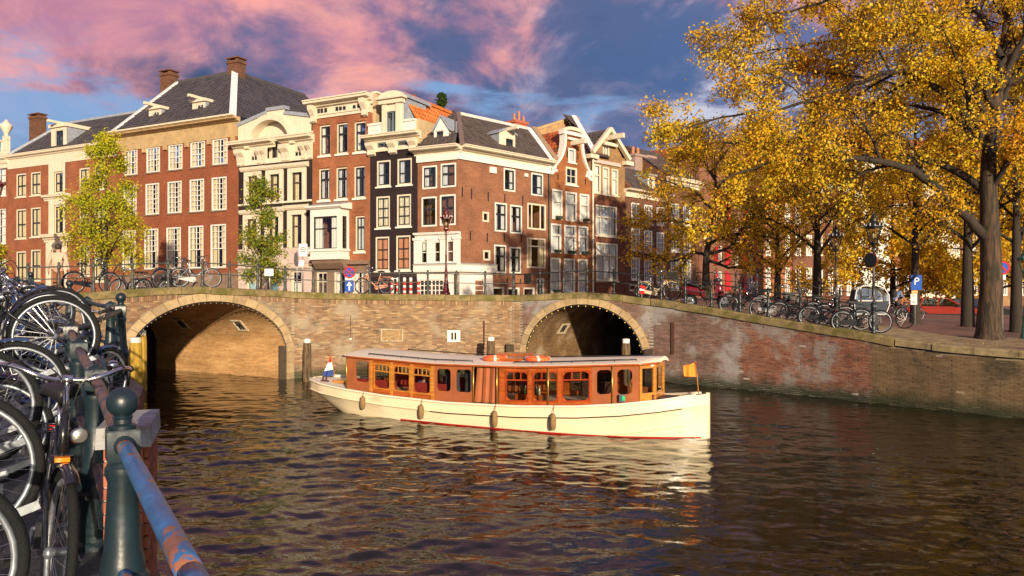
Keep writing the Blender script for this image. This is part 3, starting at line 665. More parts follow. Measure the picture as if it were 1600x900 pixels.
# wooden mooring posts
OAK = mat('mooring_wood', (0.16, 0.10, 0.045), 0.85, var=0.5, scale=3, stretch=(6, 6, 0.6), second=(0.03, 0.022, 0.014), sfac=(0.45, 0.6), bump=0.6)
OAKY = mat('yellow_mooring_wood', (0.42, 0.26, 0.03), 0.85, var=0.4, scale=3, stretch=(6, 6, 0.6), second=(0.14, 0.10, 0.02), sfac=(0.5, 0.65), bump=0.5)
def mooring(u, ybase, vtop, wpx, label, m_, cap=True):
    x = (u - U0) / FPX * ybase; r = wpx / 2 / FPX * ybase; zt_ = EYE + (V0 - vtop) / FPX * ybase
    t = thing('mooring_post', label, 'mooring post', (x, ybase, 0), 0, 'wooden mooring posts in the canal')
    b = MB(); b.lathe([(r * 1.04, -0.6), (r * 1.02, 0.3), (r, zt_ - 0.35), (r * 0.9, zt_ - 0.16)], 10); b.build('shaft', m_, t)
    b = MB(); b.lathe([(r * 0.82, zt_ - 0.17), (r * 0.86, zt_ - 0.02), (r * 0.5, zt_)], 10); b.build('white_cap', WHITE if cap else m_, t)
mooring(480, 29.0, 529, 13, 'dark white topped mooring post right of the left arch', OAK)
mooring(767, 30.0, 526, 13, 'white topped mooring post behind the boat roof, left of the right arch', OAK)
mooring(978, 27.6, 529, 14, 'white topped mooring post standing before the dark right arch', OAK)
mooring(212, 23.5, 527, 19, 'yellowish mooring post nearest the railing at left', OAKY)
mooring(221, 26.5, 516, 16, 'yellowish mooring post half hidden behind its neighbour, under the left arch', OAKY)

# ---------------------------------------------------------------- railings on the bridges
def railpost_mesh(s=1.0):
    b = MB(); b.lathe([(0.075, 0), (0.075, 0.09), (0.055, 0.12), (0.05, 0.34), (0.062, 0.36), (0.062, 0.42), (0.045, 0.45), (0.038, 0.78), (0.055, 0.80), (0.055, 0.90), (0.03, 0.92)], 8)
    b.sphere((0, 0, 0.962), 0.045, 8, 6); return b
RAIL = mat('railing_paint', (0.05, 0.055, 0.05), 0.5, var=0.3, second=(0.10, 0.075, 0.045), sscale=8)
RAILD = mat('dark_railing_paint', (0.02, 0.026, 0.028), 0.4, var=0.3)
def railing(label, us, m_, back=0.12, pts=None, name='bridge_railing'):
    t = thing(name, label, 'railing'); first = None; P = []
    for i in range(len(us)):
        x, y = edge_at_u(us[i]) if pts is None else pts[i][:2]
        if pts is None: y += back; z = float(edge_z(x))
        else: z = pts[i][2]
        P.append((x, y, z))
        if first is None: o = railpost_mesh().build('post', m_, t, True); first = o
        else: o = first.copy(); C.objects.link(o)
        o.location = (x, y, z)
    ext = []
    for h, r in ((0.855, 0.024), (0.48, 0.02)):
        b = MB(); b.tube([(x, y, z + h) for x, y, z in P], r, 6); b.build('rail', m_, t, True)
    return P
railing('grey green iron railing with ball topped posts over the left arch', [40, 88, 143, 204, 260, 314, 357, 401, 444], RAIL)
railing('grey green iron railing along the wall between the two arches', [444.5, 488, 532, 577, 623, 668, 713, 758, 802], RAIL)
railing('dark iron railing over the right arch and down the ramp', [803, 844, 881, 918, 960, 998, 1034, 1072, 1113, 1158, 1202, 1253, 1310, 1368], RAILD)
rp = []
for u in np.linspace(1085, 1345, 9):
    y = 39.5 - (u - 1085) / 260 * 4.5; x = (u - U0) / FPX * y; rp.append((x, y, float(street_z(np.float64(x), np.float64(y))) + (0.45 if u < 1250 else 0.25)))
railing('far iron railing on the other side of the right bridge, behind the parked bikes', list(range(9)), RAILD, pts=rp)
# ---------------------------------------------------------------- houses
def row_left(u): k = (u - U0) / FPX; y = 46.28 / (1 + 0.511 * k); return (k * y, y)
def row_right(u): k = (u - U0) / FPX; y = 51.36 / (1 - k); return (k * y, y)
def mold_mb(mb, x0, x1, prof):       # prof: (y, z) polygon going round, extruded along x
    n = len(prof)
    return mb.add([(x0, y, z) for y, z in prof] + [(x1, y, z) for y, z in prof],
                  [tuple(range(n - 1, -1, -1)), tuple(range(n, 2 * n))] + [(i, (i + 1) % n, (i + 1) % n + n, i + n) for i in range(n)])
LEAD = mat('lead_sheet', (0.30, 0.33, 0.38), 0.5, metal=0.2, var=0.2, scale=4)
CURTAIN = mat('white_curtain', (0.72, 0.68, 0.60), 0.9, var=0.06)
CURT_G = mat('grey_curtain', (0.55, 0.55, 0.55), 0.9, var=0.06)
CURT_O = mat('rust_curtain', (0.52, 0.22, 0.11), 0.9, var=0.1)
CURT_Y = mat('ochre_curtain', (0.62, 0.50, 0.27), 0.9, var=0.1)
STONE_W = mat('warm_sandstone', (0.40, 0.28, 0.14), 0.85, var=0.22, scale=1.6, second=(0.33, 0.22, 0.11), sscale=2.5, bump=0.3)
STONE_P = mat('pinkish_stone', (0.50, 0.40, 0.35), 0.85, var=0.2, scale=2.5, second=(0.33, 0.25, 0.22), sscale=2.5, bump=0.3)
STONE_B = mat('brown_stone', (0.20, 0.13, 0.09), 0.8, var=0.25, scale=2.5, second=(0.11, 0.08, 0.06), sscale=2.5)
SLATE = island_mat('slate_tile', [(0, (0.045, 0.042, 0.048)), (0.5, (0.075, 0.068, 0.072)), (1, (0.055, 0.048, 0.052))], rough=0.5, stain=(0.10, 0.075, 0.06), sfac=(0.58, 0.75), sscale=0.6, mult=(0.75, 1.2), spec=0.5)
SLATE_B = island_mat('brown_tile', [(0, (0.075, 0.055, 0.047)), (0.5, (0.105, 0.08, 0.07)), (1, (0.06, 0.05, 0.048))], rough=0.6, stain=(0.13, 0.075, 0.05), sfac=(0.56, 0.72), sscale=0.6, mult=(0.75, 1.2), spec=0.4)
PANTILE = island_mat('orange_pantile', [(0, (0.52, 0.15, 0.03)), (0.5, (0.66, 0.22, 0.05)), (1, (0.45, 0.12, 0.03))], rough=0.6, stain=(0.35, 0.10, 0.03), sfac=(0.6, 0.75), spec=0.35)
PANTILE_R = island_mat('red_pantile', [(0, (0.34, 0.075, 0.02)), (0.5, (0.46, 0.11, 0.03)), (1, (0.22, 0.06, 0.03))], rough=0.6, stain=(0.14, 0.06, 0.03), sfac=(0.54, 0.7), spec=0.35)
CHIM = brick_mat('chimney_brick', (0.22, 0.10, 0.06), (0.14, 0.075, 0.05), (0.12, 0.09, 0.07), 0.22, 0.075, sscale=1.5)
class Fac:
    def __init__(s, root, p0, p1, base, ident=True):
        s.root, s.base = root, base; s.p0 = Vector(p0); s.p1 = Vector(p1); s.w = (s.p1 - s.p0).length
        s.d = (s.p1 - s.p0) / s.w; s.n = Vector((-s.d.y, s.d.x))
        s.M = None if ident else root.matrix_basis.inverted() @ (Matrix.Translation((s.p0.x, s.p0.y, base)) @ Matrix.Rotation(math.atan2(s.d.y, s.d.x), 4, 'Z'))
        s.holes = []
    def loc(s, u, v, y=0.0):
        k = (u - U0) / FPX; q = s.p0 + s.n * y
        x = (k * q.y - q.x) / (s.d.x - k * s.d.y); Y = q.y + s.d.y * x
        return x, EYE + (V0 - v) / FPX * Y - s.base
    def x(s, u, y=0.0): return s.loc(u, 400, y)[0]
    def z(s, u, v, y=0.0): return s.loc(u, v, y)[1]
    def part(s, name, mb, m, smooth=False, parent=None):
        o = mb.build(name, m, parent or s.root, smooth)
        if s.M is not None and parent is None: o.matrix_basis = s.M
        return o
    def rect(s, u0, u1, v0, v1, y=0.0):
        uc = (u0 + u1) / 2; x0, x1 = s.x(u0, y), s.x(u1, y); return x0, x1, s.z(uc, v1, y), s.z(uc, v0, y)
    def wall(s, m, z0, z1, xl=None, xr=None, zs=(), name='wall', rd=0.2, y=0.0, holes=None, depth=0, rm=None, extra=None):
        xl = xl or (lambda z: 0.0); xr = xr or (lambda z: s.w); H = s.holes if holes is None else holes
        H = [h for h in H if h[2] < z1 and h[3] > z0]
        lv = sorted(set([z0, z1] + [min(max(t, z0), z1) for h in H for t in h[2:4]] + [t for t in zs if z0 < t < z1]))
        mb = MB()
        for a, b in zip(lv[:-1], lv[1:]):
            if b - a < 1e-5: continue
            mid = (a + b) / 2; hs = sorted([h for h in H if h[2] < mid < h[3]])
            cur = (xl(a + 1e-6), xl(b - 1e-6))
            for h in hs:
                mb.add([(cur[0], y, a), (h[0], y, a), (h[0], y, b), (cur[1], y, b)], [(0, 1, 2, 3)]); cur = (h[1], h[1])
            mb.add([(cur[0], y, a), (xr(a + 1e-6), y, a), (xr(b - 1e-6), y, b), (cur[1], y, b)], [(0, 1, 2, 3)])
        for x0, x1, a, b in H:
            c, d_ = y, y + rd
            mb.add([(x0, c, a), (x1, c, a), (x1, c, b), (x0, c, b), (x0, d_, a), (x1, d_, a), (x1, d_, b), (x0, d_, b)], [(0, 4, 5, 1), (1, 5, 6, 2), (2, 6, 7, 3), (3, 7, 4, 0)])
        if depth:
            a, b = z0, z1
            mb.add([(0, y, a), (0, y + depth, a), (0, y + depth, b), (0, y, b)], [(0, 3, 2, 1)])
            mb.add([(s.w, y, a), (s.w, y + depth, a), (s.w, y + depth, b), (s.w, y, b)], [(0, 1, 2, 3)])
            mb.add([(0, y + depth, a), (s.w, y + depth, a), (s.w, y + depth, b), (0, y + depth, b)], [(0, 3, 2, 1)])
        if extra: extra(mb)
        return s.part(name, mb, m)
    def box(s, name, x0, x1, y0, y1, z0, z1, m): return s.part(name, MB().box(x0, x1, y0, y1, z0, z1), m)
    def win(s, rc, fr=WHITE, ft=0.09, cols=(0.5,), rows=(0.5,), sash=None, bt=0.045, cur=None, cm=CURTAIN, sill=WHITE, sb=0.08, mid=None, hole=True, y=0.0, name='window', cols_low=None, split=None, sillh=0.1, cur_h=(0, 1), arched=0.0):
        x0, x1, z0, z1 = rc
        if hole: s.holes.append((x0, x1, z0, z1))
        W, H = x1 - x0, z1 - z0; ya, yb = y + sb - 0.03, y + sb + 0.07
        f = MB(); f.box(x0, x0 + ft, ya, yb, z0, z1); f.box(x1 - ft, x1, ya, yb, z0, z1); f.box(x0 + ft, x1 - ft, ya, yb, z1 - ft, z1); f.box(x0 + ft, x1 - ft, ya, yb, z0, z0 + ft)
        ix0, ix1, iz0, iz1 = x0 + ft, x1 - ft, z0 + ft, z1 - ft; iw, ih = ix1 - ix0, iz1 - iz0
        b = f if sash is None else MB(); yc, yd = y + sb + 0.0, y + sb + 0.05
        if sash is not None:
            st = 0.05; b.box(ix0, ix0 + st, yc, yd, iz0, iz1); b.box(ix1 - st, ix1, yc, yd, iz0, iz1); b.box(ix0 + st, ix1 - st, yc, yd, iz1 - st, iz1); b.box(ix0 + st, ix1 - st, yc, yd, iz0, iz0 + st * 1.4)
        zr = [iz1 - ih * r for r in rows]
        for r, zz in zip(rows, zr):
            t = bt * (1.6 if mid is not None and abs(r - mid) < 1e-6 else 1); b.box(ix0, ix1, yc - 0.004, yd + 0.004, zz - t / 2, zz + t / 2)
        bounds = [iz1] + zr + [iz0]
        cells = []
        for ri, (a, c) in enumerate(zip(bounds[:-1], bounds[1:])):
            cl = cols_low if (cols_low is not None and mid is not None and ri >= 1 and (iz1 - (a + c) / 2) / ih > mid) else cols
            for q in cl:
                t = bt * (1.7 if abs(q - 0.5) < 1e-6 and len(cl) > 2 else 1)
                b.box(ix0 + iw * q - t / 2, ix0 + iw * q + t / 2, yc + 0.003, yd - 0.003, c, a)
            xs = [ix0] + [ix0 + iw * q for q in cl] + [ix1]
            for p, q in zip(xs[:-1], xs[1:]): cells.append((p, q, c, a))
        o = s.part(name, f, fr)
        if sash is not None: b.build('sash', sash, o)
        if split is None: split = len(cells) <= 6
        yp = y + sb + 0.03
        def pane(p, q, c, a):
            tx, tz = RNG.normal(0, 0.006) * (q - p), RNG.normal(0, 0.006) * (a - c)
            MB().add([(p, yp - tx - tz, c), (q, yp + tx - tz, c), (q, yp + tx + tz, a), (p, yp - tx + tz, a)], [(0, 1, 2, 3)]).build('pane', GLASS, o)
        if split:
            for c in cells: pane(*c)
        else: pane(ix0, ix1, iz0, iz1)
        if cur:
            spans = {'full': [(0, 1)], 'sides': [(0, 0.3), (0.7, 1)], 'left': [(0, 0.42)], 'right': [(0.6, 1)], 'blind': [(0, 1)]}[cur]
            for p, q in spans:
                m = MB(); n = max(6, int((q - p) * W / 0.05)); wob = 0.0 if cur == 'blind' else 0.025; vs = []
                za, zb_ = iz0 + ih * (1 - cur_h[1]), iz0 + ih * (1 - cur_h[0]); phs = RNG.random() * 6
                for i in range(n + 1):
                    xx = ix0 + iw * (p + (q - p) * i / n); yy = y + sb + 0.14 + wob * math.sin(i * 1.9 + phs + math.sin(i * 0.7))
                    vs += [(xx, yy, za), (xx, yy, zb_)]
                m.add(vs, [(2 * i, 2 * i + 2, 2 * i + 3, 2 * i + 1) for i in range(n)]).build('curtain', cm, o, True)
        if sill is not None: MB().box(x0 - 0.07, x1 + 0.07, y - 0.10, y + sb - 0.031, z0 - sillh, z0 - 0.001).build('sill', sill, o)
        return o
    def row(s, spec, **kw):
        """spec: list of (u0,u1,v0,v1)"""
        for r in spec: s.win(s.rect(*r), **kw)
    def mold(s, name, x0, x1, prof, m): return s.part(name, mold_mb(MB(), x0, x1, prof), m)
    def cornice(s, name, x0, x1, z0, z1, out, m, frieze=None, brackets=0):
        """stepped crown moulding between levels z0 and z1 reaching out"""
        h = z1 - z0
        pr = [(0.02, z0), (-0.06, z0), (-0.06, z0 + h * 0.25), (-out * 0.35, z0 + h * 0.35), (-out * 0.45, z0 + h * 0.55), (-out * 0.9, z0 + h * 0.62), (-out * 0.9, z0 + h * 0.82), (-out, z0 + h * 0.86), (-out, z1), (0.02, z1)]
        o = s.mold(name, x0 - out * 0.3, x1 + out * 0.3, pr, m)
        return o
    def tiles(s, poly, m, tw=0.32, th=0.36, name='roof', lip=0.05, under=None, parent=None):
        """roof plane from a planar polygon whose first edge is the eave; every tile its own small slab, joined"""
        P = [Vector(p) for p in poly]; e1 = (P[1] - P[0]).normalized(); nr = (P[1] - P[0]).cross(P[-1] - P[0]).normalized(); e2 = nr.cross(e1)
        if nr.z < 0: nr = -nr
        Q = [((p - P[0]).dot(e1), (p - P[0]).dot(e2)) for p in P]
        if sum(q[1] for q in Q) < 0: e2 = -e2; Q = [(a, -b) for a, b in Q]
        def inside(a, b):
            c = False
            for i in range(len(Q)):
                (x1, y1), (x2, y2) = Q[i], Q[i - 1]
                if (y1 > b) != (y2 > b) and a < (x2 - x1) * (b - y1) / (y2 - y1) + x1: c = not c
            return c
        mb = MB(); mb.add(P, [tuple(range(len(P)))])
        x0, x1 = min(q[0] for q in Q), max(q[0] for q in Q); y1 = max(q[1] for q in Q); j = 0; b = 0.0
        while b < y1:
            a = x0 + (tw / 2 if j % 2 else 0)
            while a < x1:
                if inside(a + tw / 2, b + th * 0.5):
                    o = P[0] + e1 * a + e2 * b; l = lip * RNG.uniform(0.7, 1.3); hw = tw - 0.012
                    c = [o + nr * l, o + e1 * hw * 0.5 + nr * (l + 0.03), o + e1 * hw + nr * l]
                    up = [k + e2 * th - nr * l * 0.75 for k in c]
                    mb.add(c + up + [o, o + e1 * hw], [(0, 1, 4, 3), (1, 2, 5, 4), (6, 7, 2, 1, 0)])
                a += tw
            b += th; j += 1
        o = s.part(name, mb, m, parent=parent); o['kind'] = 'stuff'; return o
    def bars(s, name, pts_list, w, h, m):
        mb = MB()
        for a, b in pts_list: mb.bar(a, b, w, h)
        return s.part(name, mb, m)
    def chimney(s, x0, x1, y0, y1, z0, z1, pots=0):
        mb = MB(); mb.box(x0, x1, y0, y1, z0, z1 - 0.35); mb.box(x0 - 0.08, x1 + 0.08, y0 - 0.08, y1 + 0.08, z1 - 0.5, z1 - 0.28)
        for a, b in ((x0 + 0.05, x0 + 0.25), (x1 - 0.25, x1 - 0.05)): mb.box(a, b, y0 + 0.03, y1 - 0.03, z1 - 0.28, z1 - 0.1)
        mb.box(x0 - 0.1, x1 + 0.1, y0 - 0.1, y1 + 0.1, z1 - 0.1, z1)
        o = s.part('chimney', mb, CHIM)
        for i in range(pots):
            MB().lathe([(0.13, z1), (0.11, z1 + 0.5), (0.13, z1 + 0.52), (0.13, z1 + 0.6)], 8, ((x0 + x1) / 2 - 0.3 * (pots - 1) / 2 + 0.3 * i, (y0 + y1) / 2, 0)).build('chimney_pot', mat('clay_pot', (0.4, 0.16, 0.08), 0.8), o)
        return o
    def anchors(s, lst, m=BLACKP):
        for u, va, vb in lst:
            x, z1 = s.loc(u, va); z0 = s.z(u, vb); s.part('wall_anchor', MB().box(x - 0.03, x + 0.03, -0.05, 0.0, z0, z1), m)
def house(label, row, u0, u1, base, cat='house', name='canal_house'):
    p0, p1 = row(u0), row(u1); t = thing(name, label, cat, (*p0, base), math.atan2(p1[1] - p0[1], p1[0] - p0[0]))
    return Fac(t, p0, p1, base)
def dormer(F, u0, u1, v0, v1, wu0, wu1, wv0, wv1, y, back, frontm=CREAM, cheekm=None, roofm=None, gable=0.0, beam=False, cols=(0.5,), rows=(), sash=None, flat=0.14, cm=None, rise=0.0):
    x0, x1, z0, z1 = F.rect(u0, u1, v0, v1, y); rc = F.rect(wu0, wu1, wv0, wv1, y)
    mb = MB(); a = x0; gx = (x0 + x1) / 2; gz = z1 + gable
    h = rc
    for q in ([(x0, z0), (h[0], z0), (h[0], z1), (x0, z1)], [(h[1], z0), (x1, z0), (x1, z1), (h[1], z1)], [(h[0], z0), (h[1], z0), (h[1], h[2]), (h[0], h[2])], [(h[0], h[3]), (h[1], h[3]), (h[1], z1), (h[0], z1)]):
        mb.add([(px, y, pz) for px, pz in q], [(0, 1, 2, 3)])
    if gable: mb.add([(x0, y, z1), (x1, y, z1), (gx, y, gz)], [(0, 1, 2)])
    d = F.part('dormer', mb, frontm)
    # back has to meet the roof slope: triangular cheeks
    ck = MB()
    for xx in (x0 + 0.005, x1 - 0.005): ck.add([(xx, y, z0), (xx, y + 0.12, z0), (xx, y + back, z1 + rise), (xx, y, z1)], [(0, 1, 2, 3)])
    ck.build('cheek', cheekm or frontm, d)
    rf = MB()
    if gable:
        for sgn, xe in ((-1, x0), (1, x1)):
            xo = xe + sgn * 0.12; zo = z1 - 0.05; 
            rf.hexa([(xo, y - 0.12, zo), (gx, y - 0.12, gz), (gx, y + back * 1.35, gz), (xo, y + back, zo), (xo, y - 0.12, zo + 0.09), (gx, y - 0.12, gz + 0.09), (gx, y + back * 1.35, gz + 0.09), (xo, y + back, zo + 0.09)])
    else:
        rf.hexa([(x0 - 0.14, y - 0.18, z1), (x1 + 0.14, y - 0.18, z1), (x1 + 0.14, y + back, z1 + rise), (x0 - 0.14, y + back, z1 + rise), (x0 - 0.14, y - 0.18, z1 + flat), (x1 + 0.14, y - 0.18, z1 + flat), (x1 + 0.14, y + back, z1 + rise + flat), (x0 - 0.14, y + back, z1 + rise + flat)])
    rf.build('dormer_roof', roofm or frontm, d)
    if beam:
        bz = (gz if gable else z1 + flat) - (0.16 if gable else 0); MB().box(gx - 0.1, gx + 0.1, y - 1.0, y + 0.6, bz + 0.005, bz + 0.21).build('hoist_beam', frontm, d)
    F.win(rc, fr=frontm if sash is not None else WHITE, ft=0.06, cols=cols, rows=rows, sash=sash, cur=None, sill=None, sb=0.05, hole=False, y=y)
    return d
BR_ORANGE = brick_mat('orange_brick', (0.42, 0.155, 0.075), (0.34, 0.115, 0.055), (0.30, 0.19, 0.12), sscale=0.6)
BR_RED = brick_mat('red_brick', (0.34, 0.115, 0.055), (0.27, 0.085, 0.042), (0.19, 0.09, 0.06), sscale=0.5, stain=(0.75, 1.1))
BR_CORN = brick_mat('brown_orange_brick', (0.36, 0.155, 0.085), (0.28, 0.11, 0.062), (0.27, 0.19, 0.14), sscale=0.7)
BR_BELL = brick_mat('gable_brick', (0.42, 0.15, 0.05), (0.33, 0.105, 0.04), (0.28, 0.17, 0.09), sscale=0.6, stain=(0.6, 1.15))
BR_PURP = brick_mat('purple_painted_brick', (0.030, 0.020, 0.026), (0.026, 0.017, 0.022), (0.022, 0.016, 0.019), sscale=0.5, stain=(0.8, 1.2))
BR_DARK = brick_mat('dark_red_brick', (0.25, 0.085, 0.055), (0.17, 0.06, 0.045), (0.17, 0.11, 0.08), sscale=0.6)
BR_BROWN = brick_mat('brown_brick', (0.24, 0.105, 0.07), (0.18, 0.08, 0.055), (0.15, 0.10, 0.075), sscale=0.6)
BR_LEFT = brick_mat('left_brick', (0.38, 0.13, 0.065), (0.31, 0.10, 0.05), (0.25, 0.15, 0.10), sscale=0.6)
BR_YEL = brick_mat('yellow_brick', (0.42, 0.26, 0.12), (0.34, 0.20, 0.095), (0.3, 0.22, 0.14), sscale=0.9)

# ---- house at the far left with an urn
F = house('narrow brick house at the far left edge with white urn on its balustrade', row_left, -60, 12.5, 3.0)
F.row([(-22, 9, 262, 307), (-22, 9, 327, 381), (-22, 9, 405, 450)], cols=(0.33, 0.67), rows=(0.25, 0.5, 0.75), mid=0.5, cur='sides', bt=0.04)
zt_ = F.z(12, 262); F.wall(BR_LEFT, 0, zt_, depth=9)
F.cornice('cornice', 0, F.w, zt_, F.z(12, 240), 0.5, CREAM); zc = F.z(12, 240)
b = MB(); b.box(0, F.w, -0.1, 0.15, zc, zc + 0.25); b.box(0, F.w, -0.12, 0.17, zc + 1.15, zc + 1.3)
for i in range(14): b.lathe([(0.07, zc + 0.25), (0.11, zc + 0.5), (0.05, zc + 0.85), (0.08, zc + 1.15)], 6, (0.3 + i * (F.w - 0.8) / 14, 0.02, 0))
b.box(F.w - 0.6, F.w, -0.15, 0.2, zc + 0.25, zc + 1.6); F.part('balustrade', b, CREAM)
xu, zu = F.loc(15.5, 212); b = MB(); b.lathe([(0.25, zc + 1.6), (0.16, zc + 1.75), (0.22, zc + 1.85), (0.5, zc + 2.4), (0.55, zc + 2.6), (0.35, zc + 2.75), (0.2, zc + 2.9), (0.08, zc + 3.1)], 10, (F.w - 0.3, 0.02, 0)); F.part('urn', b, CREAM, True)

# ---- brick house with white centre bay
F = house('orange brick house with white stone door bay and one crested dormer', row_left, 12.8, 182, 3.0)
st = dict(fr=CREAM, ft=0.13, sash=BLACKP, cols=(0.5,), rows=(0.52,), mid=0.52, cur='full', cm=CURT_Y, sill=CREAM, bt=0.06)
for v0, v1 in ((270, 307), (325.5, 372), (391.5, 440)):
    F.row([(25, 40.7, v0 + 1, v1 + 1), (47.7, 63.3, v0 - 1.5, v1 - 1.5), (123.5, 140, v0 - 8, v1 - 8)], **st)
F.row([(147, 166, 383, 440), (147, 166, 318, 362), (147, 166, 258, 296)], **st)
st2 = dict(st); st2['cur'] = 'sides'; st2['sill'] = None
F.row([(84.5, 99.5, 268, 302), (84.5, 99.5, 320, 366)], **st2)
F.win(F.rect(80, 98, 390, 452), fr=CREAM, ft=0.1, sash=mat('oak_door', (0.2, 0.09, 0.04)), cols=(0.5,), rows=(0.25,), sill=None, name='door')
zt_ = F.z(20, 264); F.wall(BR_LEFT, 0, zt_, depth=9)
xa, xb = F.x(77), F.x(103); hx = [h for h in F.holes if xa < (h[0] + h[1]) / 2 < xb]
F.wall(CREAM, 0.3, zt_ - 0.002, lambda z: xa, lambda z: xb, name='stone_bay', y=-0.07, holes=hx, rd=0.07)
for a, c in ((xa - 0.25, xa + 0.35), (xb - 0.35, xb + 0.25)): F.box('pilaster', a, c, -0.16, -0.072, 0.2, F.z(90, 379), CREAM)
for vv, o in ((378, 0.55), (313, 0.4)): z_ = F.z(90, vv); F.cornice('bay_cornice', xa - 0.5, xb + 0.5, z_, F.z(90, vv - (12 if vv > 350 else 9)), o, CREAM)
F.mold('frieze', 0, F.w, [(0.0, zt_ + 0.002), (-0.05, zt_ + 0.002), (-0.05, F.z(20, 252)), (0.0, F.z(20, 252))], CREAM)
zc = F.z(20, 243); F.cornice('cornice', 0, F.w, F.z(20, 252), zc, 0.5, CREAM)
zr = F.z(165, 184, 4.0); xr0 = F.x(52, 4.0)
F.tiles([(0.4, -0.1, zc), (F.w, -0.1, zc), (F.w, 4.0, zr), (1.8, 4.0, zr)], SLATE); F.bars('ridge', [((1.6, 4.0, zr + .05), (F.w, 4.0, zr + .05))], 0.3, 0.2, LEAD)
F.bars('gable_edge', [((0.35, -0.2, zc + .1), (1.8, 4.0, zr + .1))], 0.35, 0.2, LEAD)
F.part('gable_wall', MB().add([(0.02, 0, zc), (1.8, 4.0, zr), (1.8, 8, zc), (0.02, 8, zc)], [(0, 1, 2, 3)]), BR_LEFT)
x0, x1 = F.x(51, 4.3), F.x(72, 4.3); F.chimney(x0 + .1, x1 - .6, 3.9, 4.7, zr - 1.2, F.z(62, 178, 4.3))
dormer(F, 80, 104, 199, 234, 86.5, 99, 203, 229, 0.35, 3.4, cols=(0.5,), rows=(0.5,), sash=BLACKP, beam=True, cheekm=LEAD, flat=0.3, rise=0.0)

# ---- big red brick house with hipped roof
F = house('large red brick house of five bays with white cross windows and slate hip roof', row_left, 182.5, 372, 3.0)
g = dict(fr=WHITE, ft=0.10, cur='sides', cm=CURT_Y, sill=STONE_B, bt=0.04, split=False, sb=0.03)
def interp_row(a, b, n): return [tuple(a[k] + (b[k] - a[k]) * i / (n - 1) for k in range(4)) for i in range(n)]
for r in interp_row((194.5, 214.7, 234.3, 273.5), (332, 355.5, 216.5, 257), 5): F.win(F.rect(*r), cols=(0.25, 0.5, 0.75), rows=(0.25, 0.5, 0.75), mid=0.5, **g)
for r in interp_row((193, 213.5, 290, 337.5), (330.7, 354, 276.7, 328.5), 5): F.win(F.rect(*r), cols=(0.25, 0.5, 0.75), rows=(0.17, 0.33, 0.5, 0.67, 0.84), mid=0.5, **g)
for r in interp_row((191, 212, 360, 421.5), (329, 353, 350.5, 418.5), 5): F.win(F.rect(*r), cols=(0.25, 0.5, 0.75), rows=(0.14, 0.28, 0.42, 0.56), mid=0.56, cols_low=(0.5,), **g)
zs = F.z(330, 427); zt_ = F.z(300, 222.5)
F.wall(BR_RED, zs, zt_, depth=12); F.box('plinth', 0, F.w, -0.12, 0.1, 0, zs - .002, STONE_B)
zf = F.z(300, 202.5)
nb = 9
for i in range(nb): F.box('frieze_stone', F.w * i / nb + .006, F.w * (i + 1) / nb - .006, -0.08, 0.1, zt_ + .003, zf - 0.002, STONE_W)
for i in range(6):
    x_ = F.w * (i + 0.42) / 5.6; F.box('corbel', x_ - 0.16, x_ + 0.16, -0.2, 0.0, zt_ - 0.35, zt_ + .001, STONE_W)
zc = F.z(300, 193.5); F.cornice('cornice', 0, F.w, zf, zc, 0.7, STONE_W); F.box('gutter', -0.25, F.w + 0.25, -0.8, -0.62, zc + .002, zc + 0.12, CREAM)
D = 5.2; zr = F.z(340, 118, D); xl_, xr_ = F.x(278, D), F.x(367, D)
F.tiles([(0, -0.5, zc + .05), (F.w, -0.5, zc + .05), (xr_, D, zr), (xl_, D, zr)], SLATE, 0.36, 0.40)
xb2, zb2 = F.w - (F.w - xr_), zr
F.tiles([(F.w, -0.5, zc + .05), (F.w, 17, zc + .05), (xr_, 13.5, zr), (xr_, D, zr)], SLATE, 0.36, 0.40)
F.part('roof_back', MB().add([(0, -.5, zc), (xl_, D, zr), (xl_, 13, zr), (0, 17, zc), (xr_, D, zr), (xr_, 13.5, zr)], [(0, 3, 2, 1), (1, 2, 5, 4)]), LEAD)
for e in (((F.w, -0.5, zc + .1), (xr_, D, zr + .1)), ((0, -0.5, zc + .1), (xl_, D, zr + .08))): F.bars('hip_lead', [e], 0.5, 0.16, mat('white_lead', (0.62, 0.63, 0.66), 0.5, var=0.15))
F.bars('ridge', [((xl_, D, zr), (xr_, D, zr)), ((xr_, D, zr), (xr_, 13.5, zr))], 0.35, 0.25, SLATE)
for ua, ub, va, vb in ((258, 283, 139, 111), (362.5, 390, 122, 91.5)):
    x0, x1 = F.x(ua, D + .3), F.x(ub, D + .3); F.chimney(x0 + .1, x1 - 0.75, D - 0.3, D + 0.6, zr - 1.5, F.z((ua + ub) / 2, vb, D + .3))
for (ua, ub, va, vb, wa, wb, wva, wvb) in ((232.5, 252, 171, 197.5, 238.5, 248.5, 174, 194), (300.5, 321, 159.5, 187.5, 307, 318, 163, 184)):
    dormer(F, ua, ub, va, vb, wa, wb, wva, wvb, 0.9, 2.6, cols=(0.5,), rows=(), beam=True, cheekm=LEAD, flat=0.22)

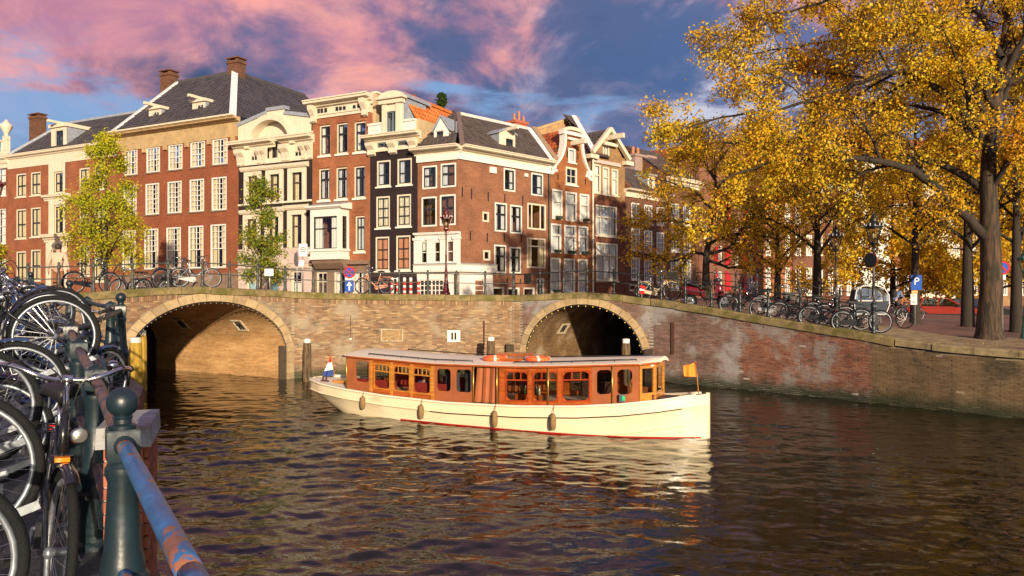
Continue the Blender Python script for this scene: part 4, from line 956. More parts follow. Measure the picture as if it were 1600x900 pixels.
# ---- white gabled house with dark purple walls
F = house('dark purple house with ornate white gable, round arch and heavy window surrounds', row_left, 373, 487.5, 3.0)
zsill = F.z(430, 388); zst = F.z(430, 418)
wz = [(387.5, 403.5, 275, 320), (421.5, 438, 272, 317), (456, 473.5, 269, 314.5)]
wz2 = [(386, 402, 342, 391), (420, 437, 338.5, 389), (455.5, 473, 335, 387.5)]
st = dict(fr=mat('dark_wood', (0.05, 0.03, 0.02), 0.4), ft=0.08, cols=(), rows=(0.33,), mid=0.33, sill=None, sb=0.12)
for r in wz: F.win(F.rect(*r), cur='left', cm=CURT_Y, **st)
for r in wz2: F.win(F.rect(*r), cur='sides', cm=CURT_Y, **st)
for r in ((386, 399.5, 424, 457), (420.5, 436, 424, 457), (456, 471.5, 423.5, 457)): F.win(F.rect(*r), fr=CREAM, ft=0.09, cols=(), rows=(0.5,), sill=None, cur='blind', cm=mat('teal_blind', (0.3, 0.5, 0.52), 0.8) if r[0] < 450 else CURTAIN, cur_h=(0.55, 1))
zf0 = F.z(430, 254.5)
F.wall(BR_PURP, zsill, zf0, depth=10)
F.box('stone_band', 0, F.w, -0.1, 0.0, zst, zsill, STONE_P)
for i in range(3): xx = F.w * (i + 0.5) / 3; F.box('panel', xx - 0.9, xx + 0.9, -0.16, -0.101, zst + 0.25, zsill - 0.25, STONE_P)
F.cornice('band_cornice', 0, F.w, zst - 0.25, zst - .002, 0.25, STONE_P)
F.wall(STONE_P, 0, zst - 0.251, y=-0.04, rd=0.25, depth=9)
F.box('string_course', 0, F.w, -0.09, -0.001, F.z(430, 318.5), F.z(430, 315.5), CREAM)
for rr in (wz, wz2):
    for r in rr:
        x0, x1, z0, z1 = F.rect(*r); b = MB(); t = 0.32
        b.box(x0 - t, x0 + .02, -0.11, 0.06, z0 - 0.05, z1 + t); b.box(x1 - .02, x1 + t, -0.11, 0.06, z0 - 0.05, z1 + t); b.box(x0, x1, -0.11, 0.06, z1 - .02, z1 + t)
        mold_mb(b, x0 - t - 0.22, x1 + t + 0.22, [(0, z1 + t), (-0.2, z1 + t), (-0.3, z1 + t + 0.12), (-0.34, z1 + t + 0.3), (0, z1 + t + 0.38)])
        F.part('window_surround', b, CREAM)
# gable
zc0 = F.z(430, 229); zc1 = F.z(430, 217); xm = F.w / 2 * 0.99
zl, zm_, zr_ = F.z(373, 198), F.z(432, 172), F.z(487, 183)
arc_r = (F.x(456) - F.x(392)) / 2; acx = (F.x(456) + F.x(392)) / 2; acz = F.z(424, 229)
aw = F.rect(425, 436.5, 219, 250, .38)
F.win(aw, fr=CREAM, ft=0.07, cols=(0.5,), rows=(0.3,), sill=None, sb=0.34, hole=False, sash=BLACKP)
F.box('niche_back', aw[0] - .4, aw[1] + .4, .50, .6, zf0 + .2, acz + .01, CREAM); F.box('painted_dark_panel', aw[0] + .05, aw[1] - .05, .455, .48, aw[2] + .05, aw[3] - .05, DARKIN)  # dark panel added behind the pane, standing in for an unlit room
sw = [F.rect(392, 402.5, 243.5, 251.5), F.rect(460, 472, 236.5, 244.5)]
for r in sw: F.win(r, fr=CREAM, ft=0.05, cols=(0.5,), rows=(), sill=None, hole=False, sb=0.06, y=-0.06)
F.wall(CREAM, zf0, zc0, name='frieze', y=-0.06, holes=sw + [(aw[0] - .25, aw[1] + .25, zf0 + .35, zc0)], rd=0.14)
# gable field with a round niche
mb = MB(); n = 24; za = acz + 0.001
pts_o = [(0, za)] + [(acx - arc_r * math.cos(math.pi * i / n), acz + arc_r * 0.95 * math.sin(math.pi * i / n)) for i in range(n + 1)] + [(F.w, za)]
def topz(x): 
    t = x / F.w
    if 0.41 < t < 0.65: return zm_
    return zl + (F.z(420, 178) - zl) * t / 0.41 if t <= 0.41 else F.z(445, 178.5) + (zr_ - F.z(445, 178.5)) * (t - 0.65) / 0.35
pp = [(0, za), (acx - arc_r - .001, za)] + pts_o[1:-1] + [(acx + arc_r + .001, za), (F.w * 0.41, 0), (F.w * 0.411, 0), (F.w * 0.649, 0), (F.w * 0.65, 0), (F.w, za)]
xs = sorted(set([p[0] for p in pts_o] + [F.w * k for k in (0.41, 0.411, 0.649, 0.65)]))
def botz(x): return acz + arc_r * 0.95 * math.sqrt(max(0, 1 - ((x - acx) / arc_r) ** 2)) if abs(x - acx) < arc_r else za
for a, b_ in zip(xs[:-1], xs[1:]):
    e = 1e-4; mb.add([(a, -0.06, botz(a)), (b_, -0.06, botz(b_)), (b_, -0.06, topz(b_ - e)), (a, -0.06, topz(a + e))], [(0, 1, 2, 3)])
mb.add([(0, -0.06, za - .2), (0, -0.06, topz(0.001)), (0, 0.5, topz(0.001)), (0, 0.5, za - .2)], [(0, 1, 2, 3)])
F.part('gable', mb, CREAM)
mb = MB(); cv = [(acx - arc_r * math.cos(math.pi * i / n), acz + arc_r * 0.95 * math.sin(math.pi * i / n)) for i in range(n + 1)]
mb.add([(x, y, z) for x, z in cv for y in (-0.06, 0.52)], [(2 * i, 2 * i + 1, 2 * i + 3, 2 * i + 2) for i in range(n)])
mb.add([(x, 0.5, z) for x, z in cv], [tuple(range(n + 1))]); F.part('niche', mb, CREAM)
o_ = [(acx - arc_r * 1.0 * math.cos(math.pi * i / n), acz + arc_r * 0.95 * math.sin(math.pi * i / n)) for i in range(n + 1)]
p_ = [(acx - arc_r * 1.2 * math.cos(math.pi * i / n), acz + arc_r * 1.16 * math.sin(math.pi * i / n)) for i in range(n + 1)]
F.part('arch_moulding', MB().ribbon(p_, o_, -0.3, -0.062), CREAM)
F.bars('coping', [((0, 0.1, zl + .1), (F.w * .41, 0.1, F.z(420, 178) + .1)), ((F.w * .405, 0.1, zm_ + .1), (F.w * .655, 0.1, zm_ + .1)), ((F.w * .65, 0.1, F.z(445, 178.5) + .1), (F.w, 0.1, zr_ + .1))], 0.55, 0.24, LEAD)
for xa, xb in ((-0.3, F.x(417, -.7)), (F.x(431, -.7), F.w + 0.1)):
    F.cornice('cornice', xa + .1, xb - .1, zc0 - .02, zc1, 0.75, CREAM); F.part('cornice_lead', MB().hexa([(xa, -0.75, zc1), (xb, -0.75, zc1), (xb, 0, zc1 + .1), (xa, 0, zc1 + .1), (xa, -0.75, zc1 + .03), (xb, -0.75, zc1 + .03), (xb, 0, zc1 + .25), (xa, 0, zc1 + .25)]), CREAM)
for u in (369, 376, 401, 409, 439, 446, 470, 480):
    xx, _ = F.loc(u + 1.5, 240, -.35); b = MB(); mold_mb(b, xx - 0.17, xx + 0.17, [(-0.06, zc0 - .03), (-0.6, zc0 - .03), (-0.55, zc0 - .3), (-0.3, zc0 - .55), (-0.2, zc0 - .95), (-0.24, zc0 - 1.1), (-0.06, zc0 - 1.2)]); F.part('console', b, CREAM)
F.box('frieze_foot', 0, F.w, -0.14, -0.061, zf0 - .01, zf0 + .14, CREAM)
F.part('roof', MB().add([(0, .4, zl), (F.w, .4, zr_), (F.w, 10, zr_), (0, 10, zl), (0, 10, 8)], [(0, 1, 2, 3)]), LEAD)

# ---- orange brick house with bay window
F = house('orange brick house with flat white cornice and a white bay window', row_left, 488, 578, 3.0)
B4 = dict(fr=CREAM, ft=0.10, sash=BLACKP, bt=0.07, cols=(0.5,), sill=WHITE, sb=0.13, sillh=0.14)
F.row([(498.5, 516, 195, 243), (525.3, 543.2, 192, 240), (553, 571.5, 189.5, 237.5)], rows=(0.33,), mid=0.33, cur='left', **B4)
F.row([(497.5, 515, 263, 313), (524.5, 542.3, 261, 311), (552.5, 570.5, 259, 309)], rows=(0.33,), mid=0.33, cur='sides', cm=CURT_G, **B4)
F.row([(495.5, 507, 340, 394), (554.5, 570, 337, 393)], rows=(0.3,), mid=0.3, cur='full', cm=CURT_G, **B4)
zb_ = F.z(530, 408); zt_ = F.z(530, 181.5)
bx = F.rect(501, 546, 336, 391); F.holes.append((bx[0] + .3, bx[1] - .3, bx[2], bx[3]))
F.wall(BR_ORANGE, zb_, zt_, depth=10, rd=0.3)
for v0 in (190, 258.5, 333):   # brick arches over the windows
    for ua, ub in ((497, 517), (524, 544), (552, 572)):
        if v0 == 333 and ua == 524: continue
        uc = (ua + ub) / 2; dv = (530 - uc) * 0.10; n = 11
        for i in range(n):
            x0, x1 = F.x(ua), F.x(ub); a = x0 + (x1 - x0) * i / n; c = x0 + (x1 - x0) * (i + 1) / n; zz = F.z(uc, v0 + (2 if v0 < 200 else 0) + (525 - uc) * -0.0) 
            zz = F.z(uc, {190: 192, 258.5: 260.5, 333: 335}[v0] + (534 - uc) * 0.085)
            F.box('arch_brick', a + .008, c - .008, -0.025, 0.0, zz + 0.02, zz + 0.36, BR_ORANGE)
zc0 = F.z(530, 169); zc1 = F.z(530, 154)
F.box('frieze', 0, F.w, -0.1, 0.3, zt_ + .003, zc0, CREAM)
for u in (499.5, 504.5, 510.5, 528, 533.5, 539.5, 555, 562, 567):
    x_, z_ = F.loc(u, 171.5 - (u - 530) * 0.10); F.box('frieze_window', x_ - 0.12, x_ + 0.12, -0.115, -0.101, z_ - 0.18, z_ + 0.18, BLACKP)
F.box('frieze_mould', 0, F.w, -0.17, -0.101, zt_ + .2, zt_ + .32, CREAM)
F.cornice('cornice', 0, F.w, zc0 + .002, zc1, 0.8, CREAM)
for xx in (0.28, F.w - 0.28):
    b = MB(); mold_mb(b, xx - 0.2, xx + 0.2, [(-0.1, zc0 + .3), (-0.65, zc0 + .3), (-0.6, zc0), (-0.3, zc0 - .4), (-0.32, zc0 - .75), (-0.1, zc0 - .85)]); F.part('console', b, CREAM)
F.part('roof', MB().box(0, F.w, 0.05, 10, zc0, zc0 + .5), LEAD)
F.part('side_parapet', MB().box(F.w - 0.02, F.w + 0.25, 0.3, 9, zt_ - 1.5, zc0 + 0.75), mat('beige_render', (0.45, 0.33, 0.19), 0.9, var=0.15, scale=1.5))
F.box('parapet_cap', F.w - .1, F.w + .33, 0.3, 9, zc0 + .752, zc0 + .9, CREAM)
# the bay
x0, x1, z0, z1 = F.rect(499.5, 545.5, 322, 404); zg0, zg1 = F.z(522, 390), F.z(522, 340); yo = -0.95
b = MB(); b.box(x0, x1, yo, -0.002, z0, zg0); b.box(x0 - .1, x1 + .1, yo - .1, -0.002, zg0 - .16, zg0 + .001); b.box(x0 - 0.06, x1 + .06, yo - .06, -.002, z0 - .1, z0 + .12)
b.box(x0, x1, yo, -0.002, zg1, zg1 + .5); mold_mb(b, x0 - .25, x1 + .25, [(-0.002, zg1 + .5), (yo - .1, zg1 + .5), (yo - .28, zg1 + .62), (yo - .28, zg1 + .72), (-0.002, zg1 + .95)])
xi = [x0, x0 + .32, x1 - .32, x1]
for a, c in ((x0, x0 + .26), (x1 - .26, x1)): b.box(a, c, yo, yo + .26, zg0, zg1)
for a, c in ((x0, x0 + .2), (x1 - .2, x1)): b.box(a, c, -0.2, -.002, zg0, zg1)
for i in range(4): a = x0 + .15 + (x1 - x0 - .3) * i / 4; b.box(a + .05, a + (x1 - x0 - .3) / 4 - .05, yo - .04, yo, z0 + .3, zg0 - .3)
F.part('bay_window', b, WHITE)
F.part('bay_lead', MB().hexa([(x0 - .1, yo - .1, zg1 + .78), (x1 + .1, yo - .1, zg1 + .78), (x1 + .1, -.01, zg1 + .96), (x0 - .1, -.01, zg1 + .96), (x0 - .1, yo - .1, zg1 + .81), (x1 + .1, yo - .1, zg1 + .81), (x1 + .1, -.01, zg1 + 1.02), (x0 - .1, -.01, zg1 + 1.02)]), LEAD)
F.win((x0 + .26, x1 - .26, zg0, zg1), fr=BLACKP, ft=0.06, cols=(), rows=(0.36,), sill=None, hole=False, y=yo + .02, cur='sides', cm=CURTAIN)
mid_ = Matrix.Translation((x1 - .06, 0, 0)) @ Matrix.Rotation(R(90), 4, 'Z')
for sx, nm in ((x1 - .04, 1), (x0 + .04, -1)):
    sw_ = F.win((0.0, 0.47, zg0, zg1), fr=BLACKP, ft=0.05, cols=(), rows=(0.36,), sill=None, hole=False); sw_.matrix_basis = Matrix.Translation((sx, yo + .262, 0)) @ Matrix.Rotation(R(90) * nm, 4, 'Z') @ Matrix.Translation((0 if nm > 0 else -.47, -0.05, 0))
b = MB(); mold_mb(b, x0, x1, [(-.002, z0 - .1), (yo + .1, z0 - .1), (yo + .2, z0 - .35), (-.4, z0 - .7), (-.002, z0 - .8)]); F.part('bay_corbel', b, STONE_B)
# stone base with low arched windows
F.box('base_cornice', 0, F.w, -0.35, 0, zb_ - .25, zb_ - .002, STONE_B)
hs = []
for r in ((494.6, 511.6, 425, 462), (522, 542, 424, 462), (550.5, 568.5, 424, 462)): F.win(F.rect(*r), fr=CREAM, ft=0.1, cols=(0.5,), rows=(0.4,), sill=None, cur='sides' if r[0] > 500 else None, cm=CURTAIN)
F.wall(STONE_B, 0, zb_ - .252, y=-0.03, rd=0.25, depth=9)

# ---- narrow dark house with white attic
F = house('narrow dark purple house with white panelled attic, curved dormer and orange side roof', row_left, 578.5, 652, 3.0)
B5 = dict(fr=CREAM, ft=0.11, sash=BLACKP, bt=0.05, cols=(0.5,), sill=WHITE, sb=0.06)
F.row([(588.7, 610.3, 250.5, 291.5), (620.7, 643.5, 247.3, 289)], rows=(0.55,), cur='left', cm=CURT_G, **B5)
F.row([(587.6, 609.2, 306.6, 356.5), (620, 642.3, 303.5, 354)], rows=(0.36, 0.68), cur='full', cm=mat('pale_curtain', (0.60, 0.54, 0.38), 0.9), **B5)
F.row([(586.6, 608.3, 369.8, 423.5), (618.8, 641.3, 367.8, 422.5)], rows=(0.36, 0.68), cur='full', cm=CURT_O, **B5)
zb_ = F.z(615, 426); zt_ = F.z(615, 235.5)
F.win(F.rect(612, 624, 434, 466), fr=WHITE, ft=0.08, cols=(), rows=(0.3,), sill=None)
F.wall(BR_PURP, 0, zt_, depth=10)
F.box('string_course', 0, F.w, -0.08, -.001, zb_ - .3, zb_ - .1, mat('dark_stone', (0.035, 0.022, 0.022), 0.7))
zc0, zc1 = F.z(615, 220), F.z(615, 209.5); aw_ = [F.rect(590, 609.5, 222.8, 230.4), F.rect(622, 641, 219.6, 227.2)]
for r in aw_: F.win(r, fr=mat('blue_grey_wood', (0.10, 0.14, 0.17), 0.5), ft=0.06, cols=(0.5,), rows=(), sill=None, hole=False, y=-0.06)
F.wall(CREAM, zt_ + .002, zc0, name='frieze', y=-0.06, holes=aw_)
F.box('frieze_foot', -.05, F.w + .05, -0.16, -.061, zt_ + .001, zt_ + .22, CREAM)
F.cornice('cornice', -.1, F.w + .1, zc0 - .04, zc1, 0.7, CREAM)
for u in (580, 585.5, 613, 618.5, 645, 650.5):
    xx = F.x(u); b = MB(); mold_mb(b, xx - 0.14, xx + 0.14, [(-0.06, zc0 - .05), (-0.55, zc0 - .05), (-0.5, zc0 - .25), (-0.25, zc0 - .5), (-0.28, zc0 - .8), (-0.06, zc0 - .9)]); F.part('console', b, CREAM)
zp0, zp1 = zc1 + .01, F.z(592, 193.5)
zp2 = F.z(645, 187.5)
dx0, dx1 = F.x(600.5), F.x(632.5)
for a, c, zz in ((0, dx0, zp1), (dx1, F.w, zp1)):
    b = MB(); b.box(a + .01, c - .01, -0.25, 0.05, zp0, zz); b.box(a + .3, c - .3, -0.29, -.25, zp0 + .3, zz - .3); b.box(a, c, -0.33, .1, zz - .14, zz); F.part('attic_panel', b, WHITE)
F.box('attic_side', F.w - .02, F.w + .2, -0.1, 3.5, zc1 - .8, zp1, mat('beige_render', (0.45, 0.33, 0.19)))
zd1 = F.z(615, 164); rc = F.rect(607.4, 625.8, 175, 209)
b = MB(); yd_ = -0.3
for q in ((dx0, rc[0], zp0, zd1), (rc[1], dx1, zp0, zd1), (rc[0], rc[1], rc[3], zd1)): b.box(q[0], q[1], yd_, yd_ + .18, q[2], q[3])
for a in (dx0 + .1, dx1 - .45): b.box(a, a + .35, yd_ - .1, yd_ - .001, zp0, zd1)
b.box(dx0 - .1, dx1 + .1, yd_ - .22, yd_ + .2, zd1 + .001, zd1 + .28); b.box(dx0 - .25, dx1 + .25, yd_ - .4, yd_ + .2, zd1 + .281, zd1 + .45)
cx_ = (dx0 + dx1) / 2; rr_ = (dx1 - dx0) / 2 + .1; nseg = 16
b.prism([(cx_ - rr_ * math.cos(math.pi * i / nseg), zd1 + .45 + .36 * math.sin(math.pi * i / nseg)) for i in range(nseg + 1)], yd_ - .2, yd_ + .15)
d5 = F.part('dormer', b, CREAM)
MB().ribbon([(cx_ - rr_ * math.cos(math.pi * i / nseg), zd1 + .5 + .40 * math.sin(math.pi * i / nseg)) for i in range(nseg + 1)], [(cx_ - rr_ * math.cos(math.pi * i / nseg), zd1 + .42 + .34 * math.sin(math.pi * i / nseg)) for i in range(nseg + 1)], yd_ + .16, 3.0).build('dormer_roof', LEAD, d5)
b = MB(); b.box(dx0 + .02, dx0 + .1, yd_ + .19, 2.5, zp0, zd1 + .4); b.box(dx1 - .1, dx1 - .02, yd_ + .19, 2.5, zp0, zd1 + .4); b.build('cheek', LEAD, d5)
F.win(rc, fr=mat('blue_grey_wood', (0.10, 0.14, 0.17)), ft=0.07, cols=(0.5,), rows=(), sill=None, hole=False, y=yd_ + .02, bt=0.12)
# orange roof, its ridge running back
xr_, zr = F.loc(646, 153, 1.2); xr_ = F.w * 0.62; zr = F.z(648, 153, 1.5)
F.tiles([(F.w + .15, 0.4, zc1 + .1), (F.w + .15, 11, zc1 + .1), (xr_, 11, zr), (xr_, 0.4, zr)], PANTILE, 0.34, 0.40)
F.tiles([(0, 11, zc1 + .1), (0, 1.0, zc1 + .1), (xr_, 1.0, zr), (xr_, 11, zr)], PANTILE, 0.34, 0.40)
F.part('gable_wall', MB().add([(0, 1.05, zc1), (F.w, 0.45, zc1), (xr_, 0.45, zr)], [(0, 1, 2)]), LEAD)
F.bars('ridge', [((xr_, 0.4, zr + .05), (xr_, 11, zr + .05))], 0.3, 0.2, PANTILE)
x_ = F.x(636, 2.2); z_ = F.z(636, 158, 2.2); b = MB(); b.box(x_ - .8, x_ + .8, 1.9, 2.5, z_ - 1.5, z_)
pot = F.part('chimney', b, CHIM)
for i in range(5): MB().lathe([(0.10, z_), (0.12, z_ + .4)], 8, (x_ - .6 + .3 * i, 2.2, 0)).build('chimney_pot', mat('dark_clay', (0.12, 0.045, 0.035)), pot)
# ---- corner house with two faces
pc = row_right(716.5); pl_ = row_left(652.5); pr_ = row_right(857.5); base = 3.0
t = thing('corner_house', 'brown brick corner house with white shop front, hip tiled roof and white cornice', 'house', (*pc, base), math.atan2(pr_[1] - pc[1], pr_[0] - pc[0]))
bpy.context.view_layer.update()
G = Fac(t, pc, pr_, base); L = Fac(t, pl_, pc, base, ident=False)
B6 = dict(fr=WHITE, ft=0.10, sash=BLACKP, bt=0.06, sill=None, sb=0.02)
L.row([(660, 683, 259, 295), (688.7, 712.7, 255, 292.5)], cols=(0.5,), rows=(0.42,), mid=0.42, cur='left', cm=CURT_G, **B6)
L.row([(658.8, 682.5, 307.5, 354), (687.3, 712, 304, 352)], cols=(0.5,), rows=(0.42,), mid=0.42, **B6)
shop = [L.rect(658, 670, 377.5, 411.5), L.rect(678.6, 691.5, 377.5, 410), L.rect(698.7, 711, 376, 410)]
for r in shop: L.win(r, fr=WHITE, ft=0.06, cols=(), rows=(0.5,), sill=None, y=-0.1, bt=0.05, cur='blind' if r is shop[0] else None, cur_h=(0, .4))
zt_ = L.z(700, 250.5); zsh0, zsh1 = L.z(690, 412.5), L.z(690, 366); zfa0, zfa1 = L.z(690, 425), L.z(690, 413)
upper = [h for h in L.holes if h[2] > zsh1 - .3]
L.wall(BR_CORN, zsh1 - .2, zt_, holes=upper, depth=0)
L.wall(WHITE, zfa1 - .01, zsh1, name='shop_upper', y=-0.1, holes=shop, xr=lambda z: L.w + .1)
for u in (654, 674.2, 695, 715.8):
    x_ = L.x(u); L.box('pilaster', x_ - .24, x_ + .24, -0.2, -0.101, zfa1, zsh1 - .35, WHITE); L.box('pilaster_cap', x_ - .3, x_ + .3, -0.26, -0.09, zsh1 - .35, zsh1 - .2, WHITE)
L.cornice('shop_cornice', -.05, L.w + .05, zsh1 - .2, zsh1 + .12, 0.35, WHITE)
for Fx, xa, xb in ((L, -.1, L.w + .1), (G, -.1, G.x(771))):
    Fx.mold('fascia', xa, xb, [(-.11, zfa0), (-.35, zfa0), (-.38, zfa0 + .1), (-.35, zfa1 - .1), (-.45, zfa1), (-.11, zfa1 + .02)], WHITE); Fx.part('fascia_lead', MB().box(xa + .05, xb - .05, -.4, 0, zfa1 + .021, zfa1 + .06), LEAD)
s1 = L.rect(655.6, 693.5, 437, 463); d1 = (L.x(708), L.w - 0.02, 0.0, L.z(715, 428)); s2 = G.rect(741, 756, 437, 463)
L.holes = [s1, d1]; L.win(s1, fr=WHITE, ft=0.06, cols=(1 / 6, 2 / 6, 0.5, 4 / 6, 5 / 6), rows=(0.33, 0.66), sill=None, hole=False, y=-.08, bt=.05)
L.win((d1[0], d1[1], d1[2], d1[3]), fr=mat('green_black_door', (0.015, 0.03, 0.028), 0.35), ft=0.12, cols=(0.5,), rows=(0.3,), sill=None, hole=False, name='door', y=.05)
L.wall(WHITE, 0, zfa0 + .02, name='shop_front', y=-.08)
G.holes = []
G.win(s2, fr=WHITE, ft=0.06, cols=(0.25, 0.5, 0.75), rows=(0.33, 0.66), sill=None, y=-.08, bt=.05)
xs2 = G.x(769); G.wall(WHITE, 0, zfa0 + .02, name='shop_front', y=-.08, xr=lambda z: xs2)
G.holes = []
z_t = G.z(780, 259); 
K6 = dict(cols=(0.5,), rows=(0.38,), mid=0.38)
G.row([(787, 805, 263.5, 299), (830, 848.5, 271, 306)], cols=(0.5,), rows=(0.62,), cur='right', cm=CURT_G, **{**B6, 'bt': .05})
G.row([(773, 792, 317, 362), (797, 815.5, 320.7, 365)], cur='sides', cm=CURT_G, **K6, **B6)
G.row([(772, 791, 382.7, 426.6), (796, 814, 386, 427)], cur='sides', cm=CURTAIN, **K6, **B6)
W3 = dict(fr=CREAM, ft=0.11, bt=0.09, sill=None, sb=0.02)
G.win(G.rect(824, 853, 318.5, 359), cols=(0.22, 0.74), rows=(), **W3); G.win(G.rect(823, 852.5, 372, 419), cols=(0.2, 0.74), rows=(0.25,), cur='sides', cm=CURT_Y, **W3)
G.row([(753.8, 764, 331, 346.7), (755, 766, 391, 407)], cols=(), rows=(), **W3)
G.row([(770, 788.5, 448, 466), (793, 812.5, 449, 466), (818, 836, 449, 466)], cols=(), rows=(), fr=WHITE, ft=.12, sill=None)
G.row([(838.5, 851, 434.5, 462)], cols=(), rows=(0.35,), fr=WHITE, ft=.12, sill=None)
G.wall(BR_CORN, 0, z_t, depth=9.5)
for u, va, vb in ((764.6, 260.5, 270), (818.8, 271, 276)): x_, z1 = G.loc(u, va); z0 = G.z(u, vb); G.box('wall_vent', x_, x_ + .55 if va < 265 else x_ + .3, -.12, -.001, z0, z1, WHITE)
G.anchors([(722, 292, 308), (736.5, 295, 311), (762.5, 300, 315), (788.5, 303, 316), (816.5, 306, 321), (734.5, 361, 376), (761, 364, 378), (787.5, 364, 377.5), (814, 366, 379), (792.5, 435, 442), (813, 436, 442.5)])
x_, z_ = G.loc(818.5, 431.5); G.box('wall_lantern', x_, x_ + .35, -.35, -.02, z_ - .45, z_ + .15, BLACKP)
zf1 = L.z(700, 239.5)
for Fx, zz in ((L, zt_), (G, z_t)):
    q = 0.0 if Fx is G else 0.0
    Fx.mold('frieze', -0.05, Fx.w, [(0, zz), (-.09, zz), (-.09, zf1), (0, zf1)], WHITE)
    for lv, o in ((zz - .003, 0.13),): Fx.box('frieze_foot', -.1 if Fx is G else 0, Fx.w, -o, -.091, lv, lv + .12, WHITE)
zc = L.z(700, 228.5)
for Fx in (L, G): Fx.cornice('cornice', 0 if Fx is L else .2, Fx.w - (.0 if Fx is L else 0.1), zf1, zc, 0.75, CREAM)
G.part('downpipe', MB().tube([(G.w - .05, -.12, 0.2), (G.w - .05, -.12, zz)], .07, 6), BLACKP)
# roof
HR = 4.0
zr = G.z(740, 184, 3.6); rx0, rx1 = G.x(716, 3.6), G.x(826, 3.6)
w2l = lambda p: t.matrix_basis.inverted() @ p
def LG(x, y, z): p = L.p0 + L.d * x + L.n * y; q = Vector((p.x, p.y, 0)) ; r = G.root.matrix_basis.inverted() @ Vector((p.x, p.y, base)); return (r.x, r.y, z)
hip = (rx0, 3.6, zr); zc_ = zc - .05
G.tiles([(-.1, -.45, zc_), (G.w, -.45, zc_), (rx1, 3.6, zr), hip], SLATE_B, 0.30, 0.34)
el = LG(0, -.45, zc_); e2 = LG(L.w, -.45, zc_)
G.tiles([el, e2, hip, LG(L.w * 0.25, 3.3, zr)], SLATE_B, 0.30, 0.34)
G.part('roof_back', MB().add([(G.w, -.3, zc_), (rx1, 3.6, zr), (rx1, 9, zc_), hip, LG(L.w * .25, 3.3, zr), LG(0, 6, zc_), el], [(0, 2, 1), (1, 2, 5, 3), (3, 5, 4), (4, 5, 6)]), SLATE_B)
G.bars('hip_tiles', [((-.1, -.45, zc_ + .1), (hip[0], hip[1], zr + .1))], .3, .2, mat('hip_tile', (0.15, 0.10, 0.09), 0.7)); G.bars('ridge', [((rx0, 3.6, zr + .06), (rx1, 3.6, zr + .06))], .3, .2, mat('ridge_white', (0.5, 0.48, 0.46), 0.7, var=.3, scale=9))
G.bars('verge', [((G.w - .1, -.4, zc_ + .12), (rx1, 3.6, zr + .12))], .4, .14, MATS['white_lead']); G.bars('parapet', [((G.w + .15, -.5, zc_ + .15), (rx1 + .5, 3.6, zr + .2))], .35, .3, mat('brown_render', (0.30, 0.19, 0.11), 0.9))
dormer(G, 780, 805, 209, 241, 790, 803, 215.5, 239, 0.45, 2.9, cols=(0.5,), rows=(0.5,), sash=BLACKP, gable=0.35, beam=True, cheekm=LEAD, roofm=LEAD, frontm=CREAM)
dormer(L, 678, 701, 204, 230.5, 680.5, 693.5, 203.5, 228.5, 0.5, 2.6, cols=(0.5,), rows=(0.5,), sash=BLACKP, gable=0.9, cheekm=LEAD, roofm=LEAD, frontm=WHITE)
x0, x1 = G.x(799, 4.4), G.x(818, 4.4); zch = G.z(808, 190, 4.4); mb = MB(); mb.box(x0, x1, 4, 4.9, zr - 2, zch - .2); mb.box(x0 - .08, x1 + .08, 3.92, 4.98, zch - .2, zch); ch = G.part('chimney', mb, mat('red_chimney', (0.36, 0.10, 0.05), .8, var=.25, scale=8))
for i, hgt in enumerate((.55, .8, .5)): MB().lathe([(.12, zch), (.09, zch + hgt)], 8, (x0 + .3 + i * .5, 4.4, 0)).build('chimney_pot', mat('clay_pot', (0.4, 0.16, 0.08), .8), ch)

# ---- bell gable house
F = house('orange brick house with white edged bell gable and three bays of tall white windows', row_right, 858.5, 924.5, 3.0)
W7 = dict(fr=WHITE, ft=0.13, cols=(), rows=(0.36,), mid=0.36, cur='full', sill=None, sb=0.03, bt=0.1)
F.row([(862.8, 879, 296, 342.7), (883.8, 901.6, 300, 345.8), (905.8, 920.8, 303.2, 347)], cm=CURTAIN, **W7)
F.row([(861, 877.2, 349.5, 395.8), (881.7, 900.5, 351.8, 397.3), (904, 919.2, 353.3, 397.8)], cm=CURT_G, **W7)
F.row([(859.8, 876, 402.8, 458), (881, 898.8, 404, 458), (903, 918.4, 405, 457)], cm=CURT_G, **W7)
for r in ((862.8, 879, 339, 345), (906, 920.5, 343, 348.5), (861, 877, 391.5, 397), (882, 900, 393, 399), (904, 919, 394, 400), (860, 876, 454, 459)):
    x0, x1, z0, z1 = F.rect(*r); F.part('window_box', MB().box(x0 + .3, x1 - .3, -.3, -.05, z0 + .12, z1 + .05), mat('plant_box', (0.03, 0.05, 0.025), .8, var=.6, scale=12, bump=1))
F.win(F.rect(888, 899.3, 232, 254), fr=WHITE, ft=.12, cols=(), rows=(), cur='full', cm=CURT_G, sill=WHITE, sb=.03); F.win(F.rect(884, 901.7, 261.5, 289), fr=CREAM, ft=.14, cols=(0.5,), rows=(0.5,), sill=WHITE, sb=.03)
zsh = F.z(890, 269.5); zn = F.z(890, 211.5); zp = F.z(895, 199)
xn0, xn1 = F.x(881.5), F.x(908.5)
def gl(z):
    q = min(max((z - zsh) / (zn - zsh), 0), 1); return xn0 * (1 - (1 - q) ** 2.6) + .1 * (1 - q)
def gr(z):
    q = min(max((z - zsh) / (zn - zsh), 0), 1); return F.w - (F.w - xn1) * (1 - (1 - q) ** 2.6) - .1 * (1 - q)
zss = [zsh + (zn - zsh) * i / 24 for i in range(25)]
F.wall(BR_BELL, 0, zsh, depth=9); F.wall(BR_BELL, zsh + .001, zn, gl, gr, zss, name='gable')
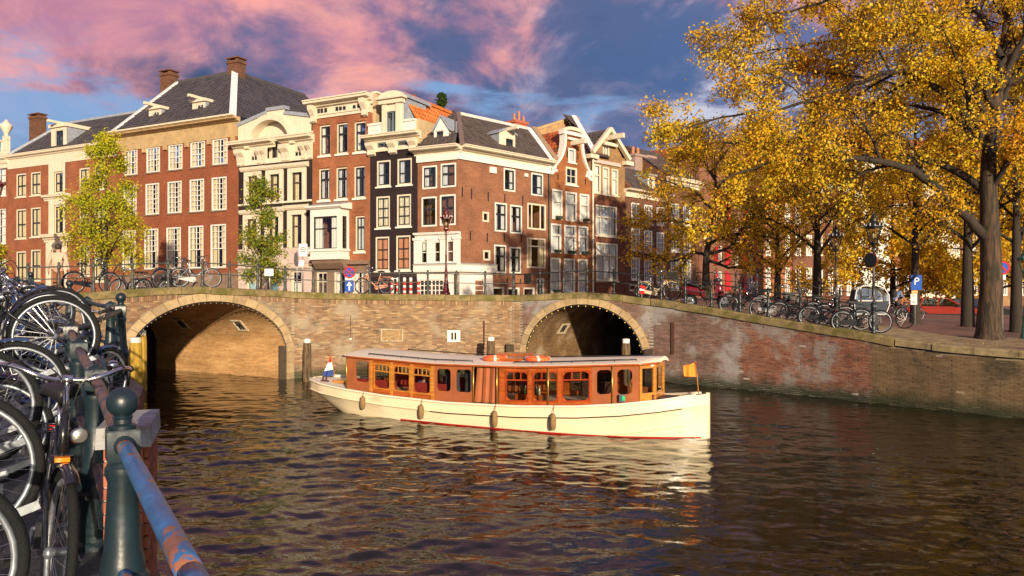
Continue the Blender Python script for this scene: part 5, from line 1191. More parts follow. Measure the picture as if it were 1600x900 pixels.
for side in (gl, gr):
    sg_ = -1 if side is gl else 1
    o_ = [(side(z) + sg_ * .11, z + .02) for z in zss]; i_ = [(side(z) - sg_ * .11, z) for z in zss]; F.part('gable_edge', MB().ribbon(o_, i_, -.16, .35), WHITE)
    b = MB()
    for i in range(12):
        an = i * .62; rr_ = .42 - .028 * i
        b.sphere((side(zsh) - sg_ * .12 + math.cos(an) * rr_ * -sg_, -.05, zsh - .05 + math.sin(an) * rr_), .14, 6, 4)
    F.part('volute', b, WHITE, True)
F.box('pediment_base', xn0 - .25, xn1 + .25, -.2, .3, zn + .001, zn + .25, WHITE)
cx_, rr_ = (xn0 + xn1) / 2, (xn1 - xn0) / 2 + .1
F.part('pediment', MB().prism([(cx_ - rr_ * math.cos(math.pi * i / 14), zn + .25 + (zp - zn - .45) * math.sin(math.pi * i / 14)) for i in range(15)], -.02, .3), BR_BELL)
F.part('pediment_edge', MB().ribbon([(cx_ - (rr_ + .14) * math.cos(math.pi * i / 14), zn + .25 + (zp - zn - .25) * math.sin(math.pi * i / 14)) for i in range(15)], [(cx_ - (rr_ - .1) * math.cos(math.pi * i / 14), zn + .25 + (zp - zn - .5) * math.sin(math.pi * i / 14)) for i in range(15)], -.16, .34), CREAM)
x_, z_ = F.loc(893, 223); F.box('hoist_beam', x_ - .1, x_ + .12, -1.3, .1, z_ - .2, z_ + .12, CREAM); F.box('beam_hood', x_ - .6, x_ + .6, -.25, -.001, z_ + .14, z_ + .3, WHITE)
F.anchors([(871.5, 271, 281), (914.5, 279, 288), (886, 236, 246), (902.5, 239, 249)])
zR = F.z(890, 209, 1.0)
F.tiles([(0, 9.5, zsh - .6), (0, .25, zsh - .6), (cx_, .25, zR), (cx_, 9.5, zR)], PANTILE_R, .3, .36); F.tiles([(F.w, .25, zsh - .6), (F.w, 9.5, zsh - .6), (cx_, 9.5, zR), (cx_, .25, zR)], PANTILE_R, .3, .36)

# ---- brown house with a pointed gable
F = house('brown brick house with pointed white edged gable and wide triple windows', row_right, 925, 976.5, 3.0)
W8 = dict(fr=CREAM, ft=0.12, sill=CREAM, sb=0.03, bt=0.09)
F.row([(928, 939, 257, 301.5), (941.8, 952.2, 261, 304), (955.8, 966, 264.3, 306)], cols=(), rows=(0.36,), cur='full', cm=CURTAIN, **W8)
F.win(F.rect(942, 952.2, 221.5, 243), cols=(0.5,), rows=(), cur='full', **{**W8, 'sill': None})
F.win(F.rect(930.8, 964, 321.5, 369), cols=(0.22, 0.72), rows=(0.37,), cur='full', cm=CURT_G, **W8); F.win(F.rect(931.5, 965.3, 380, 439), cols=(0.37, 0.7), rows=(0.3,), cur='full', cm=CURT_G, **W8)
zE0, zE1 = F.z(919, 238), F.z(978, 246); zE = (zE0 + zE1) / 2; zA = F.z(950, 202); xA = F.x(949.5)
F.wall(BR_DARK, 0, F.z(950, 312), depth=9)
zz0 = F.z(950, 312) + .002
F.wall(BR_YEL, zz0, zE, name='upper_wall')
zss = [zE + (zA - zE) * i / 10 for i in range(11)]
F.wall(BR_YEL, zE + .001, zA - .2, lambda z: xA - (xA - .3) * (zA - z) / (zA - zE), lambda z: xA + (F.w - .3 - xA) * (zA - z) / (zA - zE), zss, name='gable')
x0, x1, z0, z1 = F.rect(927, 967, 252, 259.5); F.box('lintel', x0 - .1, x1 + .1, -.12, -.001, z0 + .1, z1, STONE_P)
rc = F.rect(929, 966, 311, 321); n = 15
for i in range(n):
    a0, a1 = math.pi * i / n, math.pi * (i + 1) / n; cx_, rr_ = (rc[0] + rc[1]) / 2, (rc[1] - rc[0]) / 2 + .2
    F.part('arch_brick', MB().ribbon([(cx_ - rr_ * math.cos(a), rc[2] + .75 * math.sin(a) + .05) for a in (a0, a1)], [(cx_ - (rr_ - .3) * math.cos(a), rc[2] + .45 * math.sin(a) + .05) for a in (a0, a1)], -.08, -.001), BR_DARK)
for sgn, xe in ((-1, -.25), (1, F.w + .25)):
    F.bars('barge_board', [((xe, -.25, zE - .1), (xA, -.25, zA))], .3, .28, CREAM); F.box('kneeler', xe - .35 if sgn < 0 else xe - .6, xe + .6 if sgn < 0 else xe + .35, -.4, .2, zE - .55, zE - .25, CREAM)
F.bars('collar_beam', [((xA - .8, -.3, zA - 1.2), (xA + .8, -.3, zA - 1.2))], .15, .25, CREAM); F.box('hoist_beam', xA - .1, xA + .15, -1.5, 0, zA - .85, zA - .5, CREAM)
zM = F.z(900, 184.5, 4.5); xm0, xm1 = F.x(896, 4.5) , F.x(955, 4.5)
F.tiles([(0, -.3, zE - .3), (xA, -.3, zE - .3), (xA, 4.5, zM), (max(xm0, 0), 4.5, zM)], SLATE_B, .3, .34); F.tiles([(F.w + .2, -.2, zE - .2), (F.w + .2, 6, zE - .2), (xA, 6, zA), (xA, -.2, zA)], SLATE_B, .3, .34)
F.tiles([(.1, 4.5, zE - .2), (.1, -.2, zE - .2), (xA, -.2, zA), (xA, 4.5, zA)], SLATE_B, .3, .34)
F.tiles([(xA, 1.5, zA - 2.0), (F.w, 1.5, zA - 2.5), (F.w * .9, 4.5, zM - .2), (xA, 4.5, zM)], SLATE_B, .3, .34)
F.bars('ridge', [((max(xm0, 0), 4.5, zM + .05), (F.w * .9, 4.5, zM - .15))], .4, .25, PANTILE)
F.bars('verge', [((-.05, -.2, zE + .0), (max(xm0, 0), 4.5, zM + .1))], .4, .2, MATS['white_lead'])
F.part('side_gable', MB().add([(0, 0, zE - 3), (0, 0, zE - .3), (max(xm0, 0), 4.5, zM - .1), (0, 12, zE), (0, 12, zE - 3)], [(0, 1, 2, 3, 4)]), mat('stained_render', (0.40, 0.24, 0.11), .95, var=.35, scale=1.2, second=(.2, .1, .05)))
# the tall side gable is seen over the bell gable's roof
y8 = 4.6; x_l, x_r = F.x(833, y8), F.x(897, y8); z_l = F.z(833, 204, y8)
F.part('rear_gable', MB().add([(x_l, y8, zE - 2), (x_r + .5, y8, zE - 2), (x_r + .5, y8, zM - .6), (x_r, y8, zM), (x_l, y8, z_l), (x_l, y8 + .4, zE - 2), (x_r + .5, y8 + .4, zE - 2), (x_r + .5, y8 + .4, zM - .6), (x_r, y8 + .4, zM), (x_l, y8 + .4, z_l)], [(0, 1, 2, 3, 4), (4, 3, 8, 9), (0, 4, 9, 5)]), MATS['stained_render'])
F.bars('gable_coping', [((x_l, y8 + .2, z_l + .05), (x_r, y8 + .2, zM + .05))], .5, .2, STONE_W)
F.part('downpipe', MB().tube([(-.05, -.14, .2), (-.05, -.14, zE - .6)], .08, 6), CREAM)

def saddle(F, ze, h, m, wm, tw, th):
    F.tiles([(0, -.2, ze), (F.w, -.2, ze), (F.w, 4.4, ze + h), (0, 4.4, ze + h)], m, tw, th)
    F.part('roof_back', MB().add([(0, 4.4, ze + h), (F.w, 4.4, ze + h), (F.w, 9, ze), (0, 9, ze)], [(0, 1, 2, 3)]), m)
    for x in (0.03, F.w - .03): F.part('gable_end', MB().add([(x, 0, ze - 1), (x, 9, ze - 1), (x, 9, ze), (x, 4.4, ze + h - .05), (x, 0, ze)], [(0, 1, 2, 3, 4)]), wm)
# ---- the brown houses further along, half behind the trees
W9 = dict(fr=WHITE, ft=0.13, cols=(0.33, 0.67), rows=(0.25, 0.5, 0.75), mid=0.5, bt=0.06, sill=WHITE, sb=0.04, cur='sides', split=False)
F = house('plain brown brick house with small paned white windows and dark mansard roof', row_right, 977, 1043, 1.8)
for va, vb in ((317, 347), (356.5, 391), (402.5, 437)):
    F.row([(986.3, 1000, va, vb), (1006.5, 1019.5, va + 3.5, vb + 3), (1026, 1038, va + 6.5, vb + 5)], **W9)
F.row([(984, 996, 444, 455), (1007, 1018, 445, 455), (1027, 1037, 445, 455)], fr=WHITE, ft=.12, cols=(), rows=(), sill=None)
zt_ = F.z(985, 308); zc = F.z(985, 296); F.wall(BR_BROWN, 0, zt_, depth=10); F.box('frieze', 0, F.w, -.08, .1, zt_ + .001, zc - .3, CREAM); F.cornice('cornice', 0, F.w, zc - .3, zc, .6, CREAM)
zr = F.z(985, 264, 2.5); F.tiles([(0, -.3, zc), (F.w, -.3, zc), (F.w, 2.5, zr), (0.3, 2.5, zr)], SLATE_B, .3, .36); F.box('roof_top', 0.3, F.w, 2.5, 10, zr - 3, zr, LEAD); F.bars('parapet', [((.1, -.3, zc + .1), (.3, 2.5, zr + .1))], .4, .3, BR_BROWN)
for ua, ub, va in ((986.5, 1004, 246), (1006, 1018, 248)):
    x0, x1 = F.x(ua, 3), F.x(ub, 3); z1 = F.z((ua + ub) / 2, va, 3); b = MB(); b.box(x0, x1, 2.6, 3.8, zr - 1, z1); b.box(x0 - .1, x1 + .1, 2.5, 3.9, z1, z1 + .2); ch = F.part('chimney', b, mat('grey_pink_render', (0.30, 0.21, 0.18), .9, var=.25))
    for i in range(2 if ua < 1000 else 0): MB().lathe([(.16, z1 + .2), (.13, z1 + .9)], 8, (x0 + .5 + i * .7, 3.2, 0)).build('chimney_pot', mat('clay_pot', (0.4, 0.16, 0.08), .8), ch)
dormer(F, 1012, 1023, 275, 296, 1014.5, 1021, 278, 293, 0.2, 2.0, cols=(0.5,), rows=(0.5,), frontm=WHITE, roofm=LEAD, cheekm=LEAD)
F = house('brown brick house with tall white ground floor windows behind the bare branches', row_right, 1043.5, 1092, 1.8)
for va, vb in ((318, 350), (362, 393)): F.row([(1049, 1061.5, va, vb), (1067.5, 1079, va + 3, vb + 2)], **W9)
F.row([(1048, 1062, 404, 453), (1066, 1080, 405, 452)], **{**W9, 'rows': (0.2, 0.4, 0.6, 0.8)})
zt_ = F.z(1060, 292); F.wall(BR_BROWN, 0, zt_, depth=10); F.cornice('cornice', 0, F.w, zt_ + .001, zt_ + .7, .6, CREAM); saddle(F, zt_ + .7, 3.2, SLATE_B, BR_BROWN, .34, .4)
SHUT = mat('red_shutter', (0.42, 0.012, 0.015), .5, var=.1)
F = house('brown brick warehouse with bright red arched shutters', row_right, 1092.5, 1192, 1.8, cat='warehouse', name='warehouse')
for ua, ub, sh in ((1121.5, 1128.5, ((1115, 1120.5), (1132.5, 1140))), (1167.5, 1176.5, ((1161, 1166.5), (1177.5, 1183.5)))):
    for va, vb in ((318, 341), (352, 373), (384, 413), (424, 453)):
        if ua > 1150: va, vb = va + 6, vb + 4
        F.win(F.rect(ua, ub, va, vb), fr=WHITE, ft=.1, cols=(0.5,), rows=(0.4,), sill=WHITE, split=False)
        for a, c in sh:
            x0, x1, z0, z1 = F.rect(a, c, va - 1, vb + 1); n = 8; lh = .5; right_leaf = a < ua
            top = [(x0 + (x1 - x0) * i / n, z1 - lh + lh * math.sin(math.pi / 2 * (i / n if right_leaf else 1 - i / n))) for i in range(n + 1)]
            F.part('shutter', MB().prism([(x0, z0), (x1, z0)] + top[::-1], -.12, -.02), SHUT)
F.row([(1100, 1106, 352, 372), (1148, 1154, 356, 376), (1148, 1154, 390, 414)], fr=WHITE, ft=.1, cols=(0.5,), rows=(0.5,), split=False)
zt_ = F.z(1140, 250); zg_ = F.z(1140, 215); F.wall(brick_mat('pink_brown_brick', (0.33, 0.15, 0.10), (0.25, 0.11, 0.08), (0.2, 0.14, 0.1)), 0, zt_, depth=11); F.wall(MATS['pink_brown_brick'], zt_ + .001, zg_, lambda z: F.w * .5 * (z - zt_) / (zg_ - zt_) * .8, lambda z: F.w - F.w * .5 * (z - zt_) / (zg_ - zt_) * .8, name='gable')
F.tiles([(0, 11, zt_), (0, .3, zt_), (F.w / 2, .3, zg_), (F.w / 2, 11, zg_)], PANTILE_R, .4, .5)
# ---- houses across the street at the far right, seen between trunks
def far_row(u): k = (u - U0) / FPX; y = (88 + 0.0) / (1 - 0.16 * k); return (k * y, y)
specs = [(1193, 1238, 250, BR_ORANGE, 'orange brick house far off behind the yellow trees beside the warehouse', 3), (1239, 1290, 262, BR_BROWN, 'brown house far off behind the left black street lamp', 3), (1291, 1334, 240, BR_DARK, 'dark red house far off behind the trunk by the lamps', 3),
         (1335, 1392, 256, WHITE, 'white rendered house far off behind the cargo bike', 4), (1393, 1440, 246, BR_ORANGE, 'orange brick house far off behind the cyclist', 3), (1441, 1500, 262, CREAM, 'cream painted house far off behind the red car', 4), (1501, 1562, 250, BR_BROWN, 'brown house far off behind the big trunk', 4), (1563, 1640, 258, BR_YEL, 'pale brick house far off at the right edge', 5)]
for ua, ub, vt, bm, lb, n in specs:
    F = house(lb, far_row, ua, ub, 1.6); zt_ = F.z((ua + ub) / 2, vt); wu = (ub - ua) / n
    for k in range(n):
        for va, vb in ((275, 301), (318, 350), (367, 400), (418, 462)): F.win(F.rect(ua + wu * (k + .24), ua + wu * (k + .76), va, vb), fr=WHITE, ft=.16, cols=(0.5,), rows=(0.33, 0.66), sill=None, split=False, cur='sides', bt=.09)
    F.wall(bm, 0, zt_, depth=9); F.cornice('cornice', 0, F.w, zt_ + .002, zt_ + .8, .6, CREAM)
    saddle(F, zt_ + .8, 3.4, SLATE_B if n != 4 else PANTILE_R, bm, .5, .6)
# ---------------------------------------------------------------- trees
BARK = mat('backlit_dark_bark', (0.028, 0.019, 0.013), 0.9, var=0.5, scale=2.5, stretch=(3, 3, 0.5), second=(0.018, 0.013, 0.010), bump=1.0, bscale=9)  # limbs' backlit shade is put into this darker bark colour
BARK_L = mat('elm_bark', (0.068, 0.040, 0.021), 0.92, var=0.6, scale=2.2, stretch=(3.5, 3.5, 0.45), second=(0.022, 0.016, 0.010), sfac=(0.43, 0.56), sscale=3.2, bump=1.0, bscale=8)
GOLD = leaf_mat('golden_leaves', [(0, (0.26, 0.13, 0.015)), (0.10, (0.60, 0.34, 0.015)), (0.3, (0.70, 0.40, 0.022)), (0.6, (0.80, 0.51, 0.035)), (0.85, (0.86, 0.63, 0.08)), (0.95, (0.55, 0.44, 0.03)), (1, (0.30, 0.30, 0.03))])
GOLD_D = leaf_mat('amber_leaves', [(0, (0.50, 0.26, 0.012)), (0.35, (0.70, 0.41, 0.02)), (0.7, (0.80, 0.53, 0.04)), (1, (0.56, 0.42, 0.03))])
LIME = leaf_mat('yellow_green_leaves', [(0, (0.32, 0.34, 0.02)), (0.4, (0.52, 0.48, 0.03)), (0.8, (0.62, 0.54, 0.05)), (1, (0.24, 0.28, 0.02))])
GREEN = leaf_mat('green_leaves', [(0, (0.13, 0.20, 0.025)), (0.4, (0.22, 0.29, 0.04)), (0.75, (0.33, 0.34, 0.04)), (0.9, (0.48, 0.28, 0.03)), (1, (0.08, 0.12, 0.02))])
PINE = leaf_mat('dark_needles', [(0, (0.02, 0.045, 0.015)), (1, (0.05, 0.075, 0.02))], 0.2)
def catmull(P, n=5):
    P = [Vector(p) for p in P]; o = []
    for i in range(len(P) - 1):
        a, b, c, d = P[max(i - 1, 0)], P[i], P[i + 1], P[min(i + 2, len(P) - 1)]
        for k in range(n):
            t = k / n; o.append(0.5 * (2 * b + (c - a) * t + (2 * a - 5 * b + 4 * c - d) * t * t + (3 * b - a - 3 * c + d) * t ** 3))
    o.append(P[-1]); return o
class Tree:
    def __init__(s, seed): s.rg = random.Random(seed); s.br = []; s.tw = []
    def limb(s, pts, r0, r1, sub=(), wob=0.0):
        P = catmull(pts, 4); n = len(P); rr = [r0 + (r1 - r0) * (i / (n - 1)) ** 0.8 for i in range(n)]
        if wob: P = [p + Vector((s.rg.gauss(0, wob), s.rg.gauss(0, wob), s.rg.gauss(0, wob))) if 0 < i < n - 1 else p for i, p in enumerate(P)]
        s.br.append((P, rr)); s.grow(P, rr, *sub) if sub else None
    def grow(s, P, rr, depth, count, lr, ang=0.9, droop=0.12, t0=0.25, up=0.15):
        """sub-branches along a limb; the last generation carries leaves"""
        rg = s.rg; L = sum((b - a).length for a, b in zip(P[:-1], P[1:])); n = len(P)
        for k in range(count):
            t = t0 + (1 - t0) * ((k + rg.random()) / count); i = min(int(t * (n - 1)), n - 2); f = t * (n - 1) - i
            p = P[i].lerp(P[i + 1], f); d = (P[i + 1] - P[i]).normalized(); r = rr[i] * 0.55
            a = Vector((rg.gauss(0, 1), rg.gauss(0, 1), rg.gauss(0, 1))); a = (a - d * a.dot(d)).normalized()
            dd = (d * math.cos(ang) + a * math.sin(ang)); dd.z += up; dd.normalize()
            ln = lr * L * (1.0 - 0.45 * t) * rg.uniform(0.6, 1.25)
            q = [p]; cur = p.copy(); m = 4
            for j in range(m):
                dd = (dd + Vector((rg.gauss(0, .16), rg.gauss(0, .16), rg.gauss(0, .16) - droop * 0.5))).normalized(); cur = cur + dd * (ln / m); q.append(cur.copy())
            r = max(r, 0.008); r2 = [r * (1 - 0.8 * j / m) for j in range(m + 1)]
            if depth <= 1: s.tw.append(q); s.br.append((q[::2], [min(r, .016), .011, .006]))
            else:
                s.br.append((q, r2)); s.grow(q, r2, depth - 1, max(3, int(count * 0.85)), 0.62, ang, droop, 0.15, up * 0.6)
    def build(s, root, bark, leaves, per=14, size=0.1, spread=0.16, aspect=0.7):
        w2 = root.location
        for nm, mm, L in (('trunk', bark, s.br[:1]), ('limbs', BARK, s.br[1:])):
            b = MB()
            for P, rr in L: b.tube(P, rr, 14 if nm == 'trunk' else (7 if rr[0] > 0.05 else 3), caps=False)
            if not b.v: continue
            V = np.array(b.v) - np.array(w2); b.v = [tuple(v) for v in V]; o = b.build(nm, mm, root, True)
            if nm == 'limbs': o['kind'] = 'stuff'
        if not leaves: return
        rg = np.random.default_rng(int(s.rg.random() * 1e6)); T = np.array([[list(p) for p in q] for q in s.tw]); n = len(T)
        t = rg.random((n, per)) * 0.98 + 0.02; seg = np.minimum((t * 4).astype(int), 3); f = t * 4 - seg; ii = np.arange(n)[:, None]
        C0 = T[ii, seg] * (1 - f[..., None]) + T[ii, seg + 1] * f[..., None]
        C0 = (C0 + rg.normal(0, spread, C0.shape)).reshape(-1, 3) - np.array(w2); m = len(C0)
        keep = rg.random(m) < 1.0; C0 = C0[keep]; m = len(C0)
        a = rg.normal(0, 1, (m, 3)); a /= np.linalg.norm(a, axis=1)[:, None]; c = rg.normal(0, 1, (m, 3)); c = np.cross(a, c); c /= np.linalg.norm(c, axis=1)[:, None]
        sz = size * rg.uniform(0.6, 1.35, (m, 1)); nn = np.cross(a, c)
        V = np.stack([C0 - a * sz, C0 + c * sz * aspect + nn * sz * .25, C0 + a * sz, C0 - c * sz * aspect + nn * sz * .25], 1).reshape(-1, 3)
        o = np_mesh('crown', V, np.arange(4 * m).reshape(-1, 4), leaves, root); o['kind'] = 'stuff'
def tree_thing(label, loc, group=None, name='elm_tree', cat='tree'): return thing(name, label, cat, loc, 0, group)
def A(u, v, y): return at(u, v, y)
# ---- the big elm on the quay
bx, by, bz = 16.05, 25.8, 1.78
T = Tree(11); root = tree_thing('huge golden elm with a thick furrowed trunk on the sandy quay edge at right', (bx, by, bz))
trunk = [(bx, by, bz - .1), (bx - .03, by, bz + .5), tuple(A(1549, 440, by)), tuple(A(1546, 340, by)), tuple(A(1545, 250, by)), tuple(A(1558, 150, by + .3)), tuple(A(1572, 40, by + .6)), tuple(A(1580, -80, by + .8))]
P = catmull(trunk, 4); n = len(P); rr = [0.56 if i == 0 else max(0.06, 0.42 - 0.37 * (i / (n - 1)) ** 1.2) for i in range(n)]; rr[1] = .50; rr[2] = .46
T.br.append((P, rr)); T.grow(P, rr, 3, 7, .36, 1.0, .1, .62)
fl = MB()
S = (3, 9, 0.34, 0.85, 0.22, 0.22, 0.10)
S2 = (3, 8, 0.34, 0.85, 0.20, 0.25, 0.12)
T.limb([A(1541, 372, by), A(1499, 329, by - .3), A(1441, 276, by - .9), A(1383, 252, by - 1.4), A(1317, 248, by - 1.8), A(1240, 250, by - 2.2), A(1180, 262, by - 2.5), A(1120, 285, by - 2.8)], .19, .02, (3, 10, .27, .9, .25, .18, .08), .03)
T.limb([A(1545, 300, by), A(1480, 262, by + .6), A(1420, 245, by + .9), A(1352, 232, by + 1.2), A(1286, 213, by + 1.4), A(1212, 222, by + 1.5), A(1131, 222, by + 1.4), A(1060, 238, by + 1.2)], .15, .02, (3, 11, .30, .9, .22, .2, .10), .03)
T.limb([A(1548, 250, by), A(1500, 170, by - .5), A(1450, 128, by - .9), A(1406, 112, by - 1.2), A(1348, 128, by - 1.5), A(1309, 140, by - 1.7), A(1228, 170, by - 2), A(1150, 180, by - 2.3), A(1075, 200, by - 2.6)], .15, .02, (3, 11, .30, .9, .2, .25, .1), .03)
T.limb([A(1556, 170, by), A(1510, 90, by), A(1450, 55, by + .3), A(1383, 43, by + .5), A(1329, 60, by + .6), A(1250, 72, by + .6), A(1170, 85, by + .5)], .13, .02, (3, 12, .32, .9, .15, .25, .1), .03)
T.limb([A(1560, 130, by), A(1490, 70, by - 1.2), A(1420, 10, by - 1.8), A(1340, -10, by - 2.2), A(1259, 10, by - 2.5), A(1170, 30, by - 2.8)], .12, .02, (3, 11, .34, .9, .15, .25, .1), .03)
T.limb([A(1565, 90, by), A(1520, 10, by + 1), A(1440, -60, by + 1.8), A(1350, -70, by + 2.2), A(1260, -60, by + 2.4)], .12, .02, (3, 10, .36, .9, .15, .2), .03)
T.limb([A(1560, 140, by), A(1600, 60, by - .5), A(1660, -10, by - 1), A(1740, -40, by - 1.5)], .14, .02, (3, 9, .4, .9, .1, .2), .03)
T.limb([A(1552, 230, by), A(1600, 170, by + .5), A(1660, 130, by + .8), A(1740, 120, by + 1)], .13, .02, (3, 9, .4, .9, .1, .2), .03)
T.limb([A(1552, 240, by), A(1500, 190, by + 1.2), A(1440, 165, by + 2.2), A(1370, 160, by + 3), A(1290, 170, by + 3.6)], .14, .02, (3, 10, .36, .9, .2, .2), .03)
T.limb([A(1548, 300, by), A(1590, 230, by - 1.2), A(1640, 200, by - 2.0)], .12, .02, (3, 8, .42, .9, .2, .2), .03)
T.limb([A(1562, 130, by), A(1580, 60, by + 1.5), A(1560, -20, by + 2.4), A(1520, -90, by + 3)], .12, .02, (3, 11, .42, .9, .12, .2), .03)
T.limb([A(1556, 180, by), A(1590, 110, by + 1.6), A(1640, 60, by + 2.4), A(1700, 40, by + 3)], .12, .02, (3, 11, .42, .9, .12, .2), .03)
T.limb([A(1550, 260, by), A(1520, 180, by - 1.0), A(1500, 110, by - 1.8), A(1470, 40, by - 2.4)], .11, .02, (3, 11, .42, .9, .12, .2), .03)
T.build(root, BARK_L, GOLD, per=12, size=0.050, spread=0.13)
# ---- a procedural street tree
def street_tree(seed, label, loc, h, r, trunk_r, clear, leaves, per, size, lean=(0, 0), n=9, bark=BARK, group=None, spread=.16, name='elm_tree', cnt=8, lr=.5, aspect=.7, up=.3):
    T = Tree(seed); rg = T.rg; x, y, z = loc; root = tree_thing(label, loc, group, name)
    tk = [(x, y, z - .1), (x + lean[0] * .2, y, z + h * .2), (x + lean[0] * .5, y + lean[1] * .5, z + h * .5), (x + lean[0], y + lean[1], z + h * .97)]
    P = catmull(tk, 5); m = len(P); rr = [trunk_r * (1.15 if i == 0 else 1) * (1 - .93 * (i / (m - 1)) ** 1.1) for i in range(m)]; T.br.append((P, rr))
    for k in range(n):
        t = clear + (0.97 - clear) * (k + rg.random() * .6) / n; i = min(int(t * (m - 1)), m - 2); p = P[i].lerp(P[i + 1], t * (m - 1) - i)
        an = k * 2.4 + rg.random() * .8; q = (t - clear) / (1 - clear); ln = r * (1.05 - .75 * q ** 1.5) * rg.uniform(.8, 1.15)
        d = Vector((math.cos(an), math.sin(an), 0)); pts = [p, p + d * ln * .3 + Vector((0, 0, ln * up * .8)), p + d * ln * .65 + Vector((0, 0, ln * up * 1.3)), p + d * ln + Vector((0, 0, ln * up * 1.2))]
        T.limb(pts, max(.03, rr[i] * .5), .012, (2, cnt, lr, .85, .12, .2, .2), .02)
    T.grow(P[int(m * .75):], rr[int(m * .75):], 2, 8, .5)
    T.build(root, bark, leaves, per, size, spread, aspect); return root
def base_at(u, y, z): return ((u - U0) / FPX * y, y, z)
gz = lambda u, y: float(street_z(np.float64((u - U0) / FPX * y), np.float64(y)))
street_tree(21, 'golden elm with dark slender trunk beside the parking sign', base_at(1430, 38, gz(1430, 38)), 12.5, 4.6, .26, .42, GOLD, 10, .062, n=14, cnt=11)
street_tree(22, 'amber elm with a dark trunk directly behind the huge elm', base_at(1512, 33, gz(1512, 33)), 12, 5.0, .30, .42, GOLD_D, 9, .066, n=13, cnt=11)
street_tree(23, 'amber elm standing at the right edge beyond the round blue sign', base_at(1588, 31, 1.7), 11.5, 4.4, .26, .42, GOLD_D, 9, .066, n=12, cnt=11)
street_tree(24, 'golden elm behind the two black street lamps', base_at(1277, 43, gz(1277, 43)), 11.5, 4.8, .30, .38, GOLD, 10, .066, n=14, cnt=11)
street_tree(25, 'golden elm before the red shuttered warehouse, left of the lamps', base_at(1215, 50, 1.9), 12.5, 5.6, .28, .34, GOLD, 10, .072, n=15, cnt=11)
street_tree(28, 'bright yellow elm far off behind the red car', base_at(1395, 60, 1.7), 11.5, 6.0, .3, .2, GOLD, 14, .11, n=15, cnt=11, up=.1)
street_tree(29, 'bright yellow elm far off between the two right trunks', base_at(1540, 56, 1.7), 11.5, 6.0, .3, .25, GOLD, 13, .11, n=14, cnt=11, up=.1)
street_tree(30, 'pale golden elm far off at the right edge beyond the lamp', base_at(1625, 48, 1.7), 12, 5.5, .3, .3, GOLD, 12, .10, n=13, cnt=11, up=.1)
# low sprawling tree with bare branches in front of the brown houses
T = Tree(31); y0 = 46; lx, ly = (1100 - U0) / FPX * y0, y0; root = tree_thing('sprawling elm with low dark bare branches in front of the brown houses', (lx, ly, 1.9))
T.br.append((catmull([(lx, ly, 1.8), (lx + .1, ly, 3.5), tuple(A(1104, 400, y0)), tuple(A(1112, 350, y0)), tuple(A(1118, 300, y0)), tuple(A(1116, 240, y0))], 4), [.30 - .27 * i / 20 for i in range(21)]))
SS = (2, 12, .42, .9, .2, .15, .12)
for pts in ([(1104, 405), (1130, 415), (1165, 420), (1200, 428), (1240, 425)], [(1104, 400), (1085, 395), (1050, 408), (1020, 400), (985, 392)], [(1106, 395), (1140, 385), (1165, 350), (1190, 330)], [(1110, 370), (1080, 350), (1040, 345), (1005, 350)],
            [(1112, 345), (1150, 320), (1190, 305), (1235, 300)], [(1114, 330), (1085, 300), (1050, 285), (1015, 280)], [(1117, 300), (1145, 270), (1180, 255), (1220, 255)], [(1117, 280), (1095, 250), (1065, 235)], [(1117, 260), (1140, 230), (1165, 215)], [(1110, 380), (1150, 365), (1200, 370), (1250, 375)]):
    T.limb([A(u, v, y0 + (i * .8 if len(pts) % 2 else -i * .7)) for i, (u, v) in enumerate(pts)], .12, .015, SS, .03)
T.build(root, BARK, GOLD, per=12, size=.075, spread=.18)
# trees in front of the left houses
street_tree(41, 'yellow green street tree before the brick house with the white door bay', base_at(166, 40, 2.9), 8.6, 1.75, .12, .16, LIME, 11, .058, n=20, bark=BARK, name='street_tree', cnt=9, up=.85, lr=.45)
street_tree(42, 'small green tree with a few orange leaves before the purple gabled house', base_at(408, 37, 2.95), 5.9, 1.2, .07, .22, GREEN, 11, .052, n=15, name='street_tree', cnt=8, up=.35, lr=.45)
street_tree(43, 'yellow green tree cut off by the left edge of the view', base_at(-54, 40, 2.9), 4.9, 1.5, .1, .3, LIME, 8, .085, n=12, name='street_tree', up=.5)
# dark conifer peeping over the roofs
T = Tree(51); x, y = (691 - U0) / FPX * 72, 72; root = tree_thing('dark pointed conifer top rising behind the orange roof', (x, y, 2.5), name='conifer')
zt_ = EYE + (V0 - 143) / FPX * 72; T.br.append(([Vector((x, y, 2.5)), Vector((x, y, zt_))], [.3, .03]))
for k in range(150):
    z = 8 + (zt_ - 8.3) * T.rg.random() ** .8; rr_ = .25 + (zt_ - z) * .13; an = T.rg.random() * 6.28; d = Vector((math.cos(an), math.sin(an), -.1))
    q = [Vector((x, y, z)) + d * rr_ * f for f in (0, .25, .5, .75, 1)]; T.tw.append(q)
T.build(root, BARK, PINE, per=40, size=.14, spread=.12)
# leaves that have dropped on the ramp and the sandy strip
n = 2600; xs = RNG.uniform(5.5, 17, n); off = RNG.uniform(.1, 9, n) ** 1.0; ys = edge_y(xs) + off; zs = np.maximum(street_z(xs, ys), np.where((off < 6) & (xs > 11), 1.8, 0)) + .035
c = np.stack([xs, ys, zs], -1); a = RNG.normal(0, 1, (n, 3)) * [1, 1, .15]; a /= np.linalg.norm(a, axis=1)[:, None]; b = np.cross(a, [0, 0, 1.0]); s_ = RNG.uniform(.02, .045, (n, 1))
o = np_mesh('fallen_leaves', np.stack([c - a * s_, c + b * s_ * .7, c + a * s_, c - b * s_ * .7], 1).reshape(-1, 3), np.arange(4 * n).reshape(-1, 4), GOLD); tag(o, 'scattered yellow leaves lying on the ramp and sandy quay strip', 'leaves', kind='stuff')
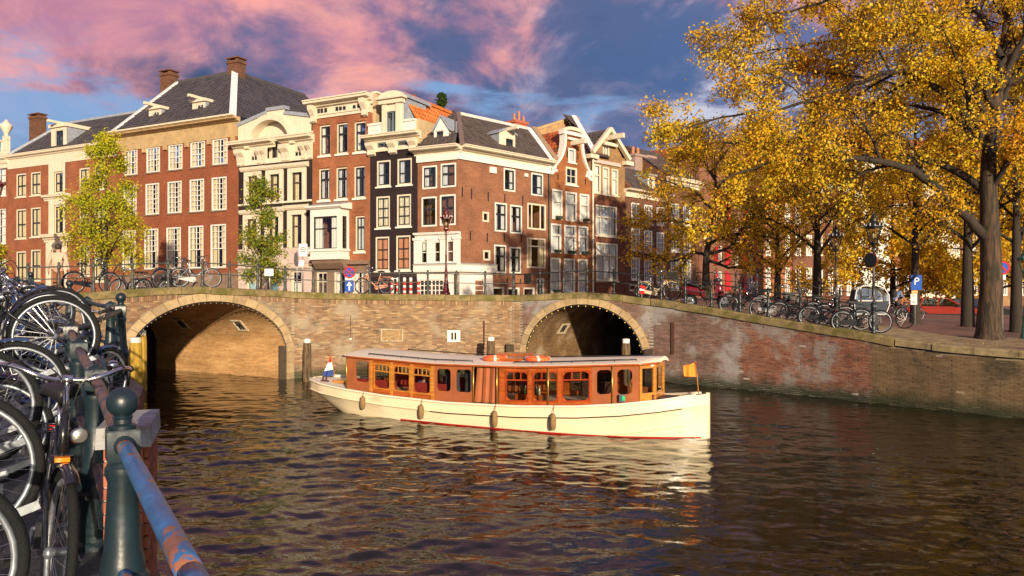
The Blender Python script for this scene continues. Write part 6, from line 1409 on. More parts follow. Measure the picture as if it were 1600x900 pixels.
# ---------------------------------------------------------------- the saloon boat
HULLM = mat('cream_hull_paint', (0.78, 0.65, 0.43), 0.26, var=0.06, scale=1.5, spec=0.5, coat=0.2, second=(0.60, 0.47, 0.29), sfac=(0.56, 0.78), sscale=2.2, stretch=(0.5, 1, 2.5))
DECKM = mat('white_deck_paint', (0.78, 0.68, 0.52), 0.65, var=0.05)
WOOD = mat('varnished_mahogany', (0.36, 0.085, 0.018), 0.22, var=0.35, scale=3, stretch=(1, 1, 6), coat=0.5)
WOODY = mat('teak_and_sunlit_varnish', (0.46, 0.19, 0.035), 0.25, var=0.3, scale=3, stretch=(1, 1, 6), coat=0.5)  # yellow teak; on trim and windscreen it paints sun-lit wood
CANVAS = mat('brown_canvas', (0.30, 0.085, 0.025), 0.75, var=0.15, scale=3, bump=0.25, bscale=18)
RED_B = mat('red_boot_stripe', (0.35, 0.02, 0.015), 0.4)
DARKF = mat('dark_interior', (0.05, 0.022, 0.014), 0.7, var=0.4)
BG_ = glass_mat('boat_glass', (0.75, 0.74, 0.72), 0.06)
BX, BY = -5.9, 23.1; BA = math.atan2(-0.468, 0.884)
boat = thing('saloon_boat', 'cream hulled saloon boat with long varnished wooden cabin crossing the canal', 'boat', (BX, BY, 0), BA)
BM = Matrix.Translation((BX, BY, 0)) @ Matrix.Rotation(BA, 4, 'Z')
ST = np.array([0, .15, .4, 1, 2, 3.5, 5.5, 7.5, 9, 10, 10.8, 11.4, 11.72, 11.78])
HB = np.array([.08, .40, .66, .94, 1.15, 1.27, 1.32, 1.30, 1.18, .98, .66, .33, .07, .02])
SH = np.array([.82, .81, .79, .74, .67, .59, .54, .58, .66, .75, .85, .95, 1.0, 1.01])
ZB = np.array([.60, .52, .40, .14, -.28, -.5, -.5, -.5, -.5, -.5, -.5, -.5, -.5, -.5])
WB = np.array([.04, .20, .34, .55, .82, 1.08, 1.18, 1.15, .98, .74, .44, .19, .03, .01])
bi = lambda a, s: float(np.interp(s, ST, a))
def hull():
    ss = sorted(set(list(np.linspace(0, 1, 9)) + list(np.linspace(1, 11.78, 44)))); b = MB(); q = 8
    for s in ss:
        h, z1, z0, wb = bi(HB, s), bi(SH, s), bi(ZB, s), bi(WB, s); half = []
        zr = z1 - .25; dz = zr - z0
        prof = [(h, z1), (h + .012, z1 - .2), (h + .012, zr), (h - .02, zr - .03), (h - .02 - (h - wb) * .25, zr - dz * .35), (h - .02 - (h - wb) * .55, zr - dz * .65), (wb, zr - dz * .9), (wb * .55, z0)]
        for y, z in prof: b.v.append((s, -max(y, .004), z))
        for y, z in reversed(prof): b.v.append((s, max(y, .004), z))
    n = 2 * q
    for i in range(len(ss) - 1):
        for k in range(n - 1): b.f.append((i * n + k, (i + 1) * n + k, (i + 1) * n + k + 1, i * n + k + 1))
    b.f.append(tuple(range(n))); b.f.append(tuple((len(ss) - 1) * n + k for k in reversed(range(n))))
    o = b.build('hull', HULLM, boat, True)
    m = o.data; m.set_sharp_from_angle(angle=R(35))
    d = MB(); dk = [s for s in ss]
    for s in dk: h, z = bi(HB, s) - .02, bi(SH, s) - .03; d.v += [(s, -max(h, .004), z), (s, 0, z + .03), (s, max(h, .004), z)]
    for i in range(len(dk) - 1): d.f += [(3 * i, 3 * i + 3, 3 * i + 4, 3 * i + 1), (3 * i + 1, 3 * i + 4, 3 * i + 5, 3 * i + 2)]
    d.build('deck', DECKM, boat, True)
    for side in (-1, 1):
        s1 = [s for s in ss if .1 < s < 11.72]
        MB().tube([(s, side * (bi(HB, s) + .01), bi(SH, s) + .012) for s in s1], .032, 6).build('gunwale', DECKM, boat, True)
        MB().tube([(s, side * (bi(HB, s) + .022), bi(SH, s) - .25) for s in ss if 5 < s < 11.4], .013, 5).build('rub_strip', BLACKP, boat)
        MB().tube([(s, side * (bi(HB, s) + .018), bi(SH, s) - .24) for s in ss if .3 < s < 5.05], .02, 5).build('rub_strip', HULLM, boat)
        MB().tube([(s, side * (np.interp(s, ST, HB) - .02 - (bi(HB, s) - bi(WB, s)) * (.25 + .3 * (10.9 - s) / 3.4) + .004), bi(SH, s) - .28 - (bi(SH, s) - .25 - bi(ZB, s)) * (.35 + .25 * (11.2 - s) / 3.4) + .03) for s in np.linspace(8.2, 11.3, 14)], .005, 4).build('plank_seam', mat('seam', (.40, .28, .14), .7), boat)
        f = MB()   # boot stripe just above the water
        for s in [s for s in ss if s > 4.0]:
            h, z1, z0, wb = bi(HB, s), bi(SH, s), bi(ZB, s), bi(WB, s); zr = z1 - .25; dz = zr - z0
            def yy(z):
                t = (zr - z) / dz; return np.interp(t, [0, .35, .65, .9], [h - .02, h - .02 - (h - wb) * .25, h - .02 - (h - wb) * .55, wb]) + .006
            f.v += [(s, side * yy(-.06), -.06), (s, side * yy(.022), .022)]
        k = len(f.v) // 2; f.f = [(2 * i, 2 * i + 2, 2 * i + 3, 2 * i + 1) for i in range(k - 1)]; f.build('boot_stripe', RED_B, boat)
hull()
MB().box(11.72, 11.80, -.025, .025, -.4, 1.03).build('stem', HULLM, boat)
CS = np.array([2.0, 5, 8.5, 10.75]); CW = np.array([1.0, 1.12, 1.06, .70]); RS = np.array([2.0, 5, 7.5, 10.75]); RT = np.array([1.56, 1.47, 1.50, 1.68])
cw = lambda s: float(np.interp(s, CS, CW)); rt = lambda s: float(np.interp(s, RS, RT)); cb = lambda s: bi(SH, s) + .015
sgrid = np.linspace(1.5, 11.2, 600); ug = []
for s in sgrid: p = BM @ Vector((s, -cw(s), 1.0)); ug.append(U0 + FPX * p.x / p.y)
us = lambda u: float(np.interp(u, ug, sgrid))
def CP(s, f, o, side): z = cb(s) + f * (rt(s) - cb(s)); return (s, side * (cw(s) + o), z)
def cq(mb, s0, s1, f0, f1, o0, o1, side):
    n = 1 if s1 - s0 < .9 else 3
    for k in range(n):
        a, c = s0 + (s1 - s0) * k / n, s0 + (s1 - s0) * (k + 1) / n
        p = [CP(a, f0, o0, side), CP(c, f0, o0, side), CP(c, f0, o1, side), CP(a, f0, o1, side), CP(a, f1, o0, side), CP(c, f1, o0, side), CP(c, f1, o1, side), CP(a, f1, o1, side)]
        mb.hexa(p)
def frame(s0, s1, a0, a1, g0, g1, m, side, name='window_frame', muntin=0, round_=.07, thick=(-.02, .03), trim=None):
    """panel s0..s1 over the wall height with an opening a0..a1 x g0..g1"""
    b = MB(); o0, o1 = thick
    cq(b, s0, a0, 0, 1, o0, o1, side); cq(b, a1, s1, 0, 1, o0, o1, side); cq(b, a0, a1, 0, g0, o0, o1, side); cq(b, a0, a1, g1, 1, o0, o1, side)
    for aa, sg in ((a0, 1), (a1, -1)):
        for gg, vg in ((g1, -1), (g0, 1)):
            rv = round_ / .85
            for (k, w1, h1) in ((0, 1.0, .25), (1, .5, .55), (2, .22, 1.0)):
                x0, x1 = sorted((aa, aa + sg * round_ * w1)); z0, z1 = sorted((gg, gg + vg * rv * h1)); cq(b, x0, x1, z0, z1, o0 + .001 * (k + 1), o1 - .001 * (k + 1), side)
    o = b.build(name, m, boat)
    if trim:
        b = MB(); t = .03; e = o1 + .012
        cq(b, a0 - t, a0, g0, g1, .0, e, side); cq(b, a1, a1 + t, g0, g1, .0, e, side); cq(b, a0 - t, a1 + t, g0 - .035, g0, 0, e, side); cq(b, a0 - t, a1 + t, g1, g1 + .035, 0, e, side); b.build('trim', trim, o)
    if muntin:
        b = MB(); fz = g0 + (g1 - g0) * .72; cq(b, a0, a1, fz - .018, fz + .018, -.012, .012, side)
        for k in range(1, muntin + 1): x = a0 + (a1 - a0) * k / (muntin + 1); cq(b, x - .012, x + .012, fz + .018, g1, -.011, .011, side)
        b.build('muntin', trim or m, o)
    b = MB(); b.add([CP(a0, g0, 0, side), CP(a1, g0, 0, side), CP(a1, g1, 0, side), CP(a0, g1, 0, side)], [(0, 1, 2, 3)]); b.build('pane', BG_, o)
    return o
for side in (-1, 1):
    U = us
    frame(U(543.5), U(581), U(556.5), U(577), .28, .92, CANVAS, side, 'canvas_panel', round_=.06)
    for a0, a1, s0, s1 in ((586.5, 609.5, 581, 613), (616.5, 640.5, 613, 644), (647, 673, 644, 677)):
        frame(U(s0) + .002, U(s1) - .002, U(a0), U(a1), .17, .86, WOOD, side, muntin=3, trim=WOODY, round_=.08)  # trim takes yellower wood to paint its sun-lit edges
    frame(U(677) + .002, U(709.5), U(683), U(705), .28, .90, CANVAS, side, 'canvas_panel', round_=.06); frame(U(709.5) + .002, U(740), U(713), U(738), .28, .90, CANVAS, side, 'canvas_panel', round_=.06)
    for a0, a1, s0, s1 in ((792, 825, 781, 829.5), (834.5, 871, 829.5, 875.5), (880.5, 921, 875.5, 925)):
        frame(U(s0) + .002, U(s1) - .002, U(a0), U(a1), .13, .87, WOOD, side, muntin=2, trim=mat('red_mahogany', (0.32, 0.045, 0.014), .22, var=.3, coat=.5), round_=.07)
    frame(U(925) + .002, U(960), U(932.5), U(956.5), .27, .90, CANVAS, side, 'canvas_panel', round_=.06); frame(U(960) + .002, U(998), U(964.5), U(988.5), .24, .90, CANVAS, side, 'canvas_panel', round_=.07)
    for u in (581, 613, 644, 677, 829.5, 875.5):
        b = MB(); cq(b, U(u) - .045, U(u) + .045, 0, .97, -.01, .045, side); b.build('pillar', WOODY if u < 700 else WOOD, boat)
    # doorway curtain
    b = MB(); n = 26; s0, s1 = U(740), U(781); vs = []
    for i in range(n + 1):
        t = i / n; wv = .035 * math.sin(t * 19) + .015 * math.sin(t * 41 + 1); top = CP(s0 + (s1 - s0) * (.12 + .84 * t), 1.0, -.03 + wv * .5, side); bot = CP(s0 + (s1 - s0) * (.02 + .92 * t), 0.02, -.02 + wv, side); vs += [bot, top]
    b.add(vs, [(2 * i, 2 * i + 2, 2 * i + 3, 2 * i + 1) for i in range(n)]); b.build('curtain', CANVAS, boat, True)
    for u in (543.5, 741.5, 778, 858, 958):
        s = U(u); p = CP(s, 0, .055, side); q = CP(s, 1.02, .055, side); MB().tube([p, q], .018, 6).build('awning_pole', BRASSY, boat, True)
    b = MB(); cq(b, U(543.5), U(1000), 0.98, 1.04, -.02, .06, side); b.build('cornice_rail', WOOD, boat)
# front and back of the cabin
def cross(s, name, m, n, ds):
    w_ = cw(s) - .02; z0, z1 = cb(s), rt(s); b = MB(); f = [(-1, -.93), (-.06, .06), (.93, 1)]
    for a, c in f: b.hexa([(s - .03, a * w_, z0), (s + .03, a * w_, z0), (s + .03, c * w_, z0), (s - .03, c * w_, z0), (s - .03, a * w_, z1), (s + .03, a * w_, z1), (s + .03, c * w_, z1), (s - .03, c * w_, z1)])
    for a, c in ((0, .16), (.86, 1)): b.box(s - .028, s + .028, -w_ * .93, w_ * .93, z0 + (z1 - z0) * a, z0 + (z1 - z0) * c)
    o = b.build(name, m, boat); b = MB(); b.add([(s, -w_ * .9, z0 + .1), (s, w_ * .9, z0 + .1), (s, w_ * .9, z1 - .1), (s, -w_ * .9, z1 - .1)], [(0, 1, 2, 3)]); b.build('pane', BG_, o)
cross(2.03, 'stern_screen', CANVAS, 1, 0)
# windscreen in three facets
sF = us(998.5); wF = cw(sF); sN = sF + .24
for (x0, y0, x1, y1) in ((sF, -wF, sN, -wF * .45), (sN, -wF * .45, sN, wF * .45), (sN, wF * .45, sF, wF)):
    b = MB(); L_ = math.hypot(x1 - x0, y1 - y0); P0 = Vector((x0, y0, 0)); d = Vector((x1 - x0, y1 - y0, 0)) / L_; n_ = Vector((d.y, -d.x, 0)); zb, zt = cb(sF) + .0, rt(sF) + .02
    def bx_(a0, a1, z0, z1, o=.03):
        q = [P0 + d * a0 + n_ * o, P0 + d * a1 + n_ * o, P0 + d * a1 - n_ * .03, P0 + d * a0 - n_ * .03]; b.hexa([(p.x, p.y, z0) for p in q] + [(p.x, p.y, z1) for p in q])
    bx_(0, .07, zb, zt); bx_(L_ - .07, L_, zb, zt); bx_(.07, L_ - .07, zb, zb + .2, .029); bx_(.07, L_ - .07, zt - .1, zt, .029)
    o = b.build('windscreen_frame', WOODY, boat); q = [P0 + d * .07, P0 + d * (L_ - .07)]  # frame's yellow sunlight is put into its wood colour
    MB().add([(q[0].x, q[0].y, zb + .2), (q[1].x, q[1].y, zb + .2), (q[1].x, q[1].y, zt - .1), (q[0].x, q[0].y, zt - .1)], [(0, 1, 2, 3)]).build('pane', BG_, o)
# roof
def roof():
    b = MB(); ss = list(np.linspace(1.95, us(998.5), 26)) + [sF + .12, sF + .26, sF + .36]; K = 9
    for s in ss:
        w_ = (cw(min(s, sF)) if s <= sF else wF * (1 - .75 * ((s - sF) / .4) ** 1.6)) + .09
        if s < 2.3: w_ *= (.93 + .07 * min(1, (s - 1.95) / .3))
        for k in range(K): t = -1 + 2 * k / (K - 1); b.v.append((s, t * w_, rt(s) + .05 + .10 * (1 - t * t)))
        for k in range(K): t = 1 - 2 * k / (K - 1); b.v.append((s, t * w_, rt(s) + .005 + .05 * (1 - t * t)))
    n = 2 * K
    for i in range(len(ss) - 1):
        for k in range(n): b.f.append((i * n + k, (i + 1) * n + k, (i + 1) * n + (k + 1) % n, i * n + (k + 1) % n))
    b.f.append(tuple(range(n))); b.f.append(tuple((len(ss) - 1) * n + k for k in reversed(range(n))))
    o = b.build('roof', DECKM, boat, True); o.data.set_sharp_from_angle(angle=R(40))
    for side in (-1, 1):
        e = [(s, side * ((cw(min(s, sF)) if s <= sF else wF * (1 - .75 * ((s - sF) / .4) ** 1.6)) + .095), rt(s) + .022) for s in ss]; MB().tube(e, .026, 6).build('roof_edge', WOOD, boat, True)
    for side in (-1, 1):
        for ua, ub in ((572, 735), (800, 992)):
            sa, sb = us(ua), us(ub); n_ = 6; P = [(sa + (sb - sa) * i / n_, side * (cw(sa + (sb - sa) * i / n_) - .12), rt(sa + (sb - sa) * i / n_) + .13) for i in range(n_ + 1)]
            b = MB(); b.tube(P, .014, 5)
            for p in P: b.tube([(p[0], p[1], p[2] - .07), p], .009, 4)
            b.build('roof_rail', BLACKP, boat, True)
roof()
s0, s1 = us(752), us(800); b = MB(); b.box(s0, s1, -.75, .75, rt(s0) + .1, rt(s0) + .19); b.build('roof_hatch', WOOD, boat); b = MB(); b.box(us(735), us(775), .35, .95, rt(s0) + .16, rt(s0) + .22); b.build('hatch_lid', WOOD, boat)
# inside: floor, benches, bar with bottles, hanging coats
b = MB(); b.add([(2.1, -.9, .12), (10.6, -.6, .12), (10.6, .6, .12), (2.1, .9, .12)], [(0, 1, 2, 3)]); b.build('cabin_floor', DARKF, boat)
CUSH = mat('red_cushion', (0.30, 0.025, 0.02), .8, var=.2)
for x0, x1 in ((2.2, 3.6), (4.0, 5.2)):
    for y0, y1, yb in ((-.85, -.45, -.85), (.45, .85, .79)):
        o = MB().box(x0, x1, y0, y1, .14, .55).build('bench', WOOD, boat); MB().box(x0 + .02, x1 - .02, y0, y1 - .02, .551, .63).build('cushion', CUSH, o); MB().box(x0 + .02, x1 - .02, yb, yb + .06, .631, .95).build('bench_back', CUSH, o)
for x0, x1 in ((8.3, 9.2),):
    o = MB().box(x0, x1, .2, .9, .14, .6).build('bench', DARKF, boat); MB().box(x0, x1, .84, .9, .61, 1.05).build('bench_back', DARKF, o)
sB0, sB1 = us(789), us(828); bar = MB().box(sB0, sB1, -.55, -.1, .14, .78).build('bar_counter', WOOD, boat)
BOT = [mat('green_bottle', (.03, .09, .03), .1, coat=.5), mat('amber_bottle', (.28, .12, .02), .1, coat=.5), mat('clear_bottle', (.5, .48, .42), .1, coat=.5)]
for i in range(12):
    r = .03; x = sB0 + .06 + (sB1 - sB0 - .12) * i / 11; h = .2 + .07 * RNG.random()
    MB().lathe([(r, .781), (r, .781 + h * .6), (.012, .781 + h * .78), (.012, .781 + h)], 7, (x, -.3 - .12 * (i % 2), 0)).build('bottle', BOT[i % 3], bar, True)
COAT = mat('navy_coat', (0.02, 0.03, 0.06), .9, var=.5, scale=8); COAT2 = mat('grey_coat', (0.06, 0.065, 0.075), .9, var=.5, scale=8)
for u, m_ in ((690, COAT), (697, COAT2), (722, COAT2), (731, COAT)):
    s = us(u); z = rt(s) - .1; b = MB(); rows = [(0, .05), (.06, .16), (.35, .15), (.75, .19)]
    for dz, w_ in rows:
        for k in range(10): an = 2 * math.pi * k / 10; b.v.append((s + math.cos(an) * w_ * (1 + .12 * math.sin(3 * an)), -.72 + math.sin(an) * .09, z - dz))
    b.f = [(i * 10 + k, i * 10 + (k + 1) % 10, i * 10 + 10 + (k + 1) % 10, i * 10 + 10 + k) for i in range(3) for k in range(10)]; b.build('hanging_coat', m_, boat, True)
b = MB(); b.lathe([(.16, -.02), (.16, .02)], 14, (0, 0, 0), 'y'); o = MB().tube([(10.0, 0, .7), (10.15, 0, 1.1)], .03, 6).build('helm_post', WOOD, boat)
MB().tube([(10.0 + .02 * math.cos(a), .22 * math.cos(a), 1.1 + .22 * math.sin(a)) for a in np.linspace(0, 2 * math.pi, 17)[:-1]], .015, 5, closed=True).build('steering_wheel', WOODY, o)
# deck fittings
for s, y in ((.75, -.45), (10.55, -.45)):
    b = MB(); b.box(s - .14, s + .14, y - .03, y + .03, bi(SH, s), bi(SH, s) + .03)
    for d in (-.06, .06): b.lathe([(.025, bi(SH, s) + .03), (.02, bi(SH, s) + .12), (.035, bi(SH, s) + .14)], 8, (s + d, y, 0))
    b.build('bollard', mat('maroon_iron', (.08, .02, .02), .5), boat)
b = MB(); b.box(1.0, 1.75, -.4, .4, bi(SH, 1.3) + .01, bi(SH, 1.3) + .08); b.build('stern_hatch', WOODY, boat)
s = us(975); b = MB(); p = CP(s, 0, .12, -1); b.box(p[0] - .05, p[0] + .05, p[1] - .05, p[1] + .05, p[2] + .05, p[2] + .22); nv = b.build('navigation_light', STEEL, boat); MB().lathe([(.045, p[2] + .09), (.05, p[2] + .14), (.045, p[2] + .19)], 8, (p[0] + .03, p[1] - .03, 0)).build('green_lens', mat('green_lens', (.02, .45, .22), .1), nv)
MB().sphere((sF + .2, -.45, rt(sF) + .0), .06, 8, 6).build('spotlight', WHITE, boat, True)
b = MB(); b.box(sN + .02, sN + .4, -.3, .3, bi(SH, sN), bi(SH, sN) + .06); b.tube([(sN + .5, -.3, bi(SH, sN) + .06), (sN + .9, -.2, bi(SH, sN) + .1)], .03, 5); b.build('foredeck_gear', mat('dark_wood', (0.05, 0.03, 0.02)), boat)
# things that lie on or hang from the boat
ORANGE = mat('lifebuoy_orange', (0.78, 0.13, 0.03), .5, var=.08)
def buoy(u, label, dy):
    s = us(u); p = BM @ Vector((s, dy, rt(s) + .17)); t = thing('lifebuoy', label, 'lifebuoy', p, BA, 'lifebuoys on the boat roof'); R_ = .26
    MB().tube([(R_ * math.cos(a), R_ * math.sin(a), 0) for a in np.linspace(0, 2 * math.pi, 25)[:-1]], .06, 8, closed=True).build('ring', ORANGE, t, True)
    for k in range(4): a = k * math.pi / 2 + .5; MB().tube([(R_ * math.cos(a + e), R_ * math.sin(a + e), 0) for e in (-.12, 0, .12)], .064, 8).build('white_band', WHITE, t, True)
buoy(757, 'orange lifebuoy lying aft of the hatch on the boat roof', -.55); buoy(823, 'orange lifebuoy lying forward of the hatch on the boat roof', -.45)
ROPE = mat('rope_fender', (0.24, 0.15, 0.06), .95, var=.5, scale=30, bump=1.0, bscale=60)
for u, v0, v1, lb in ((577, 619, 640, 'rope fender nearest the stern on the cream hull'), (668, 632, 655, 'rope fender under the brown canvas panel, second from the stern'), (783, 642, 668, 'rope fender below the bar window, third from the stern'), (871.5, 646, 673, 'rope fender nearest the bow, right below the wooden window')):
    s = us(u); s += .0; y = -(bi(HB, s) + .10); zc = None
    p = BM @ Vector((s, y, 0)); z1 = EYE + (V0 - v0) / FPX * p.y; z0 = EYE + (V0 - v1) / FPX * p.y
    t = thing('fender', lb, 'fender', (p.x, p.y, z0), BA, 'rope fenders hanging on the boat'); h = z1 - z0
    MB().lathe([(.01, 0), (.05, .02), (.07, h * .25), (.075, h * .6), (.062, h * .9), (.025, h)], 10).build('body', ROPE, t, True)
    MB().tube([(0, 0, h), (0, .06, bi(SH, s) - z0 + .05), (0, .2, bi(SH, s) - z0 + .06)], .01, 4).build('line', ROPE, t)
def flag_thing(label, cat, staff, bands, loc):
    t = thing('flag', label, cat, loc); o = Vector(loc); b = MB(); b.tube([Vector(p) - o for p in staff], .014, 6); b.build('staff', WOODY, t, True)
    for nm, pts, m_ in bands:
        b = MB(); k = len(pts) // 2; b.add([Vector(p) - o for p in pts], [(2 * i, 2 * i + 1, 2 * i + 3, 2 * i + 2) for i in range(k - 1)]); b.build(nm, m_, t, True)
    return t
y_ = 22.9
def FA(u, v, dy=0): return at(u, v, y_ + dy)
def band(edgeA, edgeB, n=8):
    pts = []
    for i in range(n + 1):
        t = i / n; dy = .05 * math.sin(t * 9)
        a = Vector(edgeA[0]).lerp(Vector(edgeA[1]), t); b_ = Vector(edgeB[0]).lerp(Vector(edgeB[1]), t); a.y += dy; b_.y += dy * .6; pts += [a, b_]
    return pts
flag_thing('red white and blue flag drooping from the boat stern staff', 'flag', [FA(523, 588), FA(516.5, 553)],
           [('red_stripe', band((FA(516, 555), FA(517.2, 556)), (FA(512.5, 567), FA(518.6, 566))), mat('flag_red', (.55, .03, .03), .8)), ('white_stripe', band((FA(512.5, 567), FA(518.6, 566)), (FA(506.5, 580), FA(521, 577))), mat('flag_white', (.8, .8, .8), .8)), ('blue_stripe', band((FA(506.5, 580), FA(521, 577)), (FA(503.5, 588), FA(521.5, 587))), mat('flag_blue', (.02, .05, .22), .8))], (BM @ Vector((.45, 0, bi(SH, .45)))))
y_ = (BM @ Vector((11.3, 0, 0))).y
flag_thing('small orange pennant on a yellow staff at the boat bow', 'flag', [FA(1091.5, 615), FA(1087, 564)], [('orange_cloth', band((FA(1087.2, 566.5), FA(1068, 572)), (FA(1088.4, 589), FA(1069, 588))), mat('flag_orange', (.85, .24, .02), .8)), ('white_stripe', band((FA(1086.9, 566.5), FA(1088.2, 566.3)), (FA(1088.5, 591), FA(1090, 590.5))), MATS['flag_white'])], (BM @ Vector((11.3, 0, bi(SH, 11.3)))))
# ---------------------------------------------------------------- the near quay at left: railing, paving, bicycles
FP = np.array([(-0.20, 0.80, 1.72), (-0.66, 1.58, 1.74), (-1.47, 2.90, 1.76), (-2.33, 4.30, 1.85), (-3.16, 5.6, 1.92), (-3.96, 6.9, 1.99), (-4.66, 9.15, 2.14), (-5.2, 9.95, 2.16), (-6.2, 11.2, 2.22), (-7.2, 12.5, 2.36), (-8.3, 13.9, 2.40), (-9.3, 15.2, 2.48), (-10.4, 16.6, 2.62), (-11.6, 18.0, 2.68), (-12.9, 19.4, 2.8), (-14.2, 20.6, 2.95)])
fz = lambda y: float(np.interp(y, FP[:, 1], FP[:, 2])); fx = lambda y: float(np.interp(y, FP[:, 1], FP[:, 0]))
def near_quay():
    ys = np.concatenate([np.array([-30, -10, -3, 0]), np.arange(0.8, 20.7, 0.5), np.array([21.1, 24, 30])]); offs = [0.30, 0.0, -.6, -1.5, -3, -6, -12, -40]
    V = []
    for y in ys:
        yy = min(max(y, .8), 20.6); z = fz(yy) if y < 20.7 else 3.0 + (y - 20.7) * .02; x0 = fx(yy) + (0 if y > .8 else (0.8 - y) * .45)
        for o in offs: V.append((x0 + o if y < 20.7 else min(x0 + o, -16.3 + o * .2), y, z))
    n = len(offs); F = [(j * n + i, j * n + i + 1, (j + 1) * n + i + 1, (j + 1) * n + i) for j in range(len(ys) - 1) for i in range(n - 1)]
    q = np_mesh('quay', V, F, mat('quay_asphalt', (0.035, 0.036, 0.042), .5, var=.3, scale=5, second=(.07, .065, .06), sscale=3, bump=.4, bscale=50), smooth=True); tag(q, kind='structure')
    m = mat('quay_slab', (0.075, 0.075, 0.085), .55, var=.3, scale=4, second=(.12, .085, .07), sscale=3, bump=.4, bscale=40); d = Vector((-.53, .85, 0)); pn = Vector((.85, .53, 0))
    for i in range(26):
        for j in range(7):
            c = Vector((-1.62, 2.3, 0)) + d * (i * .42) - pn * (.14 + j * .42)
            y = c.y; 
            if y > 10: continue
            z = [fz(min(max((c + d * a - pn * b_).y, .8), 20)) for a, b_ in ((0, 0), (.41, 0), (.41, .41), (0, .41))]; p = [c + d * a - pn * b_ for a, b_ in ((.004, .004), (.412, .004), (.412, .412), (.004, .412))]
            h = .012 + RNG.random() * .006; MB().hexa([(v.x, v.y, zz - .02) for v, zz in zip(p, z)][::-1] + [(v.x, v.y, zz + h) for v, zz in zip(p, z)][::-1]).build('paving_slab', m, q)
    wall = thing('quay_wall', 'brick quay wall below the near railing at left', 'wall'); b = MB()
    for a, c in zip(FP[:-1], FP[1:]): b.add([(a[0] + .28, a[1], -.3), (c[0] + .28, c[1], -.3), (c[0] + .28, c[1], c[2]), (a[0] + .28, a[1], a[2])], [(0, 1, 2, 3)])
    b.add([(FP[-1][0] + .28, FP[-1][1], -.3), (-16.4, 21.1, -.3), (-16.4, 21.1, 3), (FP[-1][0] + .28, FP[-1][1], 2.95)], [(0, 1, 2, 3)])
    b.build('brick_face', brick_mat('near_quay_brick', (0.26, 0.09, 0.05), (0.20, 0.07, 0.045), (0.2, 0.15, 0.11), .2, .06), wall)
near_quay()
# brick pier behind the first post
pier = thing('brick_pier', 'red brick pier with a pale stone cap behind the first railing post', 'pier', (-1.72, 3.28, 1.3), math.atan2(.5, -.187) - math.pi / 2)
PB = island_mat('pier_brick', [(0, (0.30, 0.09, 0.045)), (.5, (0.40, 0.13, 0.065)), (1, (0.24, 0.075, 0.04))], stain=(.5, .42, .36), sfac=(.6, .72), sscale=5, bump=.5)
MB().box(-.02, .13, .01, .46, -1.2, 1.30).build('core', mat('pier_mortar', (.40, .35, .30), .95), pier)
um = MB().box(-.5, .5, -.5, .5, -.5, .5); first = None
for j in range(24):
    z = 1.27 - j * .056
    for face, L0, n in (('c', .47, 3), ('n', .16, 1)):
        l = L0 / n; o_ = (l / 2 if j % 2 else 0)
        for k in range(n + (1 if j % 2 else 0)):
            a, c = max(k * l - o_, 0), min((k + 1) * l - o_, L0)
            if c - a < .02: continue
            if first is None: o = um.build('brick', PB, pier); first = o
            else: o = first.copy(); C.objects.link(o)
            if face == 'c': o.location = (.135, (a + c) / 2, z); o.scale = (.03 + RNG.random() * .006, c - a - .008, .047)
            else: o.location = (-.025 + (a + c) / 2, .006, z); o.scale = (c - a - .008, .03, .047)
cap = MB(); cap.hexa([(-.05, -.04, 1.301), (.165, -.04, 1.301), (.165, .50, 1.301), (-.05, .50, 1.301), (-.045, -.035, 1.39), (.16, -.035, 1.39), (.16, .495, 1.39), (-.045, .495, 1.39)]); cap.build('stone_cap', mat('grey_cap_stone', (.30, .30, .31), .85, var=.25, scale=14, second=(.22, .2, .17), sscale=9, bump=.4, bscale=60), pier)
# railing
NR = thing('quay_railing', 'dark teal cast iron railing along the near quay at left, some posts with balls', 'railing')
RAILB = mat('worn_blue_rail', (0.03, 0.13, 0.33), .38, var=.3, scale=8, second=(0.26, 0.10, 0.05), sfac=(.56, .60), sscale=9, bump=.25, bscale=30, stretch=(1, 1, 1))
RAILR = mat('rust_worn_rail', (0.16, 0.085, 0.06), .5, var=.4, scale=9, second=(0.05, 0.06, 0.075), sfac=(.5, .58), sscale=8, bump=.25, bscale=30)
def nearpost(ball):
    b = MB(); b.lathe([(.10, 0), (.10, .05), (.085, .07), (.085, .40), (.095, .42), (.095, .46), (.08, .48), (.078, .52), (.066, .56), (.052, .82), (.062, .85), (.062, .875), (.046, .90)], 20)
    s = .056; z0, z1 = .895, 1.02
    vs = [(x * k, y * k, z) for z, k in ((z0, s * .9), (z0 + .012, s), (z1 - .01, s), (z1, s * .92)) for x, y in ((-1, -1), (1, -1), (1, 1), (-1, 1))]
    b.add(vs, [(3, 2, 1, 0), (12, 13, 14, 15)] + [(r * 4 + k, r * 4 + (k + 1) % 4, r * 4 + 4 + (k + 1) % 4, r * 4 + 4 + k) for r in range(3) for k in range(4)])
    if ball:
        b.lathe([(.047, z1), (.048, z1 + .012), (.032, z1 + .02), (.032, z1 + .035), (.037, z1 + .042), (.03, z1 + .05)], 20); b.sphere((0, 0, z1 + .098), .0575, 24, 16)
    else: b.add([(-.05, -.05, z1), (.05, -.05, z1), (.05, .05, z1), (-.05, .05, z1), (0, 0, z1 + .035)], [(0, 1, 4), (1, 2, 4), (2, 3, 4), (3, 0, 4)])
    return b
protos = {}
balls = {2, 6, 9, 12}
